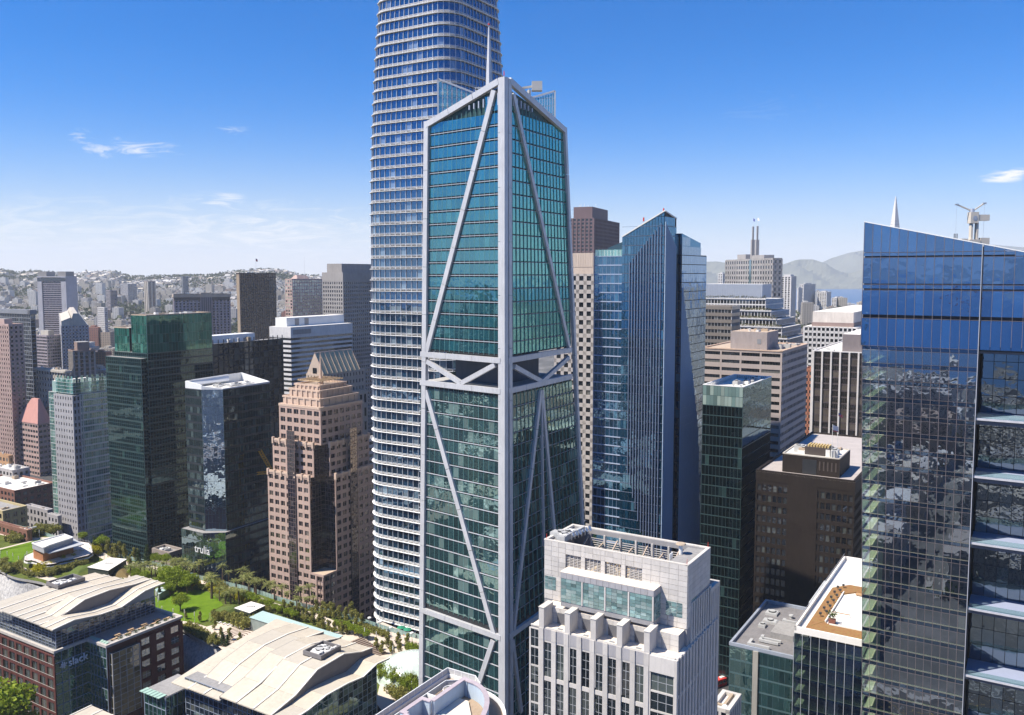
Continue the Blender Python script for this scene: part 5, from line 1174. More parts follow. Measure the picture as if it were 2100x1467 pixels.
# black tower with white fins
S = st(bay=5.2, fl=4.0, pw=.95, pd=1.1, sh=.9, sd=.2, pm=wall('white_pier', (.6, .56, .52), .7), sm=wall('bronze_spandrel', (.07, .055, .055), .6), gm=GDB, mv=4, mm=W5)
B = Bld('white_finned_black_tower', 'black glass tower striped by white vertical piers left of the slanted blue tower', 1800, 726, 520, 1669, 1860)
B.walls(B.poly(), 0, B.top, S, only=[0, 3], roofm=ROOFW)
yb_ = solve(B.w((4, 0, B.top)), B.U, 1727); B.mb('penthouse').prism([(4, 2), (B.a*.6, 2), (B.a*.6, yb_), (4, yb_)], B.top, B.top+11, wall('grey_brown_penthouse', (.2, .17, .17), .8), topmat=ROOFW)
B.clutter(3, yb_, B.a*.5, B.b-3, B.top, 3, PLANT[:2], 2, 1); B.parapet(B.poly(), B.top, .6, W3, out=.6); B.finish()
# white gridded building behind it
B = Bld('white_grid_building', 'cream gridded office building with a broad blank penthouse behind the white-finned tower', 1757, 668, 640, 1650, 1830)
B.walls(B.poly(), 0, B.zat(0, 0, 672), st(bay=3.2, fl=4.1, pw=.9, pd=.9, sh=1.7, sd=.9, pm=W3, sm=W3, gm=DK), only=[0, 3], roofm=ROOFW)
z1 = B.zat(0, 0, 672); yb_ = solve(B.w((3, 0, z1)), B.U, 1666); B.mb('penthouse').prism([(3, 3), (B.a, 3), (B.a, yb_), (3, yb_)], z1, B.zat(3, 3, 641), wall('cream_penthouse', (.62, .56, .5), .8), topmat=ROOFW); B.mb('penthouse_base').prism([(2.6, 2.6), (B.a, 2.6), (B.a, yb_+.5), (2.6, yb_+.5)], z1, z1+3, W2); B.finish()
tower('red_brick_tower', 'narrow red brick and beige building in the gap left of the white-finned tower', 1668, 760, 545, 1650, 1676, st(bay=2.6, fl=4.0, pw=1, pd=.3, sh=1.8, sd=.3, pm=wall('orange_brick', (.38, .16, .1), .8), sm=MC['orange_brick'], gm=DK), n=0)
tower('pale_podium_building', 'low pale building behind the beige strip-window building', 1560, 742, 900, 1500, 1650, st(bay=3, fl=4, pw=1, pd=.3, sh=1.8, sd=.3, pm=W3, sm=W3, gm=DK), n=3)
# ---------------------------------------------------------------- white open-topped tower
WS = wall('white_stone', (.53, .50, .465), .75, .12, .5, rnd=.25)
WSD = wall('white_stone_joint', (.3, .29, .29), .8)
DKN = glass('near_window', (.014, .02, .024), .12, (.75, .9, 1), .1, (.1, .12, .11), 1.0)
AQ = glass('aqua_glass', (.2, .32, .31), .22, (.7, .95, .95), .25, (.35, .45, .43), .6)
B = Bld('open_topped_white_tower', 'white stone tower with an open louvred crown and stepped fin walls at lower centre', 1411, 1161, 154, 1117, 1456)
a, b = B.a, B.b; zt = B.top; rt = B.root
zs = B.zat(0, 0, 1203+30)      # underside of the crown openings
xs0 = 0.0
# crown: ring of stone panels round an open well
zo0, zo1 = B.zat(0, b*.5, 1195), B.zat(0, b*.5, 1158)
def panels(O, T, W, z0, z1, pw_, ph_, mat=WS, d=.0, th=.18, nm='stone_panel', hole=None):
    nc, nr = max(1, round(W/pw_)), max(1, round((z1-z0)/ph_))
    for i in range(nc):
        for j in range(nr):
            s0, s1, y0, y1 = W*i/nc, W*(i+1)/nc, z0+(z1-z0)*j/nr, z0+(z1-z0)*(j+1)/nr
            if hole and any(h[0] < (s0+s1)/2 < h[1] and h[2] < (y0+y1)/2 < h[3] for h in hole): continue
            m = MB(); m.fb(O, T, s0+.025, s1-.025, y0+.025, y1-.025, d, d+th, mat); m.build(nm, None, rt)
zlow = B.zat(0, 0, 1385)
T1, O1 = (0, -1), (0, b)
W1_ = b; hz0, hz1 = zt-4.9, zt-2.1
holes = [(b*.16+i*b*.143, b*.16+i*b*.143+b*.113, hz0, hz1) for i in range(4)]
m = B.mb('crown_wall')
def rect_wall(m, O, T, W, z0, z1, th, hs, mat):
    xs_ = sorted({0, W, *[h[0] for h in hs], *[h[1] for h in hs]})
    for s0, s1 in zip(xs_, xs_[1:]):
        hh = [h for h in hs if h[0] <= (s0+s1)/2 <= h[1]]
        if hh: m.fb(O, T, s0, s1, z0, hh[0][2], -th, 0, mat); m.fb(O, T, s0, s1, hh[0][3], z1, -th, 0, mat)
        else: m.fb(O, T, s0, s1, z0, z1, -th, 0, mat)
zc0 = zt-7.0
rect_wall(m, O1, T1, b, zc0, zt, .7, holes, WSD); rect_wall(m, (0, 0), (1, 0), a, zc0, zt, .7, [], WSD)
rect_wall(m, (a, 0), (0, 1), b, zc0, zt, .7, [(b*.15, b*.85, zc0+1, zt-1)], WSD); rect_wall(m, (a, b), (-1, 0), a, zc0, zt, .7, [], WSD)
xs_ = sorted({0, b, *[h[0] for h in holes], *[h[1] for h in holes]})
for s0, s1 in zip(xs_, xs_[1:]):
    hh = [h for h in holes if h[0] <= (s0+s1)/2 <= h[1]]; P_ = (0, b-s0)
    for z0, z1 in ([(zc0, hh[0][2]), (hh[0][3], zt)] if hh else [(zc0, zt)]): panels(P_, T1, s1-s0, z0, z1, 1.9, .95, th=.12)
panels((0, 0), (1, 0), a, zc0, zt, 1.9, .95, th=.12)
for h in holes:   # louvres in the openings
    m = MB()
    for k in range(9): z = h[2]+(h[3]-h[2])*(k+.3)/9; m.fb(O1, T1, h[0], h[1], z, z+.09, -.45, -.2, WS)
    for k in range(1, 4): s = h[0]+(h[1]-h[0])*k/4; m.fb(O1, T1, s-.05, s+.05, h[2], h[3], -.5, -.15, WS)
    m.build('louvre', None, rt)
for i in range(6):
    y0 = b*.15+i*b*.117; m = MB(); m.box(a-.9, y0, zc0+.9, a-.3, y0+.35, zt-.9, WS)
    for k in range(10): m.box(a-.6, y0+.4, zc0+1+k*.45, a-.5, y0+b*.11, zc0+1.12+k*.45, WS)
    m.build('louvre', None, rt)
for i, (y0, y1) in enumerate(((.0, .14), (.86, 1.0))): m = MB(); m.box(.7, b*y0+.7, zt-.6, a-.7, b*y1, zt-.35, ROOFG); m.build('roof_deck', None, rt)
m = MB(); m.box(.7, .7, zc0-.2, a-.7, b-.7, zc0, ROOFT); m.build('plant_floor', None, rt)
B.parapet([(0, 0), (a, 0), (a, b), (0, b)], zt, .18, wall('coping', (.6, .56, .5), .7), t=.5, out=.12)
for i in range(7):
    y = b*(.17+.11*i); m = MB(); m.beam((.7, y, zc0+1.5+(i % 2)*2), (a-.7, y+1, zt-1.6-(i % 2)), .22, .25, wall('tan_steel', (.45, .36, .28), .6)); m.beam((a*.3, y, zc0), (a*.3, y, zt-2), .25, .25, MC['tan_steel']); m.build('steel_brace', None, rt)
B.clutter(1.2, b*.15, a-3, b*.82, zc0, 16, [PLANT[2], PLANT[1], wall('ochre_plant', (.55, .4, .18), .6)], 41, 3.6)
B.clutter(1.2, b*.88, a-3, b-1.5, zt-.35, 8, PLANT[:2], 5, 1.2)
def dish(x, y, z, r, s=1):
    m = MB(); m.tube((0, 0, 0), (0, 0, 1.1*s), .06, .06, 6, STEEL); o = m.build('satellite_dish', None, rt, loc=(x, y, z)); m = MB(); m.tube((0, -.05, 1.1*s), (0, -.35, 1.25*s), r*.25, r, 12, WHITE); m.build('reflector', None, o)
for k in range(6): dish(a*.3+k*1.1, b*.86-k*.2, zt-.35, .4+.1*(k % 3))
for x, y in ((.3, .3), (.3, b-.3), (a-.3, .3)): m = MB(); m.tube((0, 0, 0), (0, 0, 1.1), .05, .04, 5, MC['beacon_red']); m.build('beacon', None, rt, loc=(x, y, zt+.1))
m = MB(); m.tube((0, 0, 0), (0, 0, 3.2), .42, .35, 10, PLANT[1]); m.tube((0, 0, 3.2), (0, 0, 3.4), 1.0, .9, 14, PLANT[2]); m.build('exhaust_stack', None, rt, loc=(a*.55, b*.13, zt-1.6))
for k in range(3): m = MB(); m.tube((0, 0, 0), (0, 0, 1.8), .14, .14, 6, WHITE); m.build('vent_pipe', None, rt, loc=(a*.35+k*.5, b*.17, zt-1.6))
for k in range(5): m = MB(); m.tube((0, 0, 0), (0, 0, 1.6+k % 2), .03, .02, 5, STEEL); m.build('antenna', None, rt, loc=(1+k*1.1, b*.93, zt-.35))
# body under the crown
zb1 = B.zat(0, 0, 1302+75)
XL = -.0
# glass corner slots
zk = B.zat(-3, b*.1, 1385)
body = [(0, 0), (a, 0), (a, b), (0, b)]
B.mb('wall').prism(body, 0, zc0, WSD)
zt2 = B.zat(-4.2, 1.0, 1283)     # terrace level of the lower block
panels((0, b), T1, b, zt2-2, zc0, 1.9, .95, th=.12)
for (f0, f1) in ((.0, .09), (.86, .97)):
    s0, s1 = b*f0+.1, b*f1; z1 = zc0-.2
    for i in range(3):
        for j in range(9):
            zz = zt2+(z1-zt2)*(j+.5)/9; ss = s0+(s1-s0)*(i+.5)/3; B.pane((-.16, b-ss, zz), (0, -1, 0), (s1-s0)/3-.06, (z1-zt2)/9-.07, AQ, 'glass_pane')
panels((0, 0), (1, 0), 1.9, zt2-2, zc0, 1.9, .95, th=.12)
for i in range(5):
    for j in range(9): B.pane((2.2+i*.55, -.1, zt2+(zc0-zt2)*(j+.5)/9), (1, 0, 0), .5, (zc0-zt2)/9-.07, AQ, 'glass_pane')
# projecting glass box with four bays
ya, yb_ = b-b*.10, b*.235+0; xo = -3.2
y_l = solve(B.w((xo, 0, zc0)), B.U, 1150); y_r = solve(B.w((xo, 0, zc0)), B.U, 1341)
zb0, zbt = B.zat(xo, y_r, 1275), B.zat(xo, y_r, 1212)
B.mb('glass_box_core').box(xo, y_r, zb0-1, 0, y_l, zbt, WSD); Lb = y_l-y_r
m = B.mb('glass_box_roof'); m.box(xo-.1, y_r-.1, zbt, .1, y_l+.1, zbt+.12, wall('bright_deck', (.75, .66, .56), .8))
panels((xo, y_l), T1, Lb, zbt-1.15, zbt, 1.25, 1.2, mat=wall('grey_stone', (.36, .35, .36), .7), th=.1)
panels((xo, y_r), (1, 0), -xo, zbt-1.15, zbt, 1.6, 1.2, mat=MC['grey_stone'], th=.1)
for k in range(4):
    s0 = Lb*k/4+.1
    for i in range(4):
        for j in range(7): B.pane((xo-.06, y_l-(s0+(i+.5)*(Lb/4-.45)/4), zb0+(zbt-1.2-zb0)*(j+.5)/7), (0, -1, 0), (Lb/4-.5)/4-.03, (zbt-1.2-zb0)/7-.05, AQ, 'glass_pane')
    m = MB(); m.fb((xo, y_l), T1, Lb*(k+1)/4-.3, Lb*(k+1)/4, zb0, zbt-1.2, 0, .16, WS); m.build('pier', None, rt)
for i in range(4):
    for j in range(7): B.pane((xo+(i+.5)*.8, y_r-.06, zb0+(zbt-1.2-zb0)*(j+.5)/7), (1, 0, 0), .72, (zbt-1.2-zb0)/7-.05, AQ, 'glass_pane')
# lower block standing forward with fin walls
xf = -6.2; yl2 = solve(B.w((xf, 0, zt2)), B.U, 1089)
yr2 = solve(B.w((xf, 0, zt2)), B.U, 1386)
zf = B.zat(xf, yl2, 1240)
zlb = B.zat(xf, yr2, 1318)
B.mb('lower_wall').prism([(xf, yr2), (a+3.5, yr2), (a+3.5, yl2), (xf, yl2)], 0, zlb-3.2, WSD, topmat=MC['bright_deck'])
B.mb('mid_wall').prism([(xf+3.2, yr2+.6), (a+3, yr2+.6), (a+3, yl2-1.5), (xf+3.2, yl2-1.5)], zlb-3.2, zlb, WSD, topmat=MC['bright_deck'])
zp0 = zlb-3.2
panels((xf+3.2, yl2-1.5), T1, yl2-2.1-yr2, zp0, zlb, 1.6, 1.05, th=.1)
Lf = yl2-yr2; us = (1112, 1165, 1218, 1272, 1328)
for k, u in enumerate(us):   # five fin walls stepping out
    yk = solve(B.w((xf, 0, zlb)), B.U, u); m = MB(); m.box(xf-.35, yk-.55, zp0-9, xf+3.4, yk+.55, zlb+.9, WS); m.build('fin_wall', None, rt)
    m = MB(); m.box(xf-.45, yk-.65, zlb+.9, xf+3.5, yk+.65, zlb+1.0, MC['coping']); m.build('fin_coping', None, rt)
    if k < 4:
        yn = solve(B.w((xf, 0, zlb)), B.U, us[k+1]); yc = (yk+yn)/2
        m = MB(); m.box(xf+2.95, yc-1.1, zp0+.2, xf+3.15, yc+1.1, zlb-.9, wall('door_grey', (.13, .13, .14), .6)); m.build('louvre_door', None, rt)
        m = MB(); m.box(xf+.4, yc-1.1, zp0, xf+1.2, yc-.1, zp0+.1, W9); m.build('roof_hatch', None, rt)
m = B.mb('coping'); m.box(xf-.1, yr2, zp0, xf+.25, yl2, zp0+.25, MC['coping'])
# facade bays: paired tall dark windows between stone piers
nb = 8; zf1 = zp0-2.2; yA, yE = solve(B.w((xf, 0, zlb)), B.U, us[0]), solve(B.w((xf, 0, zlb)), B.U, us[4]); Lq = yA-yE
S1 = st(nc=nb, fl=3.75, pw=Lq/nb*.36, pd=.45, sh=1.0, sd=.25, pm=WS, sm=WS, gm=DKN, mv=1, mm=wall('grey_frame', (.35, .36, .37), .5), tilt=.15, nr=None)
B.face((xf, yA), T1, Lq, -0, zf1, **dict(S1, fl=7.5, sh=.85, mh=3)); m = B.mb('frieze'); m.fb((xf, yA), T1, 0, Lq, zf1, zp0, 0, .3, MC['grey_stone'])
B.face((xf, yl2), T1, yl2-yA-.6, 0, zp0-.4, bay=2.4, fl=3.7, pw=.2, pd=.25, sh=.35, sd=.2, pm=WS, sm=WS, gm=DKN, mv=1, mh=1, mm=MC['grey_frame'])
B.face((xf, yE-.6), T1, yE-.6-yr2, 0, zp0-3.0, bay=9, fl=3.7, pw=.4, pd=.3, sh=.35, sd=.25, pm=WS, sm=WS, gm=DKN, mv=2, mh=1, mm=MC['grey_frame']); m.fb((xf, yE-.6), T1, 0, yE-.6-yr2, zp0-3, zp0, 0, .5, WS)
for i in range(nb+1): m = MB(); m.fb((xf, yA), T1, i*Lq/nb-.5, i*Lq/nb+.5, zf1, zp0+.1, .3, .48, WS); m.build('pier_cap', None, rt)
# left low wing and glass corner at right
zwl = B.zat(xf, yl2, 1288); 
# right side face: narrow piers of stone and glass
yq = yr2
B.face((xf, yr2), (1, 0), a+3.5-xf, 0, zp0, bay=1.75, fl=7.5, pw=.75, pd=.5, sh=.7, sd=.3, pm=WS, sm=WS, gm=DKN, mv=1, mh=3, mm=MC['grey_frame'], tilt=.15)
B.mb('side_block').prism([(0, -.0), (a+3.5, -.0), (a+3.5, yr2+.1), (0, yr2+.1)], 0, B.zat(a, 0, 1225)-4, WSD, topmat=ROOFW) if yr2 > .2 else None
ze = B.zat(a+1, 0, 1212)
B.face((a*.15, 0), (1, 0), a*.85, 0, zc0-.5, bay=1.3, fl=7.5, pw=.6, pd=.32, sh=.5, sd=.2, pm=WS, sm=WS, gm=DKN, mv=0, mh=3, mm=MC['grey_frame'], tilt=.15)
B.mb('rear_wing').prism([(a, 0), (a+5, 0), (a+5, b*.6), (a, b*.6)], 0, ze, WSD, topmat=ROOFW); B.face((a, 0), (1, 0), 5, 0, ze, bay=1.1, fl=7.5, pw=.6, pd=.4, sh=.5, sd=.2, pm=WS, sm=WS, gm=DKN, mh=3, mm=MC['grey_frame']); B.parapet([(a, 0), (a+5, 0), (a+5, b*.6), (a, b*.6)], ze, .8, WS, out=.4)
B.finish(300)

# ---------------------------------------------------------------- slanted blue tower at the right
PG = glass('park_mirror_glass', (.003, .007, .013), .38, (.62, .72, .88), .0, wob=.55, rough=.008, clear=.62)
PGB = glass('park_mirror_blind', (.01, .04, .10), .34, (.30, .52, .9), .0, wob=.9, rough=.008)  # crown panes: the deep blue of the mirrored sky is put into the tint
PGD = glass('recess_glass', (.012, .022, .03), .26, (.7, .85, 1), .2, (.06, .09, .1), 1.6)
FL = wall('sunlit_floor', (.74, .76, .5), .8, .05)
def slanted_tower():
    Y = 200.0; B = Bld('slanted_blue_tower', 'blue mirrored glass tower with a slanting roofline and recessed terraces at the right edge', 1768, 620, Y, ('m', 30), ('m', 20))
    # its own frame: x runs from the left edge towards the camera's right, y away
    T = Vector((-B.U[0], -B.U[1], 0)); ro = B.root; ro.rotation_euler.z = atan2(T.y, T.x); B.rz = ro.rotation_euler.z; B.M = Matrix.Translation(B.P) @ Matrix.Rotation(B.rz, 4, 'Z')
    def ztop(s): return B.zat(s, 0, 455+(proj(B.w((s, 0, 170)))[0]-1768)*.187)
    def s_at(u, z): return solve(B.w((0, 0, z)), (T.x, T.y), u)
    W = s_at(2011, 160)+.0; W2 = 46.0; FH = 3.93; zt0 = ztop(0); D = 24.0
    zA = B.zat(0, 0, 711); j0 = zA; 
    zfl = [zA-FH*i for i in range(0, 60) if zA-FH*i > 1]
    edge0 = lambda z: s_at(1768, z)          # the left edge stays upright in the photograph: the wall leans out slightly
    NC = 13
    # floor slabs and the lift core behind clear glass
    for z in zfl:
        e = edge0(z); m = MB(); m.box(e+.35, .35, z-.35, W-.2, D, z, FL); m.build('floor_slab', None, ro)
    m = B.mb('core'); m.box(6.2, 1.3, 0, W, D-2, zA+4, wall('core_dark', (.02, .025, .035), .6))
    m = B.mb('spandrel_glass')
    zc = [zA]
    def pane_row(z0, z1, s0, s1, n, mat, nm='window', tilt=.2):
        for i in range(n):
            a0, a1 = s0+(s1-s0)*i/n, s0+(s1-s0)*(i+1)/n; B.pane(((a0+a1)/2, -.05, (z0+z1)/2), (1, 0, 0), a1-a0-.09, z1-z0-.1, mat, nm, tilt=tilt)
    for k, z in enumerate(zfl[:-1]):
        z1, z0 = z-.65, z-FH+.35; pane_row(z0, z1, edge0(z), W, NC, PG); pane_row(z1+.05, z+.3, edge0(z), W, NC, glass('spandrel_mirror', (.005, .012, .025), .2, (.4, .6, .9), 0, wob=.8), 'spandrel_pane')
    # crown: tall panes over three storeys, cut by the slope
    zc1, zc2, zc3 = B.zat(0, 0, 649), B.zat(0, 0, 588), B.zat(0, 0, 524)
    rows = [(zA+.3, B.zat(0, 0, 652)), (B.zat(0, 0, 645), B.zat(0, 0, 595)), (B.zat(0, 0, 592), B.zat(0, 0, 584)), (B.zat(0, 0, 582), B.zat(0, 0, 529)), (B.zat(0, 0, 526), B.zat(0, 0, 519))]
    m = B.mb('crown_core'); m.hexa([(.3, .3, zA), (W2, .3, zA), (W2, 8, zA), (.3, 8, zA), (.3, .3, ztop(0)-.5), (W2, .3, ztop(W2)-.5), (W2, 8, ztop(W2)-.5), (.3, 8, ztop(0)-.5)], MC['core_dark'])
    for z0, z1 in rows:
        for i in range(NC):
            s0, s1 = W*i/NC, W*(i+1)/NC
            if z1 > ztop(s1): continue
            B.pane(((s0+s1)/2, -.05, (z0+z1)/2), (1, 0, 0), s1-s0-.09, z1-z0-.08, PGB)
    zl = rows[-1][1]+.1
    for i in range(NC):
        s0, s1 = W*i/NC+.04, W*(i+1)/NC-.04; m = MB(); m.hexa([(s0, -.08, zl), (s1, -.08, zl), (s1, 0, zl), (s0, 0, zl), (s0, -.08, ztop(s0)), (s1, -.08, ztop(s1)), (s1, 0, ztop(s1)), (s0, 0, ztop(s0))], PGB); m.build('window', None, ro)
    m = B.mb('mullion'); MU = wall('park_mullion', (.2, .17, .17), .4, metal=.4)
    for i in range(NC+1): s = W*i/NC; m.box(s-.05, -.16, zA, s+.05, 0, ztop(s), MU)
    for i in range(NC+1):
        for k, z in enumerate(zfl[:-1]): e0, e1 = edge0(z), edge0(z-FH); sA, sB = e0+(W-e0)*i/NC, e1+(W-e1)*i/NC; m.beam((sA, -.12, z), (sB, -.12, z-FH), .1, .1, MU, up=(0, 1, 0))
    for z in zfl: m.box(edge0(z), -.17, z+.3, W, 0, z+.36, MU); m.box(edge0(z), -.15, z-.68, W, 0, z-.62, MU)
    for z0, z1 in rows: m.box(0, -.15, z1-.0, W2, 0, z1+.07, MU)
    m = MB(); m.hexa([(-.1, -.2, ztop(0)), (W2, -.2, ztop(W2)), (W2, .5, ztop(W2)), (-.1, .5, ztop(0)), (-.1, -.2, ztop(0)+.2), (W2, -.2, ztop(W2)+.2), (W2, .5, ztop(W2)+.2), (-.1, .5, ztop(0)+.2)], WHITE); m.build('roof_edge', None, ro)
    # clear west wall
    for k, z in enumerate(zfl[:-1]):
        e = edge0(z)
        for i in range(5): B.pane((e+.05, .3+(i+.5)*4.6, z-FH/2), (0, -1, 0), 4.5, FH-.5, glass('west_clear', (.3, .35, .33), .08, clear=.85, blind=0), 'side_window')
    m = B.mb('side_core'); m.box(.2, .4, zA, .4, D, ztop(0)-1, MC['core_dark'])
    # right part: deep terraces every three storeys
    m = B.mb('edge_fin'); m.beam((W+.05, -.3, 0), (W+.05, -.3, ztop(W)), .13, .4, wall('pale_fin', (.4, .42, .46), .4), up=(0, 1, 0))
    tf = [B.zat(W, 0, v) for v in (711, 857, 975, 1111, 1245, 1382, 1525)]
    TD = 9.5; DECK = wall('shade_blue_deck', (.30, .34, .46), .6, .06)  # terrace floor carries the blue cast of overhead shade in its colour
    m = B.mb('recess_wall'); m.box(W+.3, TD, 0, W2, D+2, tf[0], MC['core_dark'])
    for k in range(len(tf)-1):
        z1, z0 = tf[k], tf[k+1]
        mm = MB(); mm.box(W+.2, -.1, z0-.45, W2, TD, z0, DECK); mm.build('terrace_deck', None, ro)
        mm = MB(); mm.box(W+.2, -.14, z0-.5, W2, -.02, z0-.05, wall('deck_edge', (.5, .5, .52), .4)); mm.build('deck_edge', None, ro)
        n = 9; hh = (z1-z0)
        for i in range(n):
            for j in range(4): B.pane((W+.4+(W2-W-.4)*(i+.5)/n, TD-.1, z0+hh*(j+.5)/4), (1, 0, 0), (W2-W-.4)/n-.12, hh/4-.14, PGD, 'recess_window', tilt=.4)
        mm = MB(); mm.box(W+.2, -.03, z0+.02, W2, .0, z0+1.1, glass('thin_clear', (.1, .12, .14), .08, (.8, .9, 1), 0, clear=.93, wob=0)); mm.build('glass_rail', None, ro)
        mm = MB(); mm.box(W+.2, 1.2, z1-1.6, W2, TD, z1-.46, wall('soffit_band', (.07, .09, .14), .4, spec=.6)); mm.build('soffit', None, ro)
    pane_n = 11
    for z0, z1 in rows[:]:
        for i in range(pane_n):
            s0, s1 = W+.3+(W2-W-.3)*i/pane_n, W+.3+(W2-W-.3)*(i+1)/pane_n
            if z1 > ztop(s1): continue
            B.pane(((s0+s1)/2, -.05, (z0+z1)/2), (1, 0, 0), s1-s0-.09, z1-z0-.08, PGB)
    for i in range(pane_n):
        s0, s1 = W+.34+(W2-W-.3)*i/pane_n, W+.26+(W2-W-.3)*(i+1)/pane_n
        zz = max(r[1] for r in rows if r[1] < ztop(s1))+.1
        m = MB(); m.hexa([(s0, -.08, zz), (s1, -.08, zz), (s1, 0, zz), (s0, 0, zz), (s0, -.08, ztop(s0)), (s1, -.08, ztop(s1)), (s1, 0, ztop(s1)), (s0, 0, ztop(s0))], PGB); m.build('window', None, ro)
    m = B.mb('mullion')
    for i in range(pane_n+1): s = W+.3+(W2-W-.3)*i/pane_n; m.box(s-.05, -.16, tf[0], s+.05, 0, ztop(s), MU)
    # rooftop crane with two jibs
    q = B.M.inverted() @ at(1996, 489, 205); sc_ = 1.0; CB = wall('crane_cream', (.62, .56, .47), .5, .05); zq = B.zat(q.x, q.y, 489)
    root2 = empty('rooftop_crane', B.w((q.x, q.y, zq-1.5)), 0, 'cream window-washing crane with two raised arms on the slanted blue tower', 'crane')
    m = MB(); m.box(-1.3, -.8, 0, 1.3, .8, 1.2, CB); m.build('base', None, root2)
    for x in (-.85, .45): m = MB(); m.box(x, -.5, 1.2, x+.45, .5, 5.2, CB); m.build('mast', None, root2)
    m = MB(); m.box(-1.2, -.8, 5.0, .7, .8, 7.6, CB); m.tube((-.2, -.85, 6.2), (-.2, .85, 6.2), .55, n=12, mat=STEEL); m.build('head', None, root2)
    m = MB(); m.box(.7, -.7, 5.6, 3.3, .7, 7.0, CB); m.build('counterweight', None, root2)
    for (x0, z0, x1, z1) in ((-.9, 8.0, -4.2, 9.4), (-.2, 8.0, 2.3, 9.7)): m = MB(); m.beam((x0, 0, z0), (x1, 0, z1), .28, .3, CB); m.box(x1-.35, -.25, z1-.2, x1+.35, .25, z1+.15, STEEL); m.build('arm', None, root2)
    m = MB(); m.tube((-.6, 0, 7.6), (-.6, 0, 8.4), .6, .5, 10, STEEL); m.build('turntable', None, root2)
    for x, z in ((-4.2, 9.3), (2.3, 9.6)): m = MB(); m.tube((x, 0, 1.2), (x, 0, z), .025, .025, 4, STEEL); m.build('cable', None, root2)
    m = MB(); m.box(1.5, -.5, 0, 3.6, .5, 1.6, CB); m.box(-2.9, -.4, 0, -1.5, .4, 1.4, CB); m.build('winch_box', None, root2)
    for u in (1956, 1959, 1962): q2 = B.M.inverted() @ at(u, 487, 205); m = MB(); m.tube((0, 0, -2), (0, 0, 1.2), .09, .09, 6, MC['dark_metal']); m.build('vent_pipe', None, ro, loc=(q2.x, q2.y+1, q2.z-.3))
    B.finish(300, 6)
    return B, T
SB, ST = slanted_tower()
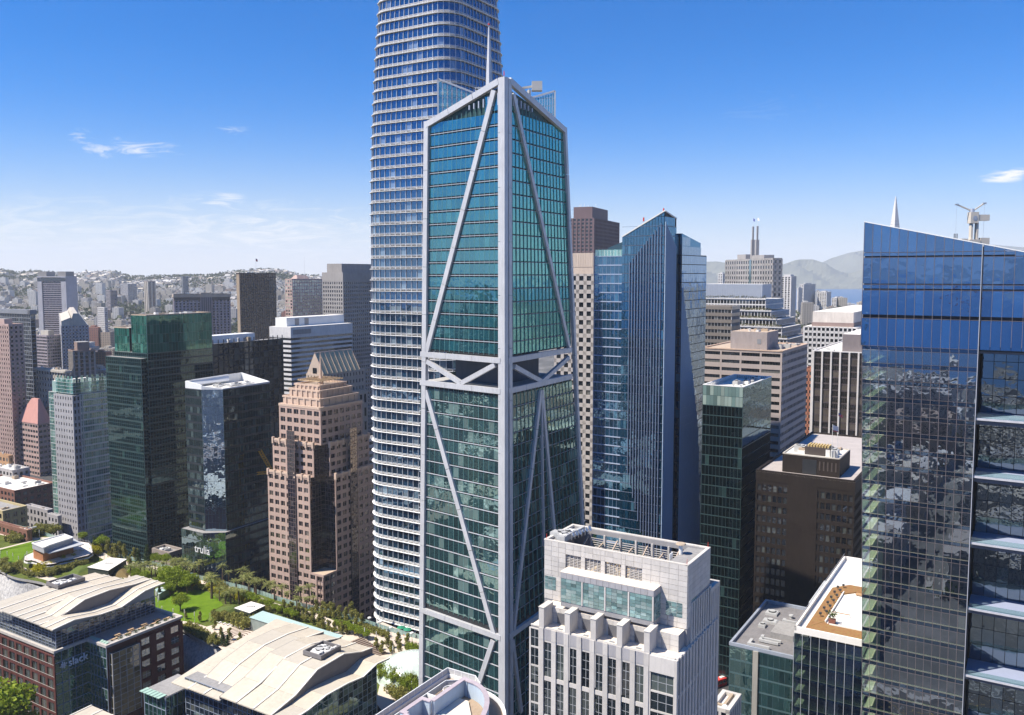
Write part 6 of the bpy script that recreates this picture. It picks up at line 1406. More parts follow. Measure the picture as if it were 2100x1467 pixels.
# ---------------------------------------------------------------- roof garden building joined at its left
def roof_garden():
    B = Bld('roof_garden_building', 'glass building with a planted roof garden and white paving left of the slanted blue tower', 1629, 1293, 215, ('m', 10), 1731)
    T = Vector((-B.U[0], -B.U[1], 0)); ro = B.root; ro.rotation_euler.z = atan2(T.y, T.x); B.rz = ro.rotation_euler.z; B.M = Matrix.Translation(B.P) @ Matrix.Rotation(B.rz, 4, 'Z')
    zt = B.top; W = solve(B.w((0, 0, zt)), (T.x, T.y), 1768)+.3; D = B.a; FH = 3.93
    BW = wall('bright_white_paving', (.8, .76, .7), .8, .05); m = MB(); m.box(0, 0, zt-.6, W, D, zt, BW); m.build('roof', None, ro)
    m = MB()
    for x0, y0, x1, y1 in ((0, 0, W, .5), (0, 0, .5, D), (0, D-.5, W, D)): m.box(x0, y0, zt+.003, x1, y1, zt+1.1, BW)
    m.build('parapet', None, ro)
    t = NT('sedum'); p = t.n('ShaderNodeBsdfPrincipled'); t.l(t.ramp(t.noise(1.2, t.pos(), 6, .7), ((.35, (.22, .10, .035)), (.55, (.30, .16, .06)), (.68, (.14, .17, .03)))), p.inputs[0]); p.inputs['Roughness'].default_value = .95; t.l(p.outputs[0], t.out.inputs[0]); SED = t.m
    def bed(pts): m = MB(); m.prism(pts, zt+.005, zt+.35, SED); m.build('planting_bed', None, ro)
    bed([(2.2, 2.6), (W-.6, 2.6), (W-.6, 7.5), (7.2, 7.5), (5.6, 9)]); bed([(2.2, 2.7), (5.5, 9.1), (5.5, 32), (9, 36), (W-.6, 36), (W-.6, 41), (6, 41), (2.2, 36)]); bed([(5.5, 16.2), (10.5, 16.2), (10.5, 17.4), (5.5, 17.4)])
    for x0, y0, x1, y1 in ((7.0, 7.6, W, 7.9), (5.6, 9, 5.9, 34), (5.6, 15.7, 10.8, 16.1)): m = MB(); m.box(x0, y0, zt+.006, x1, y1, zt+.6, BW); m.build('curb', None, ro)
    m = MB(); m.box(6.6, 8.6, zt, 8.2, 10.2, zt+1.3, wall('red_planter', (.25, .1, .07), .7)); m.build('planter', None, ro)
    m = MB(); leaf_ball(m, (7.4, 9.4, zt+2.6), 1.3, 130, .22, 4); m.build('potted_shrub', SHRUB, ro)
    rn = random.Random(8)
    for i in range(12): m = MB(); y = 12+i*2.3; m.tube((0, 0, 0), (0, 0, .7), .05, .05, 5, MC['dark_metal']); m.box(-.3, -.3, .7, .3, .3, 1.2, MC['dark_metal']); m.build('roof_light', None, ro, loc=(3.9+(i % 2)*1.1, y, zt+.3))
    m = MB(); m.box(9, 33.4, zt+.3, 12.5, 34.2, zt+.75, wall('bench_wood', (.45, .28, .15), .7)); m.build('bench', None, ro)
    m = MB(); m.box(-.9, 20, zt-1.5, -.1, 40, zt+.6, wall('grey_gutter', (.5, .52, .53), .5)); m.build('maintenance_walkway', None, ro)
    for i in range(22): m = MB(); m.tube((.2, i*2+.5, zt+1.1), (.2, i*2+.5, zt+2), .04, .04, 4, STEEL); m.build('rail_post', None, ro)
    m = MB(); m.beam((.2, .5, zt+2), (.2, D-.5, zt+2), .08, .08, STEEL); m.build('handrail', None, ro)
    # front: clear glass bays, the sunlit floors behind
    n = 8; nz_ = int((zt-.6)/FH)
    m = B.mb('core'); m.box(4.5, 4.5, 0, W, D-1, zt-.7, MC['core_dark'])
    for j in range(nz_):
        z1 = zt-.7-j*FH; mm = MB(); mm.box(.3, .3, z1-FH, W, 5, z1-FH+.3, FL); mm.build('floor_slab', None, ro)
        for i in range(n): B.pane((W*(i+.5)/n, -.05, z1-FH/2+.1), (1, 0, 0), W/n-.09, FH-.75, PG, tilt=.3); B.pane((W*(i+.5)/n, -.05, z1-FH+.05), (1, 0, 0), W/n-.09, .62, MC['spandrel_mirror'], 'spandrel_pane', tilt=.2)
        for i in range(8): B.pane((-.05, D*(i+.5)/8, z1-FH/2), (0, -1, 0), D/8-.12, FH-.3, MC['west_clear'] if i < 2 else PGD, 'side_window', tilt=.2)
    m = B.mb('mullion')
    for i in range(n+1): m.box(W*i/n-.05, -.16, 0, W*i/n+.05, 0, zt-.6, wall('silver_mullion', (.4, .42, .44), .4))
    B.finish(300)
roof_garden()
# dark flat-roofed glass building
B = Bld('dark_flat_roof_building', 'green glass building with a shaded flat grey roof left of the roof garden', 1497, 1323, 232, ('m', 10), 1571)
T = Vector((-B.U[0], -B.U[1], 0)); ro = B.root; ro.rotation_euler.z = atan2(T.y, T.x); B.rz = ro.rotation_euler.z; B.M = Matrix.Translation(B.P) @ Matrix.Rotation(B.rz, 4, 'Z')
W = solve(B.w((0, 0, B.top)), (T.x, T.y), 1634); D = B.a; zt = B.top
B.walls([(0, 0), (W, 0), (W, D), (0, D)], 0, zt, st(bay=1.5, fl=3.9, pw=.08, pd=.1, sh=.5, sd=.1, pm=LINE, sm=LINE, gm=glass('podium_green', (.02, .05, .05), .3, (.7, 1, .95), .1, (.06, .09, .08), 2.0)), only=[0], roofm=wall('shade_roof', (.2, .19, .19), .9, .25, .5, streak=False))
B.mb('pilaster').box(W*.36, -.6, 0, W*.44, 0, zt, wall('tan_pilaster', (.34, .32, .28), .7)); B.parapet([(0, 0), (W, 0), (W, D), (0, D)], zt, .9, wall('steel_parapet', (.3, .33, .38), .5), out=.2)
B.mb('roof_box').box(W*.45, D*.3, zt, W*.8, D*.55, zt+1.6, ROOFG); B.clutter(2, 2, W-4, D-4, zt, 9, PLANT[:1], 6, 1.0); B.finish()
# small white-finned block between
B = Bld('small_white_finned_block', 'small white finned block with a pale flat roof right of the open-topped tower', 1493, 1462, 190, 1462, 1515)
B.walls(B.poly(), 0, B.top, st(bay=1.6, fl=7, pw=.6, pd=.5, sh=.5, sd=.2, pm=WS, sm=WS, gm=DKN), only=[0, 3], roofm=ROOFW); B.parapet(B.poly(), B.top, .9, WS, out=.5); B.clutter(1, 1, B.a-3, B.b-2, B.top, 2, PLANT, 2, 1); B.finish()

# ---------------------------------------------------------------- round-fronted building at the bottom edge
B = Bld('round_fronted_building', 'building with a bluish curved parapet and pale railings cut by the bottom edge', 918, 1387, 128)
rt = B.root; T2 = Vector((-B.U[0], -B.U[1], 0)); rt.rotation_euler.z = atan2(T2.y, T2.x); B.rz = rt.rotation_euler.z; B.M = Matrix.Translation(B.P) @ Matrix.Rotation(B.rz, 4, 'Z')
zt = B.top; BP = wall('blue_parapet', (.42, .50, .58), .7, .12, .4); TD_ = wall('tan_deck', (.36, .27, .19), .9, .15, .5, streak=False)
# local: x to the right along the back edge, y away (building lies at negative y, towards the viewer)
out_ = [(0, 0), (5.2, 0), (7.4, -1.7)]+[(7.4+10*sin(t*pi/24), -1.7-16*(1-cos(t*pi/24))) for t in range(1, 13)]+[(17.5, -40), (0, -40)]
out_.reverse(); B.mb('wall').prism(out_, 0, zt, CONC, topmat=TD_)
B.parapet(out_, zt, .5, WHITE, t=.3, out=.1); B.clutter(8, -30, 14, -16, zt+.3, 6, PLANT[:2], 77, 1.2)
def fence_(pts, z, h=1.2, nm='railing'):
    for p, q in zip(pts, pts[1:]):
        p, q = Vector((*p, z)), Vector((*q, z)); L = (q-p).length; n = max(1, round(L/1.4))
        for i in range(n):
            a_, b_ = p+(q-p)*i/n, p+(q-p)*(i+1)/n; m = MB(); m.beam(a_+Vector((0, 0, h)), b_+Vector((0, 0, h)), .12, .1, WHITE); m.beam(a_+Vector((0, 0, h*.5)), b_+Vector((0, 0, h*.5)), .03, h*.85, wall('perforated_panel', (.5, .5, .5), .6)); m.beam(a_, a_+Vector((0, 0, h)), .08, .08, WHITE); m.build(nm, None, rt)
fence_([(.1, -39), (.1, -.1), (5.2, -.1), (7.2, -1.8)], zt+.4, 1.0); fence_([(2.0, -39), (2.0, -3.2), (3.6, -2.0), (5.0, -2.0)], zt+.05, 1.1)
ii = [(5.3, -3.2), (6.5, -3.5)]+[(6.5+8.6*sin(t*pi/24), -3.5-14.5*(1-cos(t*pi/24))) for t in range(1, 13)]+[(15.1, -39), (4.6, -39), (4.6, -16.0), (3.6, -16.0), (3.6, -11.2), (4.8, -11.2), (5.3, -11.2)]
ii.reverse(); B.parapet(ii, zt, 2.4, BP, t=.45, part='curved_parapet')
B.parapet(ii, zt+2.4, .12, wall('mauve_coping', (.42, .36, .38), .7), t=.6, out=.1, part='parapet_coping')
m = MB(); m.prism([(5.8, -38), (14, -38), (14, -15), (11, -9.5), (7.4, -5.2), (5.8, -5.2)][::1], zt+.005, zt+.3, wall('cream_membrane', (.7, .62, .52), .85, .06)); m.build('roof_membrane', None, rt)
for x, y in ((7.2, -12), (8.6, -10.6)): m = MB(); m.box(x, y-6, zt+.31, x+1.8, y, zt+.9, TD_); m.box(x-.1, y-6.1, zt+.9, x+1.9, y+.1, zt+1, WHITE); m.build('skylight', None, rt)
for (x, y) in ((3.9, -4.6), (2.9, -9.9)):
    m = MB(); r = 1.15
    for k in range(20): m.tube((r*cos(k*pi/10), r*sin(k*pi/10), .9), (r*cos((k+1)*pi/10), r*sin((k+1)*pi/10), .9), .07, .07, 6, WHITE)
    m.tube((0, 0, 0), (0, 0, .8), 1.0, 1.0, 20, wall('fan_grey', (.3, .3, .28), .6)); m.build('cooling_fan', None, rt, loc=(x, y, zt))
m = MB(); m.box(2.1, -8, zt, 5.2, -7.8, zt+1.2, WHITE); m.build('partition', None, rt)
B.finish()
# ---------------------------------------------------------------- wave-roofed office buildings in front of the park
BRICK = wall('red_brick', (.105, .037, .032), .85, .2, .6)
GFR = wall('blue_grey_frame', (.30, .34, .42), .5, .06, metal=.2)
RFP = wall('cream_roof_panel', (.51, .455, .365), .6, .13, .2, streak=False)
RFD = wall('taupe_roof_panel', (.46, .42, .35), .7, .08, .2, streak=False)
RIB = wall('roof_rib_white', (.72, .68, .6), .6, .05)
LOUV = wall('clerestory_grey', (.18, .17, .17), .7, .1)
OG = glass('office_glass', (.02, .03, .045), .12, (.8, .9, 1), .3, (.11, .12, .11), .8)
OGY = glass('office_glass_amber', (.10, .085, .04), .12, (.9, .9, .9), .4, (.22, .17, .07), .8)
OGG = glass('office_glass_green', (.02, .06, .05), .22, (.65, 1, .85), .15, (.05, .1, .08), 1.4)
def wave_roof(B, zt, strips, ribs, a, x_over=1.6, cols=None):
    """strips: (y0, y1, [(x, h) ...], divisions); every panel is a sheet of its own"""
    for si, (y0, y1, pr, nd) in enumerate(strips):
        for k in range(nd):
            ya, yb_ = y0+(y1-y0)*k/nd, y0+(y1-y0)*(k+1)/nd
            for (xa, ha), (xb, hb) in zip(pr, pr[1:]):
                m = MB(); g = .05; m.hexa([(xa+g, ya+g, zt+ha-.35), (xb-g, ya+g, zt+hb-.35), (xb-g, yb_-g, zt+hb-.35), (xa+g, yb_-g, zt+ha-.35), (xa+g, ya+g, zt+ha), (xb-g, ya+g, zt+hb), (xb-g, yb_-g, zt+hb), (xa+g, yb_-g, zt+ha)], RFD if abs(hb-ha) < .45 else RFP)
                m.build('roof_panel', None, B.root)
            m = MB()
            for (xa, ha), (xb, hb) in zip(pr, pr[1:]): m.beam((xa, ya, zt+ha+.12), (xb, ya, zt+hb+.12), .5, .28, RIB)
            m.build('roof_rib', None, B.root)
        # faces closing the step to the next strip
        if si+1 < len(strips):
            nx = strips[si+1][2]; m = MB(); xs_ = sorted({p[0] for p in pr} | {p[0] for p in nx})
            for xa, xb in zip(xs_, xs_[1:]):
                h = [(lerp(pr, x), lerp(nx, x)) for x in (xa, xb)]
                if max(abs(p-q) for p, q in h) < .1: continue
                lo = [min(p, q)-.3 for p, q in h]; hi = [max(p, q)-.05 for p, q in h]
                m.hexa([(xa, y1-.1, zt+lo[0]), (xb, y1-.1, zt+lo[1]), (xb, y1+.2, zt+lo[1]), (xa, y1+.2, zt+lo[0]), (xa, y1-.1, zt+hi[0]), (xb, y1-.1, zt+hi[1]), (xb, y1+.2, zt+hi[1]), (xa, y1+.2, zt+hi[0])], LOUV)
            if m.f: m.build('clerestory', None, B.root)
def mech_well(B, x0, y0, x1, y1, z, seed):
    m = MB(); m.box(x0-.5, y0-.5, z-.3, x1+.5, y1+.5, z+.1, wall('well_dark', (.10, .10, .11), .8)); m.build('plant_well', None, B.root)
    m = MB()
    for p in ((x0-.5, y0-.5, x1+.5, y0-.1), (x0-.5, y1+.1, x1+.5, y1+.5), (x0-.5, y0-.1, x0-.1, y1+.1), (x1+.1, y0-.1, x1+.5, y1+.1)): m.box(p[0], p[1], z-.2, p[2], p[3], z+1.3, LOUV)
    m.build('well_wall', None, B.root); B.clutter(x0+.3, y0+.3, x1-.5, y1-.5, z+.1, 12, [PLANT[1]], seed, 1.3)
SO = st(bay=2.1, fl=1.95, pw=.14, pd=.2, sh=.16, sd=.16, pm=GFR, sm=GFR, gm=OG, tilt=.25)
# first one, with the logo sign
B = Bld('wave_roof_office', 'red brick and glass office with a wavy metal roof and white letter sign', 109, 1288, 286, ('m', 60), 336)
a, b, zt = 41.0, 42.5, B.top; ZT = 34.0
B.walls([(0, 0), (12, 0), (12, -11.2), (a+1.5, -11.2), (a+1.5, b), (0, b)], 0, ZT, [dict(SO, gm=OGG, bay=2.4, fl=3.9, sh=.3, mh=1, mm=LINE), None, None, None, None, None], core=BRICK, only=[0], roofm=ROOFG)
B.face((12, 0), (0, -1), 11.2, 0, ZT-.2, **dict(SO, gm=OGG, bay=2.0, fl=3.9, sh=.25, mh=1, mm=LINE))
B.face((24, -11.2), (1, 0), a+1.5-24, 0, ZT-1.2, bay=6.2, fl=4.3, pw=2.6, pd=.4, sh=1.5, sd=.38, pm=BRICK, sm=BRICK, gm=glass('brick_window', (.05, .07, .07), .18, (.9, .95, 1), .3, (.2, .2, .16), .8), mv=1, mh=1, mm=GFR)
B.face((0, b), (0, -1), b, 0, ZT-1.0, bay=4.6, fl=4.2, pw=1.25, pd=.4, sh=.85, sd=.38, pm=BRICK, sm=BRICK, gm=glass('shaded_window', (.05, .055, .04), .16, (.8, .9, 1), .2, (.14, .13, .1), 1.0), mv=1, mm=GFR)
B.mb('bay').box(13, -12.8, 8, 23.5, -11.2, ZT-2.2, MC['dark_core']); B.face((13, -12.8), (1, 0), 10.5, 8, ZT-2.2, bay=2.6, fl=2.0, pw=.2, pd=.25, sh=.18, sd=.2, pm=wall('pale_frame', (.45, .44, .42), .6), sm=MC['pale_frame'], gm=OGY, tilt=.3)
B.face((13, -11.2), (0, -1), 1.6, 8, ZT-2.2, bay=1.6, fl=4, pw=.2, pd=.2, sh=.3, sd=.2, pm=MC['pale_frame'], sm=MC['pale_frame'], gm=OGY)
B.parapet([(0, -.1), (12, -.1), (12, -11.2), (a+1.5, -11.2), (a+1.5, b), (0, b)], ZT, .9, wall('pale_coping', (.5, .46, .42), .7), out=.45)
m = B.mb('coping_line')
for j in range(1, 8): m.box(-.46, 0, ZT-j*4.2-.0, -.4, b, ZT-j*4.2+.14, MC['pale_coping'])
# glass upper storeys
y_g = 2.2
B.walls([(2, y_g), (a, y_g), (a, b-1), (2, b-1)], ZT, zt-2.5, [dict(SO, nr=6), None, None, dict(SO, nr=6, gm=OG)], only=[0, 3], roofm=ROOFG, part='upper_wall')
m = B.mb('gable_wall'); E = [(0, 0), (.16*a, .7), (.4*a, -.7), (.6*a, -.8), (.84*a, 2.2), (a+2, 2.7)]
for (xa, ha), (xb, hb) in zip(E, E[1:]):
    xa, xb = max(2, xa), min(a, xb); m.hexa([(xa, y_g, zt-2.5), (xb, y_g, zt-2.5), (xb, y_g+.3, zt-2.5), (xa, y_g+.3, zt-2.5), (xa, y_g, zt+lerp(E, xa)-.36), (xb, y_g, zt+lerp(E, xb)-.36), (xb, y_g+.3, zt+lerp(E, xb)-.36), (xa, y_g+.3, zt+lerp(E, xa)-.36)], GFR)
HUMP = [(-1, 0), (.14*a, 0), (.38*a, 3.4), (.62*a, 3.8), (.88*a, 2.8), (a+2, 2.7)]
LOW = [(-1, 0), (.25*a, .2), (.5*a, .7), (.8*a, 0), (a+2, -.6)]
wave_roof(B, zt, [(-1.5, 6.5, [(-1.2, -.1)]+E[1:], 2), (6.5, 15.5, HUMP, 2), (15.5, 30, LOW, 3), (30, 37, [(-1, -.4), (.3*a, -.1), (.6*a, .1), (a+2, -1.0)], 2), (37, 43, [(-1, -1.0), (.3*a, -.7), (.6*a, -.4), (a+2, -1.4)], 1)], None, a)
mech_well(B, 22, 33.5, 32, 40.5, zt+.4, 61)
SIGNW = wall('sign_white', (.9, .9, .92), .5, .02)
q = letters('slack', 3.7, .2, SIGNW, B.root); q.location = (4.3, -.8, ZT-6.2); q.rotation_euler = (pi/2, 0, 0)
for k, col in enumerate(((.02, .45, .7), (.05, .5, .25), (.75, .45, .05), (.6, .05, .2))):
    c, s = cos(k*pi/2), sin(k*pi/2); m = MB(); P_ = lambda x, z: (x*c-z*s, x*s+z*c)
    for (x0, z0, x1, z1) in ((-.95, .15, .05, .5), (-.5+.0, .62, -.15, 1.25)):
        pts = [P_(x0, z0), P_(x1, z0), P_(x1, z1), P_(x0, z1)]; m.hexa([(p[0], 0, p[1]) for p in pts]+[(p[0], -.12, p[1]) for p in pts], wall('emblem_%d' % k, sc((.7, .7, .75), 1) if k else (.7, .72, .78), .6))
    m.build('emblem', None, B.root, loc=(2.6, -.8, ZT-5.0))
# terrace furniture
rn = random.Random(6)
for i in range(9):
    x, y = 16+i*2.7, -8.5+(i % 2)*2.4; m = MB()
    m.box(0, 0, .68, 2.3, .8, .76, wall('picnic_wood', (.48, .33, .2), .7)); m.box(0, -.6, .4, 2.3, -.3, .46, MC['picnic_wood']); m.box(0, 1.1, .4, 2.3, 1.4, .46, MC['picnic_wood'])
    for xx in (.3, 1.9): m.box(xx, -.5, 0, xx+.1, 1.3, .68, MC['dark_metal'])
    m.build('picnic_table', None, None, loc=B.w((x, y, ZT+.02))).rotation_euler.z = B.rz
    tag(bpy.context.scene.objects[-1] if False else COL.objects[-1], 'wooden picnic table on the brick roof terrace, number %s from the near end' % ('one two three four five six seven eight nine'.split()[i]), 'table', 'picnic tables on the roof terrace')
for i in range(8): m = MB(); leaf_ball(m, (0, 0, .6), .8, 60, .2, 70+i, (1.3, 1, .8)); m.build('terrace_shrub', SHRUB, B.root, loc=(18+i*3.1, -10.2, ZT+.6))
m = MB(); m.box(14, -10.8, ZT, a+1, -9.7, ZT+.75, CONC); m.build('planter', None, B.root)
for i in range(7): m = MB(); m.hexa([(12.3, -.8-i*1.5, ZT+.5), (14, -.8-i*1.5, ZT+.9), (14, .4-i*1.5, ZT+.9), (12.3, .4-i*1.5, ZT+.5), (12.3, -.8-i*1.5, ZT+.62), (14, -.8-i*1.5, ZT+1.02), (14, .4-i*1.5, ZT+1.02), (12.3, .4-i*1.5, ZT+.62)], wall('pale_green_canopy', (.35, .5, .42), .4)); m.build('canopy_pane', None, B.root)
B.finish(300)
# second one
B = Bld('cream_wave_roof_office', 'glass office building under a large cream ribbed wavy roof at lower centre left', 593, 1475, 228, ('m', 48), 798)
a, b, zt = 40.6, 48.0, B.top; SO2 = dict(SO, gm=glass('office_green_tint', (.02, .04, .04), .14, (.8, 1, .95), .4, (.2, .26, .2), .8))
B.walls([(2, 2), (a-2, 2), (a-2, b-2), (2, b-2)], 0, zt-.4, [dict(SO2, pm=wall('silver_frame', (.4, .44, .44), .5), sm=MC['silver_frame']), None, None, dict(SO, gm=OG)], only=[0, 3], roofm=ROOFG)
E = [(-1, -.3), (.15*a, 0), (.33*a, 1.2), (.55*a, 1.0), (.72*a, .2), (.88*a, 1.8), (a+1, 1.2)]
m = B.mb('gable_wall')
for (xa, ha), (xb, hb) in zip(E, E[1:]):
    xa, xb = max(2, xa), min(a-2, xb); m.hexa([(xa, 2, zt-1.5), (xb, 2, zt-1.5), (xb, 2.3, zt-1.5), (xa, 2.3, zt-1.5), (xa, 2, zt+lerp(E, xa)-.36), (xb, 2, zt+lerp(E, xb)-.36), (xb, 2.3, zt+lerp(E, xb)-.36), (xa, 2.3, zt+lerp(E, xa)-.36)], GFR)
wave_roof(B, zt, [(-1, 6, E, 1), (6, 20, [(-1, -.2), (.2*a, 1.6), (.42*a, 5.6), (.7*a, 6.0), (.9*a, 3.6), (a+1, 3.0)], 2), (20, 27, [(-1, -.2), (.2*a, 1.8), (.45*a, 5.6), (.7*a, 5.8), (.9*a, 4.2), (a+1, 3.0)], 1), (27, 41, [(-1, -1.4), (.12*a, -.6), (.3*a, 2.4), (.55*a, 4.6), (.8*a, 4.6), (a+1, 3.6)], 2), (41, 49, [(-1, -1.6), (.25*a, .2), (.5*a, 1.6), (.75*a, 2.6), (a+1, 3.4)], 1)], None, a)
mech_well(B, .55*a, 9.5, .74*a, 16, zt+6.0, 77)
B.mb('side_block').prism([(-3, b+1), (9, b+1), (9, b+11), (-3, b+11)], 0, 36, MC['dark_core'], topmat=ROOFG)
B.face((-3, b+11), (0, -1), 10, 0, 35.8, **dict(SO, gm=OGG, bay=2.0, fl=3.9, sh=.25, mh=1, mm=LINE)); B.face((-3, b+1), (1, 0), 12, 0, 35.8, **dict(SO, gm=OGG, bay=2.0, fl=3.9))
for i in range(6): m = MB(); y = b+1.5+i*1.6; m.box(-5.0, y, 36.2, -2.2, y+1.3, 36.35, MC['pale_green_canopy']); m.build('canopy_pane', None, B.root)
for i in range(2): m = MB(); m.box(-7.5, b+2, 24-i*6, -3.2, b+10, 24.15-i*6, MC['pale_green_canopy']); m.build('canopy', None, B.root); m = MB(); m.beam((-7.5, b+2, 24-i*6), (-3, b+2, 26-i*6), .15, .15, STEEL); m.beam((-7.5, b+10, 24-i*6), (-3, b+10, 26-i*6), .15, .15, STEEL); m.build('canopy_arm', None, B.root)
B.mb('terrace_block').prism([(6, -17), (a+4, -17), (a+4, 1.5), (6, 1.5)], 0, 23, CONC, topmat=wall('mottled_roof', (.27, .26, .16), .95, .45, 1.2, streak=False)); B.parapet([(6, -17), (a+4, -17), (a+4, 1.5), (6, 1.5)], 23, .7, WHITE, t=.3)
B.finish(300)
# third: only its back corner shows
B = Bld('ribbed_roof_corner_building', 'corner of a cream ribbed metal roof cut by the bottom edge at left', 188, 1447, 235, ('m', 20), ('m', 20))
B.root.rotation_euler.z = B.rz+pi; zt = B.top; B.mb('wall').prism([(2, 2), (38, 2), (38, 38), (2, 38)], 0, zt-.4, GFR)
for i in range(8):
    m = MB(); m.hexa([(0, i*5+.05, zt-.3), (40, i*5+.05, zt-1.3), (40, i*5+4.95, zt-1.3), (0, i*5+4.95, zt-.3), (0, i*5+.05, zt), (40, i*5+.05, zt-1), (40, i*5+4.95, zt-1), (0, i*5+4.95, zt)], RFP); m.build('roof_panel', None, B.root); m = MB(); m.beam((0, i*5, zt+.1), (40, i*5, zt-.9), .35, .2, RIB); m.build('roof_rib', None, B.root)
B.finish()

# ---------------------------------------------------------------- park on the roof deck
PZ = 21.0; O_ = atz(379, 1297, PZ); Uv, Vv = Vector((-cos(GR), sin(GR), 0)), Vector((sin(GR), cos(GR), 0))
GCOV = wall('ground_cover', (.10, .125, .03), .95, .4, .5, .05, streak=False)
PATH = wall('pale_path', (.58, .50, .42), .85, .08, .3, streak=False)
t = NT('lawn'); p = t.n('ShaderNodeBsdfPrincipled'); t.l(t.ramp(t.noise(.25, t.pos(), 7, .6), ((.3, (.085, .155, .008)), (.7, (.13, .215, .014)))), p.inputs[0]); p.inputs['Roughness'].default_value = .9; p.inputs['Specular IOR Level'].default_value = .1; t.l(p.outputs[0], t.out.inputs[0]); LAWN = t.m
def wav(s): return 1.7*sin(s*.14)+1.1*sin(s*.057+1)
far_t = (atz(487, 1208, PZ)-O_).dot(Vv)
near = [O_+Uv*s+Vv*wav(s) for s in range(-120, 300, 4)]; far = [O_+Uv*s+Vv*(far_t+.7*sin(s*.11)) for s in range(-120, 300, 4)]
m = MB(); pts = near+far[::-1]; m.prism([(p_.x, p_.y) for p_ in (pts if True else pts)], PZ-1.2, PZ, CONC, topmat=GCOV)
pd_ = m.build('park_deck', None, None, kind='structure')
def flat(name, px, z, mat, th=.06, kind='structure', parent=None):
    P_ = [atz(u, v, z) for u, v in px]; ar = sum(P_[i].x*P_[(i+1) % len(P_)].y-P_[(i+1) % len(P_)].x*P_[i].y for i in range(len(P_)))
    if ar < 0: P_.reverse()
    m = MB(); m.prism([(q_.x, q_.y) for q_ in P_], z-th, z, mat); return m.build(name, None, parent, kind=kind) if kind else m.build(name, None, parent)
def strip(name, px, w, z, mat):
    P_ = [atz(u, v, z) for u, v in px]; m = MB(); L, R = [], []
    # smooth by subdividing
    for _ in range(2): P_ = [P_[0]]+[c for i in range(len(P_)-1) for c in (P_[i]*.75+P_[i+1]*.25, P_[i]*.25+P_[i+1]*.75)]+[P_[-1]]
    for i, q_ in enumerate(P_):
        d = (P_[min(i+1, len(P_)-1)]-P_[max(i-1, 0)]).normalized(); nn = Vector((-d.y, d.x, 0)); L.append(q_+nn*w/2); R.append(q_-nn*w/2)
    pts = R+L[::-1]; m.prism([(q_.x, q_.y) for q_ in pts], z-.05, z, mat); return m.build(name, None, None, kind='structure')
strip('path', [(-40, 1083), (60, 1107), (98, 1103), (150, 1110), (195, 1128), (225, 1150), (262, 1156), (315, 1160), (369, 1186), (429, 1198), (487, 1213), (543, 1235), (580, 1248), (623, 1256), (660, 1268), (700, 1289), (746, 1299), (800, 1312)], 4.2, PZ+.03, PATH)
strip('path', [(-40, 1135), (0, 1151), (35, 1164), (75, 1180), (107, 1188), (150, 1205), (250, 1248), (320, 1265), (360, 1273), (400, 1284), (440, 1297), (480, 1302)], 4.0, PZ+.035, PATH)
strip('path', [(-40, 1134), (0, 1127), (50, 1114), (98, 1103)], 3.0, PZ+.04, PATH)
strip('path', [(225, 1150), (255, 1180), (300, 1215), (318, 1235)], 3.2, PZ+.045, PATH)
flat('plaza', [(425, 1285), (452, 1278), (520, 1284), (560, 1300), (575, 1320), (540, 1352), (470, 1345), (430, 1310)], PZ+.05, PATH)
flat('plaza', [(640, 1290), (735, 1300), (760, 1288), (800, 1292), (875, 1330), (875, 1362), (800, 1368), (735, 1352), (690, 1330)], PZ+.055, PATH)
flat('plaza', [(745, 1292), (785, 1276), (880, 1318), (880, 1345), (800, 1320)], PZ+.065, wall('warm_paving', (.55, .47, .40), .85, .06))
flat('lawn', [(318, 1226), (345, 1218), (400, 1210), (427, 1214), (450, 1230), (458, 1241), (434, 1254), (424, 1273), (408, 1279), (373, 1273), (318, 1262)], PZ+.11, LAWN)
flat('lawn', [(-60, 1142), (0, 1127.5), (86, 1105.5), (100, 1110), (100, 1135), (66, 1134), (51, 1139), (38, 1155), (28, 1156), (0, 1147), (-60, 1140)], PZ+.12, LAWN)
# raised lawn mounds
def mound(px, z, h, mat, nm='lawn_mound'):
    P_ = [atz(u, v, z) for u, v in px]; ar = sum(P_[i].x*P_[(i+1) % len(P_)].y-P_[(i+1) % len(P_)].x*P_[i].y for i in range(len(P_)))
    if ar < 0: P_.reverse()
    c = sum(P_, Vector())/len(P_); m = MB(); n = len(P_)
    for f, hh in ((1, 0), (.7, .6), (.35, .92)):
        for q_ in P_: r = c+(q_-c)*f; m.v.append((r.x, r.y, z+h*hh))
    m.v.append((c.x, c.y, z+h))
    for k in range(2):
        for i in range(n): j = (i+1) % n; m.f.append((k*n+i, k*n+j, k*n+n+j, k*n+n+i)); m.mi.append(0)
    for i in range(n): m.f.append((2*n+i, 2*n+(i+1) % n, 3*n)); m.mi.append(0)
    o = m.build(nm, mat, None, kind='structure')
mound([(427, 1258), (455, 1246), (492, 1240), (484, 1252), (450, 1268), (428, 1277)], PZ, 1.4, wall('mound_grass', (.10, .14, .03), .95, .2, .5))
mound([(139, 1178), (153, 1162), (172, 1156), (203, 1154), (191, 1164), (160, 1178)], PZ, 1.2, MC['mound_grass'])
mound([(220, 1168), (245, 1160), (268, 1172), (262, 1186), (235, 1184)], PZ, 1.5, wall('dry_mound', (.15, .11, .045), .95, .2, .5))
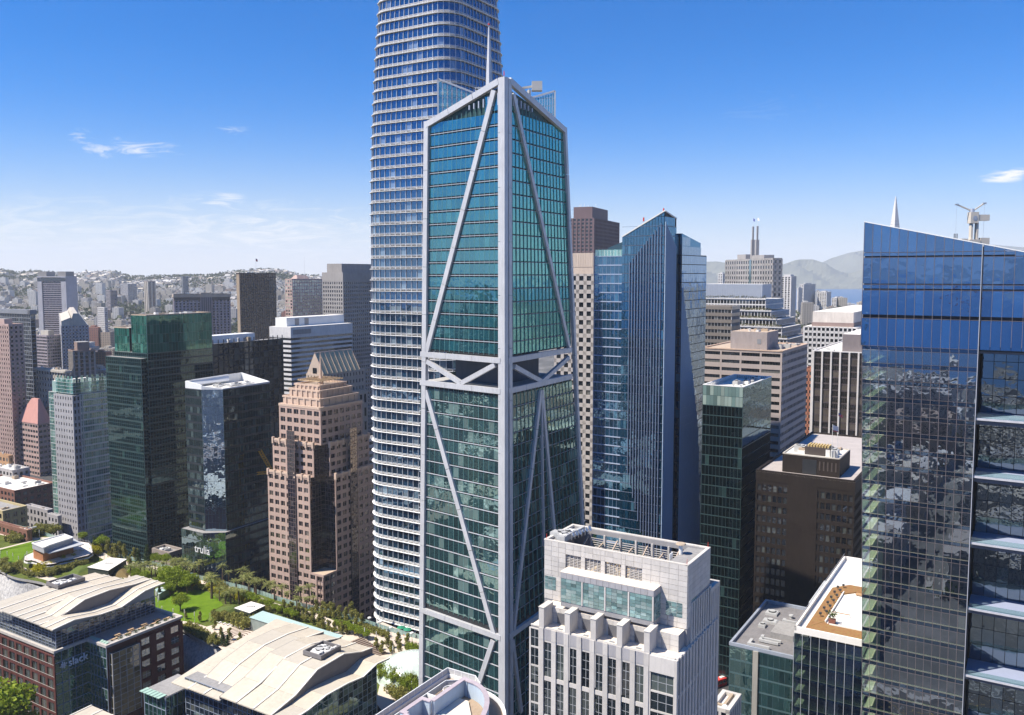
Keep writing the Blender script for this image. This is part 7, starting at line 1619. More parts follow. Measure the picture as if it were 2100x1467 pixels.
# white perforated screen wall hung on the near edge
t = NT('perforated_screen'); p = t.n('ShaderNodeBsdfPrincipled'); t.l(t.ramp(t.noise(.9, t.pos(), 8, .75), ((.35, (.3, .3, .31)), (.6, (.62, .61, .6)))), p.inputs[0]); p.inputs['Roughness'].default_value = .6; t.l(p.outputs[0], t.out.inputs[0])
scr = empty('screen_wall', (O_.x, O_.y, 0), 0, 'undulating white perforated metal screen wall hanging below the near edge of the park', 'screen wall')
for i, s in enumerate(range(-60, 240, 3)):
    m = MB(); g = lambda s_, f: Uv*s_+Vv*(wav(s_)+(.2-2.4*f-1.2*sin(f*3.1+s_*.14)))
    for k in range(5):
        f0, f1 = k/5, (k+1)/5; z = lambda f: 19-15*f
        A, B_, C_, D_ = g(s, f1), g(s+2.9, f1), g(s+2.9, f0), g(s, f0); th = Vv*.12
        m.hexa([(*(A-th).xy, z(f1)), (*(A+th).xy, z(f1)), (*(B_+th).xy, z(f1)), (*(B_-th).xy, z(f1)), (*(D_-th).xy, z(f0)), (*(D_+th).xy, z(f0)), (*(C_+th).xy, z(f0)), (*(C_-th).xy, z(f0))], t.m)
    m.build('screen_panel', None, scr)
m = MB(); pts = [O_+Uv*s+Vv*wav(s) for s in range(-60, 240, 2)]
for p0, p1 in zip(pts, pts[1:]): m.beam((p0.x, p0.y, PZ+.45), (p1.x, p1.y, PZ+.45), 1.1, 1.3, wall('park_curb', (.42, .37, .34), .8))
m.build('parapet', None, scr)
# glass balustrade on the far edge
bal = empty('glass_balustrade', far[0], 0, 'long greenish glass balustrade along the far edge of the park', 'railing')
for p0, p1 in zip(far, far[1:]):
    d = p1-p0
    for k in range(2): a_ = p0+d*(k*.5+.02); b_ = p0+d*(k*.5+.48); m = MB(); m.beam(a_-far[0]+Vector((0, 0, 1.0)), b_-far[0]+Vector((0, 0, 1.0)), .06, 2.0, wall('frosted_glass', (.25, .36, .34), .25, .05, spec=.7)); m.build('glass_panel', None, bal)
# pavilion
pv = empty('park_pavilion', atz(101, 1140, 25.0), 0, 'white park pavilion with wooden walls and a curving white terrace', 'pavilion'); pv.location.z = PZ; PL = Vector(pv.location)
def pol(px, z, z0, mat, nm, top=None):
    P_ = [atz(u, v, z)-PL for u, v in px]; ar = sum(P_[i].x*P_[(i+1) % len(P_)].y-P_[(i+1) % len(P_)].x*P_[i].y for i in range(len(P_)))
    if ar < 0: P_.reverse()
    m = MB(); m.prism([(q_.x, q_.y) for q_ in P_], z0-PZ, z-PZ, mat, topmat=top); m.build(nm, None, pv); return [Vector((q_.x, q_.y, z-PZ)) for q_ in P_]
TW = wall('terrace_white', (.66, .6, .56), .8, .05); WOOD = wall('pavilion_wood', (.38, .17, .08), .7, .15)
oc = [(50, 1148), (51, 1142), (57, 1138), (67, 1134), (90, 1120), (130, 1106), (182, 1114), (187, 1120), (188, 1127), (190, 1133), (181, 1139), (172, 1141), (147, 1147), (123, 1152), (112, 1156), (98, 1158), (86, 1157), (79, 1154), (73, 1151), (64, 1149), (57, 1150)]
E_ = pol(oc, 25.2, 24.6, wall('terrace_dark_edge', (.06, .06, .06), .5), 'terrace', TW)
pol([(u, v-.4) for u, v in oc], 25.25, 25.2, TW, 'terrace_floor')
m = MB()
for i in range(len(E_)):
    p0, p1 = E_[i], E_[(i+1) % len(E_)]; m.beam(p0+Vector((0, 0, 1.1)), p1+Vector((0, 0, 1.1)), .08, .08, STEEL); m.beam(p0+Vector((0, 0, -1.3)), p1+Vector((0, 0, -1.3)), .6, .5, WHITE)
    n_ = max(1, int((p1-p0).length/1.8))
    for k in range(n_): q_ = p0+(p1-p0)*k/n_; m.tube(q_, q_+Vector((0, 0, 1.1)), .05, .05, 4, STEEL)
m.build('terrace_rail', None, pv)
for u, v in ((52, 1150), (70, 1154), (90, 1160), (115, 1157), (140, 1150), (165, 1143)): q_ = atz(u, v-3, 21)-PL; m = MB(); m.tube((q_.x, q_.y+1.5, 0), (q_.x, q_.y+1.5, 3.6), .18, .18, 6, WHITE); m.build('column', None, pv)
pol([(67, 1134), (84, 1142), (104, 1138), (150, 1124), (140, 1112), (80, 1122)], 25.3, 25.25, TW, 'floor_pad')
pol([(68, 1127), (88, 1134), (150, 1117), (137, 1107)], 29.6, 25.3, WOOD, 'wall')
pol([(72, 1125), (101, 1135), (172, 1116), (150, 1104), (131, 1098)], 30.3, 29.9, wall('grey_canopy', (.42, .44, .47), .6), 'canopy')
R_ = pol([(66, 1115), (90, 1125), (101, 1120), (150, 1104), (131, 1097)], 32.8, 30.3, wall('grey_parapet', (.4, .41, .43), .6), 'upper_wall', WHITE)
pol([(71, 1115), (90, 1122), (100, 1118), (145, 1104), (131, 1099)], 32.95, 32.8, wall('roof_cream', (.62, .55, .48), .8), 'roof')
m = MB()
for i in range(len(R_)): m.beam(R_[i]+Vector((0, 0, .25)), R_[(i+1) % len(R_)]+Vector((0, 0, .25)), .5, .6, WHITE)
m.build('parapet', None, pv)
for u, v in ((93, 1140), (104, 1138), (116, 1135), (129, 1131), (141, 1128), (165, 1122)): q_ = atz(u, v, 25.3)-PL; m = MB(); m.tube(q_, (q_.x, q_.y, 9.0), .14, .14, 6, WHITE); m.build('column', None, pv)
# small park buildings
def kiosk(px, z, nm, lab, side, top, cat='kiosk'):
    P_ = [atz(u, v, z) for u, v in px]; c = sum(P_, Vector())/4; r_ = empty(nm, (c.x, c.y, PZ), 0, lab, cat); ar = sum(P_[i].x*P_[(i+1) % 4].y-P_[(i+1) % 4].x*P_[i].y for i in range(4))
    if ar < 0: P_.reverse()
    P2 = [(q_.x-c.x, q_.y-c.y) for q_ in P_]; m = MB(); m.prism(P2, 0, z-PZ-.3, side); m.build('wall', None, r_); m = MB(); m.prism([(x*1.04, y*1.04) for x, y in P2], z-PZ-.3, z-PZ, wall('kiosk_edge', (.12, .14, .13), .6), topmat=top); m.build('roof', None, r_)
    for k in range(4): m = MB(); m.box(-1.5+k*.9, -.5, z-PZ, -.9+k*.9, .4, z-PZ+.5, PLANT[1]); m.build('rooftop_unit', None, r_)
    return r_, P2
GV = wall('green_wall', (.035, .05, .03), .9, .5, 1.2)
r_, P2 = kiosk([(481, 1247), (515, 1234), (543, 1242), (512, 1257)], 26.6, 'lift_kiosk', 'square lift kiosk clad in climbing plants with a white roof beside the lawn', GV, ROOFW)
for i in range(2):
    m = MB(); p0, p1 = Vector((*P2[i], 0)), Vector((*P2[(i+1) % 4], 0)); leaf_ball(m, (p0+p1)/2+Vector((0, 0, 2.6)), 3.2, 420, .25, 90+i, (1, 1, .9)); m.build('climbing_plant', SHRUB, r_)
r_, _ = kiosk([(180, 1163), (226, 1144), (259, 1147), (222, 1170)], 24.6, 'low_plant_house', 'long low dark plant house with a white roof behind the first wave-roofed office', wall('dark_cladding', (.05, .06, .055), .6), ROOFW)
r_, _ = kiosk([(514, 1267), (541, 1254), (700, 1303), (672, 1318)], 26.2, 'glass_canopy_hall', 'long hall with a pale aqua glass canopy roof behind the cream wave-roofed office', wall('hall_glass', (.25, .3, .28), .3, spec=.7), wall('aqua_canopy', (.42, .56, .54), .3, .05, spec=.6), 'hall')
r_, _ = kiosk([(318, 1209), (338, 1198), (347, 1206), (326, 1219)], 24.0, 'aqua_roof_kiosk', 'small kiosk with a pale aqua roof behind the right tip of the wavy roof', MC['hall_glass'], MC['aqua_canopy'])
# skylight dome
c = atz(850, 1386, PZ); dm = empty('skylight_dome', c, 0, 'shallow glazed skylight dome at the right end of the park', 'dome'); DR, DH = 12.0, 8.0
DG_ = wall('dome_glass', (.52, .62, .56), .18, .12, 1.0, spec=.8, streak=False); nr_, nt_ = 6, 20
def dp(i, j): t0 = pi/2*i/nr_; f = 2*pi*j/nt_; return Vector((DR*cos(t0)*cos(f)*1.15, DR*cos(t0)*sin(f), DH*sin(t0)))
for i in range(nr_):
    for j in range(nt_):
        A, B_, C_, D_ = dp(i, j), dp(i, j+1), dp(i+1, j+1), dp(i+1, j); ce = (A+B_+C_+D_)/4; q4 = [ce+(p_-ce)*.965 for p_ in (A, B_, C_, D_)]; nn = (B_-A).cross(D_-A).normalized()*.06
        m = MB(); m.hexa([p_-nn for p_ in q4]+[p_+nn for p_ in q4], DG_); m.build('glass_panel', None, dm)
m = MB()
for i in range(nr_):
    for j in range(nt_): m.beam(dp(i, j), dp(i+1, j), .12, .12, WHITE); m.beam(dp(i, j), dp(i, j+1), .12, .12, WHITE)
m.build('frame', None, dm)
# labyrinth rings and striped seating plaza
c = atz(489, 1306, PZ+.06); BRN = wall('brown_paver', (.16, .11, .085), .8)
for k in range(6):
    m = MB(); r = 2+k*1.45; n = 40
    for i in range(n):
        if (i+k*5) % n in (0, 1): continue
        a0, a1 = 2*pi*i/n, 2*pi*(i+1)/n; m.hexa([(r*cos(a0), r*sin(a0), 0), ((r+.5)*cos(a0), (r+.5)*sin(a0), 0), ((r+.5)*cos(a1), (r+.5)*sin(a1), 0), (r*cos(a1), r*sin(a1), 0), (r*cos(a0), r*sin(a0), .05), ((r+.5)*cos(a0), (r+.5)*sin(a0), .05), ((r+.5)*cos(a1), (r+.5)*sin(a1), .05), (r*cos(a1), r*sin(a1), .05)], BRN)
    m.build('paving_ring', None, None, loc=c, kind='structure')
for i in range(13):
    p0, p1 = atz(704+i*3.6, 1325+i*2.3, PZ+.06), atz(742+i*4.4, 1309+i*2.6, PZ+.06); m = MB(); m.beam(Vector(), p1-p0, .7, .36, wall('bench_taupe', (.27, .21, .17), .8)); tag(m.build('bench', None, None, loc=p0+Vector((0, 0, .18))), 'long taupe bench in the striped seating plaza, %s of the row from the left' % ('first second third fourth fifth sixth seventh eighth ninth tenth eleventh twelfth last'.split()[i]), 'bench', 'long benches of the striped plaza')
# ---------------------------------------------------------------- plants
LB = leafm('leaf_bright', (.16, .24, .02), (.32, .38, .03)); LD = leafm('leaf_dark', (.03, .06, .02), (.07, .11, .03)); LY = leafm('leaf_yellow', (.34, .33, .015), (.52, .46, .03))
LP = leafm('leaf_palm', (.13, .17, .04), (.38, .38, .13)); LO = leafm('leaf_olive', (.15, .17, .035), (.36, .33, .09)); BARK = wall('bark', (.12, .085, .06), .9)
PROTO = {}
def proto_tree(kind, var, lab):
    rn = random.Random(hash((kind, var)) % 1 or (len(kind)*17+var*31)); nm = {'broad': 'broadleaf_tree', 'palm': 'palm_tree', 'cone': 'conifer', 'slim': 'young_tree', 'bamboo': 'bamboo_clump', 'yellow': 'yellow_shrub', 'shrub': 'shrub'}[kind]
    r = empty(nm, (0, 0, -500), 0); tr, cr = MB(), MB()
    if kind == 'broad':
        tr.tube((0, 0, -.1), (0, 0, 2.2), .3, .2, 7)
        for k in range(7):
            a = k*2.4+var; e = Vector((cos(a)*rn.uniform(1.2, 2.4), sin(a)*rn.uniform(1.2, 2.4), rn.uniform(3.6, 6))); tr.tube((0, 0, 2), e, .13, .05, 5)
            leaf_ball(cr, e, rn.uniform(1.3, 2.0), 330, .24, k*7+var, (1, 1, .8))
        leaf_ball(cr, (0, 0, 5.6), 2.0, 380, .24, 77+var)
    elif kind == 'palm':
        h = 4.6; tr.tube((0, 0, -.1), (.15, .1, h), .28, .22, 7)
        for k in range(30):
            a = k*2.399; up = rn.uniform(-.5, 1.1); L = rn.uniform(1.9, 2.6); p0 = Vector((.15, .1, h)); d = Vector((cos(a), sin(a), up)).normalized(); prev = p0
            for s_ in range(4):
                q_ = p0+d*L*(s_+1)/4+Vector((0, 0, -.22*(s_+1)**1.6*.5)); sd = d.cross(Vector((0, 0, 1))).normalized()*(.42*(1-(s_/4.2)))
                cr.poly([prev-sd, q_-sd*.8, q_+Vector((0, 0, .12))]); cr.poly([prev+sd, q_+Vector((0, 0, .12)), q_+sd*.8]); prev = q_
    elif kind == 'cone':
        tr.tube((0, 0, -.1), (0, 0, 4.5), .16, .05, 6)
        for k in range(9): leaf_ball(cr, (0, 0, .6+k*.55), 1.25*(1-k/9.5)+.15, 110, .2, k+var, (1, 1, .5))
    elif kind == 'slim':
        tr.tube((0, 0, -.1), (0, 0, 3.8), .12, .05, 6)
        for k in range(6): leaf_ball(cr, (rn.gauss(0, .35), rn.gauss(0, .35), 1.4+k*.75), 1.05-.08*k, 150, .2, k*3+var)
        for k in range(4): tr.tube((0, 0, 1.5+k*.5), (rn.gauss(0, .7), rn.gauss(0, .7), 2.4+k*.6), .05, .02, 4)
    elif kind == 'bamboo':
        for k in range(16):
            x, y = rn.gauss(0, .6), rn.gauss(0, .6); h = rn.uniform(4.5, 7.2); t_ = Vector((x*1.5, y*1.5, h)); tr.tube((x, y, -.1), t_, .05, .02, 4); leaf_ball(cr, Vector((x, y, 0)).lerp(t_, .62), .8, 70, .2, k+var*9, (.8, .8, 2.4))
    elif kind in ('yellow', 'shrub'):
        tr.tube((0, 0, -.1), (0, 0, .8), .1, .06, 5)
        for k in range(6): leaf_ball(cr, (rn.gauss(0, .9), rn.gauss(0, .9), rn.uniform(.7, 1.8)), .95, 150, .2, k+var*5)
    tr.build('trunk' if kind != 'bamboo' else 'canes', BARK, r); cr.build('crown', {'broad': LB, 'palm': LP, 'cone': LD, 'slim': LO, 'bamboo': LB, 'yellow': LY, 'shrub': LO}[kind], r); return r
ORD = 'first second third fourth fifth sixth seventh eighth ninth tenth eleventh twelfth thirteenth fourteenth fifteenth sixteenth seventeenth eighteenth nineteenth twentieth'.split()
DESC = dict(broad='bright green broadleaf tree', palm='palm tree', cone='small dark conifer', slim='slender olive young tree', bamboo='bright bamboo clump', yellow='yellow green shrub', shrub='olive shrub')
CATS = dict(broad='tree', palm='palm', cone='conifer', slim='tree', bamboo='bamboo', yellow='shrub', shrub='shrub')
def plant(kind, zone, pts, s0=1.0, z=None, mat=None):
    pts = sorted(pts, key=lambda q: q[0])
    for i, q in enumerate(pts):
        u, v = q[0], q[1]; s = s0*(q[2] if len(q) > 2 else 1); var = i % 3; P_ = atz(u, v, PZ if z is None else z)
        if (kind, var) not in PROTO: PROTO[(kind, var)] = proto_tree(kind, var, ''); o = PROTO[(kind, var)]
        else: o = copy_tree(PROTO[(kind, var)])
        o.location = P_; o.rotation_euler.z = (u*7.3+v*3.1) % 6.28; k = s*1.32*(.9+.2*((u*13+v*7) % 10)/10); o.scale = (k, k, k*(.94+.12*((u+v) % 7)/7))
        if mat: o.children[1].data.materials[0] if False else None
        n = len(pts); od = ORD[i] if i < 20 else 'further'; tag(o, '%s %s%s' % (DESC[kind], zone, '' if n == 1 else ', %s from the left' % (ORD[i] if i < 20 else ORD[n-1-i].replace('first', 'first') + ' before the end')), CATS[kind], DESC[kind]+'s '+zone if n > 1 else None)
c4 = lambda L: [(x/3.75, 1100+y/3.75)+tuple(r) for x, y, *r in L]
c2 = lambda L: [(300+x/3.5, 1180+y/3.5)+tuple(r) for x, y, *r in L]
c6 = lambda L: [(x/8.15, 1080+y/8.15)+tuple(r) for x, y, *r in L]
plant('palm', 'in the grove between the towers and the lawn', c4([(1010, 330), (1045, 300), (1080, 320), (1110, 310), (1150, 300), (1165, 340), (1195, 310), (1230, 330), (1260, 310), (1275, 345), (1300, 330), (1340, 290), (1360, 280), (1385, 300), (1410, 290), (1430, 300), (1460, 310), (1500, 330), (1530, 300)]), 1.0)
plant('palm', 'above the far path behind the big lawn', c4([(1575, 290, 1.2), (1615, 380, .9), (1628, 480, 1.45), (1690, 500), (1712, 330, 1.1), (1735, 520, .9), (1760, 350, .8), (1775, 520), (1800, 500, .9), (1840, 525), (1868, 380, 1.2), (1880, 500, .8), (1915, 430, 1.2), (1960, 440)]), 1.0)
plant('palm', 'at the foot of the pink stepped tower', c2([(650, 130), (700, 100, 1.1), (740, 110, 1.2), (790, 140), (830, 130), (870, 150), (895, 150, 1.1), (920, 180), (975, 175, 1.1), (1010, 200, .8), (1110, 195, 1.1), (1172, 185, 1.1), (1080, 240, .9), (1150, 245, .9), (1200, 230, .7)]), 1.0)
plant('slim', 'in the front row along the far path', c2([(985, 290), (1015, 300), (1045, 290), (1070, 320), (1100, 310), (1130, 330), (1155, 340), (1180, 330), (1200, 355), (1240, 390), (1265, 400), (1310, 410, .8), (1350, 420, .8), (1385, 400, .7), (1405, 425, .8), (1435, 430, .7)]), .85)
plant('slim', 'in the back row beyond the far path', c2([(1225, 280), (1260, 290), (1290, 300), (1320, 300), (1350, 315), (1385, 320), (1430, 340), (1480, 320), (1510, 370), (1545, 380, .9)]), .92)
plant('broad', 'at the top of the big lawn', c4([(1290, 400, 1.1), (1345, 420, 1.25), (1400, 400, 1.1), (1440, 440, 1.0), (1310, 460, .8), (1475, 420, .9)]), .9)
plant('broad', 'standing alone on the big lawn', c4([(1388, 578, .92)]), 1.0)
plant('slim', 'around the labyrinth plaza', c4([(1655, 720, .6), (1700, 770, .6), (1765, 800, .7), (1850, 830, .7), (1430, 640, .5), (1535, 660, .6), (1640, 640, .7)]), 1.0)
plant('cone', 'beside the near parapet', c4([(1662, 830, .8), (1715, 840, 1.0), (1750, 845, .9)]), .8)
plant('cone', 'near the tower feet', c4([(1228, 480, .9), (1068, 235, 1.3), (1135, 215, 1.4), (730, 125, 1.2)]), 1.0)
plant('broad', 'below the green towers', c4([(790, 120, .95), (640, 40, .6), (1190, 215, .55), (1225, 215, .5), (1280, 225, .6)]), 1.0)
plant('slim', 'below the dark green tower', c4([(830, 160), (860, 160), (890, 170), (925, 165), (965, 175), (1030, 190, .8), (1060, 185, .8), (1000, 240, .8)]), 1.1)
plant('yellow', 'in the bright hedge before the pavilion', [(78+i*6.6, 1176-i*2.35+(i % 3)*2.0) for i in range(20)], 1.35)
plant('shrub', 'in the green bed below the hedge', [(86+i*6.5, 1182-i*1.9+(i % 2)*3) for i in range(14)], 1.0)
plant('shrub', 'by the near left path', c4([(65, 260), (85, 270, 1.3), (105, 275, 1.5), (130, 265, 1.3), (150, 275), (10, 215), (30, 225), (200, 290, .8), (225, 300, .8), (255, 310, .8)]), 1.0)
plant('shrub', 'in the far left bed behind the small lawn', c6([(180, 240), (240, 260), (300, 170), (360, 180), (400, 240), (440, 170), (500, 160), (560, 140), (600, 170, 1.2), (650, 120, 1.3), (700, 110, 1.3), (760, 110, 1.2), (810, 110, 1.2), (860, 120, 1.1), (900, 130)]), 1.3)
plant('shrub', 'in the bed along the lower path', c4([(1440+i*17, 715+i*9) for i in range(14)]), .9)
plant('shrub', 'around the lift kiosk', c4([(1690, 640), (1720, 650), (1750, 640), (1780, 660), (1810, 680, 1.3), (1850, 690, 1.4), (1890, 700, 1.4), (1660, 620, .8), (2010, 560), (2040, 600), (2000, 660)]), 1.1)
plant('shrub', 'on the far bank beside the balustrade', c2([(1560+i*14, 385+i*5, .7) for i in range(12)]+[(470+i*22, 60+i*14) for i in range(8)]), 1.0)
plant('bamboo', 'in the rear screen before the dome', [(784+i*5.2, 1391+i*2.0+(i % 2)*3) for i in range(14)], .75)
plant('bamboo', 'in the front screen before the dome', [(783+i*8.2, 1401+i*3.0) for i in range(10)], .7)
plant('bamboo', 'beside the plaza above the dome', [(835+i*5, 1338+i*2) for i in range(6)], .6)
plant('shrub', 'between the white loungers', [(808+i*3.6, 1425+i*2.2) for i in range(7)], 1.0)
plant('slim', 'in the striped plaza', [(772, 1335), (782, 1342), (795, 1330), (804, 1345), (815, 1325), (820, 1340), (835, 1330)], .8)
plant('broad', 'rising at the bottom left corner in the street', [(14, 1520, 1.5)], 1.6, z=9)
plant('broad', 'low in the bottom left corner, behind the tall one', [(38, 1530, 1.0)], 1.4, z=9)
plant('broad', 'in the bright belt below the far path', [(270+i*9.5, 1183+i*4.1+(i % 3)*3, .45+.12*(i % 2)) for i in range(8)]+[(500+i*13, 1232+i*5.2, .5) for i in range(9)], 1.0)
plant('yellow', 'along the far path edge', [(330+i*12, 1180+i*3.6+(i % 2)*2, .8) for i in range(16)], 1.0)
plant('yellow', 'in the near bed by the big lawn', [(322+i*8, 1268+i*3.2, .6) for i in range(11)], 1.0)
plant('broad', 'by the round-cornered tower plaza', [(690+i*9, 1290+i*3.2, .42) for i in range(8)], 1.0)
# lamp posts, loungers, umbrellas
lamp = empty('lamp_post', (0, 0, 0)); m = MB(); m.tube((0, 0, 0), (0, 0, 4.6), .09, .07, 6, STEEL); m.build('post', None, lamp); m = MB(); m.tube((0, 0, 3.2), (0, 0, 4.7), .16, .16, 6, WHITE); m.build('light_head', None, lamp)
LPp = sorted(c4([(1248, 622), (1333, 640), (1420, 650), (1497, 668), (1217, 560), (1165, 600)])+c6([(10, 560), (125, 570), (220, 600), (315, 650), (660, 200), (1570, 440), (1745, 600)])+[(725, 1300), (748, 1312), (772, 1320), (790, 1398), (822, 1412), (845, 1425), (806, 1350)], key=lambda q: q[0])
for i, q in enumerate(LPp): o = lamp if i == 0 else copy_tree(lamp); o.location = atz(q[0], q[1], PZ); tag(o, 'slim white park lamp post, %s from the left of the park' % ORD[i], 'lamp post', 'park lamp posts')
glb = empty('globe_lamp', (0, 0, 0)); m = MB(); m.tube((0, 0, 0), (0, 0, 4.4), .1, .08, 6, STEEL); m.build('post', None, glb); m = MB(); m.tube((0, 0, 4.4), (0, 0, 4.75), .75, .75, 14, WHITE); m.tube((0, 0, 4.75), (0, 0, 4.95), .75, .4, 14, WHITE); m.build('lamp_shade', None, glb)
for i, q in enumerate([(758, 1290), (780, 1298), (802, 1310), (845, 1322), (785, 1275)]): o = glb if i == 0 else copy_tree(glb); o.location = atz(q[0], q[1], PZ); tag(o, 'round white disc lamp at the foot of the round-cornered tower, %s placed' % ['leftmost', 'second', 'third', 'rightmost', 'rearmost'][i], 'lamp post', 'disc lamps of the tower plaza')
for i, (u, v) in enumerate(((823, 1298), (836, 1302))):
    r_ = empty('parasol', atz(u, v, PZ), 0, 'green parasol over cafe tables, %s of the pair' % ('left', 'right')[i], 'parasol', 'green parasols by the tower'); m = MB(); m.tube((0, 0, 0), (0, 0, 2.6), .05, .05, 6, STEEL); m.build('pole', None, r_)
    m = MB(); m.tube((0, 0, 2.2), (0, 0, 3.0), 1.8, .08, 8, wall('parasol_green', (.03, .22, .13), .8)); m.build('canopy', None, r_)
    for k in range(4):
        c, s = cos(k*1.57+.5), sin(k*1.57+.5); m = MB(); m.box(-.25, -.25, 0, .25, .25, .45, wall('orange_seat', (.6, .16, .05), .7)); m.box(-.25, .2, .45, .25, .27, .95, MC['orange_seat']); o = m.build('chair', None, None, loc=atz(u, v, PZ)+Vector((1.5*c, 1.5*s, 0))); tag(o, 'orange cafe chair under the %s green parasol, %s side' % (('left', 'right')[i], ('right', 'rear', 'left', 'front')[k]), 'chair', 'orange cafe chairs')
lg = empty('lounger', (0, 0, 0)); m = MB(); m.box(-.35, -.9, .25, .35, .5, .35, WHITE); m.build('seat', None, lg); m = MB(); m.hexa([(-.35, .5, .25), (.35, .5, .25), (.35, .6, .25), (-.35, .6, .25), (-.35, 1.0, .95), (.35, 1.0, .95), (.35, 1.1, .9), (-.35, 1.1, .9)], WHITE); m.build('backrest', None, lg); m = MB(); m.box(-.3, -.8, 0, -.2, -.7, .25, STEEL); m.box(.2, -.8, 0, .3, -.7, .25, STEEL); m.box(-.3, .4, 0, .3, .5, .25, STEEL); m.build('frame', None, lg)
for i in range(8): o = lg if i == 0 else copy_tree(lg); o.location = atz(786+i*7.6+(i > 3)*2, 1408+i*3.6, PZ); o.rotation_euler.z = .6+i*.15; tag(o, 'white lounge chair on the deck before the bamboo, %s from the left' % ORD[i], 'lounge chair', 'white loungers before the bamboo')
flat('deck', [(780, 1400), (800, 1398), (868, 1432), (868, 1500), (800, 1480), (770, 1440)], PZ+.07, PATH)
for i in range(7): o = copy_tree(lg); o.location = atz(450+i*9, 1278+i*2.2, PZ); o.rotation_euler.z = 2.6; tag(o, 'pale lounge chair at the top of the labyrinth plaza, %s from the left' % ORD[i], 'lounge chair', 'pale loungers by the labyrinth')
# people on the park paths: one continuous skinned body each
def person(loc, rz, pose, shirt, trousers, lab):
    v = [(0, 0, .95), (0, 0, 1.2), (0, .01, 1.42), (0, .02, 1.52), (0, .03, 1.62), (0, .04, 1.72)]; e = [(0, 1), (1, 2), (2, 3), (3, 4), (4, 5)]; rad = [.15, .14, .15, .055, .09, .085]
    for s in (-1, 1):
        st_ = pose*s; n = len(v); v += [(s*.1, 0, .88), (s*.11, .14*st_, .5), (s*.11, .28*st_-.04, .08), (s*.11, .28*st_+.12, .04)]; e += [(0, n), (n, n+1), (n+1, n+2), (n+2, n+3)]; rad += [.1, .07, .045, .04]
        n = len(v); v += [(s*.19, 0, 1.4), (s*.24, -.1*st_, 1.12), (s*.25, -.2*st_+.06, .88), (s*.25, -.22*st_+.1, .8)]; e += [(2, n), (n, n+1), (n+1, n+2), (n+2, n+3)]; rad += [.06, .045, .035, .035]
    me = bpy.data.meshes.new('person'); me.from_pydata(v, e, []); o = bpy.data.objects.new('person', me); COL.objects.link(o)
    md = o.modifiers.new('skin', 'SKIN'); me.skin_vertices.new() if not me.skin_vertices else None
    for i, r in enumerate(rad): me.skin_vertices[0].data[i].radius = (r, r*.8); me.skin_vertices[0].data[i].use_root = (i == 0)
    o.modifiers.new('sub', 'SUBSURF').levels = 1; o.modifiers['sub'].render_levels = 1
    t = NT('clothes'); p = t.n('ShaderNodeBsdfPrincipled'); sp_ = t.n('ShaderNodeSeparateXYZ'); t.l(t.n('ShaderNodeTexCoord').outputs['Object'], sp_.inputs[0])
    t.l(t.ramp(t.mth('DIVIDE', sp_.outputs[2], 2.0), ((0, (.03, .03, .03)), (.05, trousers), (.47, shirt), (.755, (.45, .27, .2)), (.845, (.06, .04, .03))), 'CONSTANT'), p.inputs[0]); p.inputs['Roughness'].default_value = .85; t.l(p.outputs[0], t.out.inputs[0]); me.materials.append(t.m)
    o.location = loc; o.rotation_euler.z = rz; return tag(o, lab, 'person', 'people walking in the park')
CLO = [((.5, .06, .05), 'red top'), ((.05, .15, .45), 'blue top'), ((.7, .7, .68), 'white top'), ((.05, .05, .05), 'black top'), ((.1, .3, .15), 'green top'), ((.6, .35, .08), 'orange top')]
PLC = [((262, 1158), 'on the far path at left'), ((372, 1187), 'on the path behind the lawn'), ((478, 1212), 'on the path below the palms'), ((590, 1253), 'on the path before the slender trees'), ((595, 1253), 'beside another on the path before the slender trees'), ((728, 1305), 'at the top of the striped plaza'), ((762, 1332), 'in the striped plaza'), ((798, 1322), 'near the thin plaza trees'), ((845, 1305), 'by the tower entrance'), ((853, 1310), 'farther right by the tower entrance'), ((865, 1316), 'at the right end by the tower entrance'), ((433, 1277), 'at the lawn edge'), ((470, 1300), 'on the labyrinth'), ((480, 1318), 'low on the labyrinth'), ((775, 1326), 'in the middle of the striped plaza'), ((805, 1338), 'among the thin plaza trees')]
for i, ((u, v), w_) in enumerate(PLC): cl_, nm = CLO[i % 6]; person(atz(u, v, PZ+.08), i*1.3, .8 if i % 3 else .15, cl_, ((.03, .04, .08), (.12, .1, .08), (.05, .05, .05))[i % 3], 'person in %s %s' % (nm, w_))
# ---------------------------------------------------------------- low buildings at the far left
YB = wall('yellow_stone', (.50, .42, .24), .8); PS = wall('pale_grey_stone', (.40, .38, .38), .8); RBK = wall('dull_red_brick', (.24, .12, .09), .85)
lo = lambda pm, bay=4.2, fl=4.3: st(bay=bay, fl=fl, pw=bay*.45, pd=.3, sh=fl*.42, sd=.28, pm=pm, sm=pm, gm=DK)
tower('orange_brick_low_building', 'low orange brick building at the left edge above the cream flat roofs', 18, 938, 620, -50, 26, lo(wall('tan_brick', (.42, .25, .14), .8)), roof=ROOFT, n=4)
tower('grey_low_building', 'low grey building with a cluttered pale roof at the left edge', 26, 968, 600, -40, 60, lo(PS), roof=ROOFW, n=7, seed=3)
tower('cream_flat_roof_building', 'broad low building with cream flat roof and roof ducts left of the glass-crown tower', 30, 1010, 560, -60, 112, lo(RBK), roof=ROOFW, n=12, seed=5)
tower('yellow_arched_building', 'yellow stone building with arched windows at the left edge', 6, 1052, 500, -50, 54, lo(YB, 5), roof=ROOFG, n=3, seed=7)
tower('pale_classical_building', 'pale grey classical building with tall windows beside the yellow one', 98, 1050, 520, 54, 108, lo(PS, 4), roof=ROOFW, n=2, seed=8)
tower('pale_annex_building', 'narrow pale annex at the foot of the glass-crown tower', 119, 1062, 500, 99, 125, lo(PS, 4), roof=ROOFW, n=0)
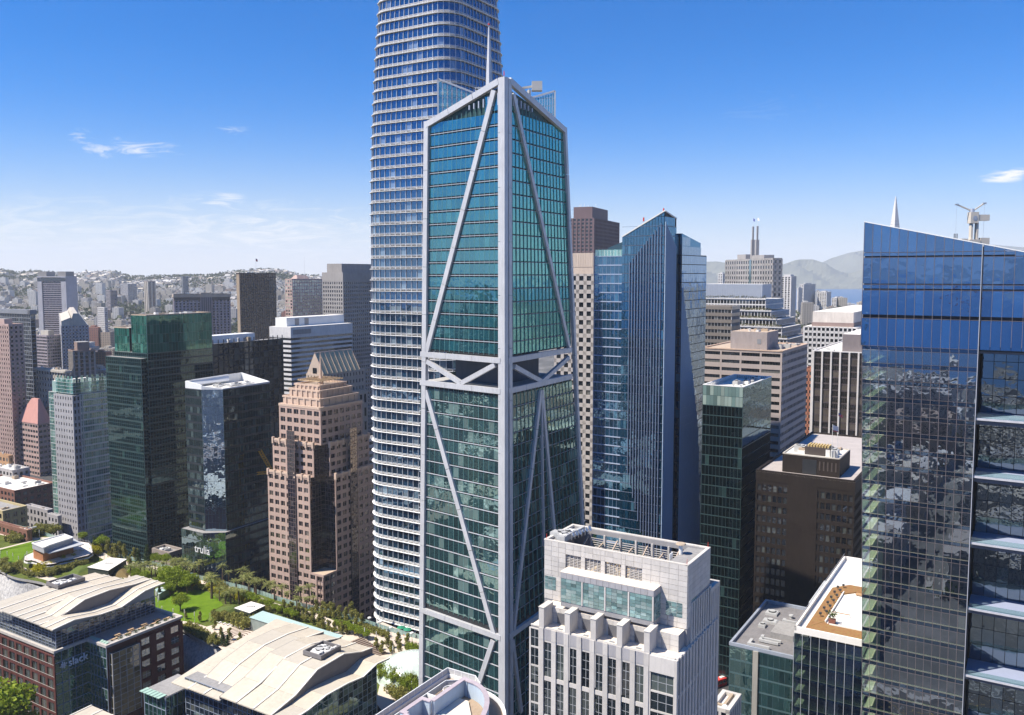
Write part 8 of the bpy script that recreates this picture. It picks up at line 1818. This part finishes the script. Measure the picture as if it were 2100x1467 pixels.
tower('red_brick_low_building', 'low red brick building with a white roof and parapet at the park corner', 56, 1092, 452, -60, 64, lo(RBK, 4), roof=ROOFW, n=6, seed=9)
tower('shaded_old_stone_building', 'small old stone building in shade at the foot of the dark green tower', 348, 1138, 425, 313, 374, lo(wall('old_stone', (.33, .28, .24), .8), 4.5, 4.6), roof=ROOFG, n=3, seed=10)
tower('tall_grey_side_building', 'grey low block behind the pink pyramid-roofed building', 30, 905, 800, -20, 40, lo(W6), n=2)
for i, (u0, v0, Y, l, r, c, lab) in enumerate(((500, 1090, 470, 440, 548, W3, 'white walled low building in the street gap beside the pink stepped tower'), (515, 1040, 520, 450, 548, RBK, 'red brick low building in the street gap beside the pink stepped tower'), (535, 950, 640, 470, 570, W7, 'buff low building with flat roof behind the white-roofed glass tower'), (750, 905, 560, 738, 775, W3, 'white banded building between the pink tower and the round-cornered tower'))):
    tower('infill_building', lab, u0, v0, Y, l, r, st(bay=40, fl=4.2, pw=.3, pd=.3, sh=2.0, sd=.4, pm=c, sm=c, gm=DKB) if i == 3 else lo(c), n=3, roof=ROOFW, seed=i+20)
# yellow tower crane
q = at(557, 985, 415); cr = empty('tower_crane', (q.x, q.y, 60), 0, 'orange lattice tower crane standing left of the pink stepped tower', 'crane'); YL = wall('crane_orange', (.62, .28, .02), .6)
def lattice(nm, A, B_, w_, n):
    m = MB(); A, B_ = Vector(A), Vector(B_); d = (B_-A); x = d.cross(Vector((0, 1, 0))).normalized()*w_/2; y = d.cross(x).normalized()*w_/2; c4_ = [x+y, x-y, -x-y, -x+y]
    for c in c4_: m.beam(A+c, B_+c, .22, .22, YL)
    for i in range(n):
        for k in range(4): m.beam(A+d*i/n+c4_[k], A+d*(i+1)/n+c4_[(k+1) % 4], .14, .14, YL)
    m.build(nm, None, cr)
zj = at(556, 965, 415).z-60
lattice('mast', (0, 0, -60), (0, 0, zj), 1.8, 20); t_ = at(533, 924, 415); lattice('jib', (0, 0, zj), (t_.x-q.x, 0, t_.z-60), 1.3, 9); lattice('counter_jib', (0, 0, zj), (4.5, 0, zj+.5), 1.2, 3); lattice('working_arm', (-7, 0, zj-1.5), (3, 0, zj-.5), 1.0, 6)
m = MB(); m.box(3, -.8, zj-1.8, 5, .8, zj, YL); m.build('counterweight', None, cr)
# ---------------------------------------------------------------- streets
flat2 = MB(); flat2.poly([(-420, 90, .004), (420, 90, .004), (420, 900, .004), (-420, 900, .004)], ASPH); flat2.build('road', None, None, kind='structure')
m = MB(); c = Vector((55, 62, .006)); d, n = Vector((-Uv.x, -Uv.y, 0)), Vector((Vv.x, Vv.y, 0))
for s0, s1, w0, w1, mt, z in ((-400, 500, -11, 11, ASPH, .008), (-400, 500, -15, -11, WALK, .14), (-400, 500, 11, 15, WALK, .14)):
    q4 = [c+d*s0+n*w0, c+d*s1+n*w0, c+d*s1+n*w1, c+d*s0+n*w1]; m.hexa([(p_.x, p_.y, -.2) for p_ in q4]+[(p_.x, p_.y, z) for p_ in q4], mt)
m.build('road', None, None, kind='structure')
m = MB(); YM = wall('road_yellow', (.6, .4, .05), .8); WM = wall('road_white', (.7, .7, .68), .8)
for i in range(90):
    s = -380+i*9
    for w_, mt in ((-.25, YM), (.15, YM), (-3.7, WM), (3.6, WM)):
        L = 9 if mt is YM else 3; q4 = [c+d*s+n*w_, c+d*(s+L)+n*w_, c+d*(s+L)+n*(w_+.15), c+d*s+n*(w_+.15)]; m.poly([(p_.x, p_.y, .014) for p_ in q4], mt)
m.build('road_markings', None, None, kind='structure')
# vehicle proto: bus and a few cars
def vehicle(loc, rz, L, W_, Hh, mat, lab, kind):
    r_ = empty(kind, loc, rz, lab, kind.split('_')[-1]); m = MB()
    if kind == 'red_bus':
        m.box(-L/2, -W_/2, .35, L/2, W_/2, Hh, mat); m.box(-L/2+.2, -W_/2+.1, Hh, L/2-.2, W_/2-.1, Hh+.12, wall('bus_roof', (.6, .07, .06), .5)); m.box(-2, -.6, Hh+.12, .5, .6, Hh+.45, WHITE)
    else: m.hexa([(-L/2, -W_/2, .3), (L/2, -W_/2, .3), (L/2, W_/2, .3), (-L/2, W_/2, .3), (-L/2, -W_/2, .85), (L/2, -W_/2, .75), (L/2, W_/2, .75), (-L/2, W_/2, .85)], mat); m.hexa([(-L*.32, -W_*.45, .84), (L*.2, -W_*.45, .8), (L*.2, W_*.45, .8), (-L*.32, W_*.45, .84), (-L*.24, -W_*.38, Hh), (L*.06, -W_*.38, Hh), (L*.06, W_*.38, Hh), (-L*.24, W_*.38, Hh)], MC['window_dark'])
    m.build('body', None, r_)
    if kind == 'red_bus':
        for s in (-1, 1):
            for k in range(6): mm = MB(); mm.box(-L/2+.6+k*1.8, s*W_/2-.03, 1.4, -L/2+2.1+k*1.8, s*W_/2+.03, 2.5, MC['window_dark']); mm.build('window', None, r_)
    for x in (-L*.32, L*.32):
        for y in (-W_/2+.1, W_/2-.1): mm = MB(); mm.tube((x, y-.12, .35), (x, y+.12, .35), .35, .35, 12, MC['dark_metal']); w_ = mm.build('wheel', None, r_); m3 = MB(); m3.tube((x, y-.135, .35), (x, y+.135, .35), .2, .2, 10, STEEL); m3.build('rim', None, w_)
    return r_
vehicle(atz(1484, 1404, 0), GR*.0+.55, 12, 2.6, 3.1, wall('bus_red', (.62, .05, .05), .4), 'red bus in the street gap right of the open-topped white tower', 'red_bus')
CM = [wall('car_white', (.7, .7, .7), .3), wall('car_grey', (.15, .15, .16), .3), wall('car_red', (.4, .03, .03), .3), wall('car_blue', (.04, .08, .25), .3)]
HAZE = 5.2e-5
# ---------------------------------------------------------------- the air
t = NT('haze_air'); v = t.n('ShaderNodeVolumePrincipled'); v.inputs['Color'].default_value = (.90, .95, 1, 1); v.inputs['Density'].default_value = HAZE; v.inputs['Anisotropy'].default_value = 0.0
t.l(v.outputs[0], t.out.inputs['Volume'])
m = MB(); m.box(-19000, -19500, -5, 19000, 18500, 700); o = m.build('haze', t.m, kind='stuff')
print('OBJECTS', len(bpy.data.objects), 'PANES', NP[0])
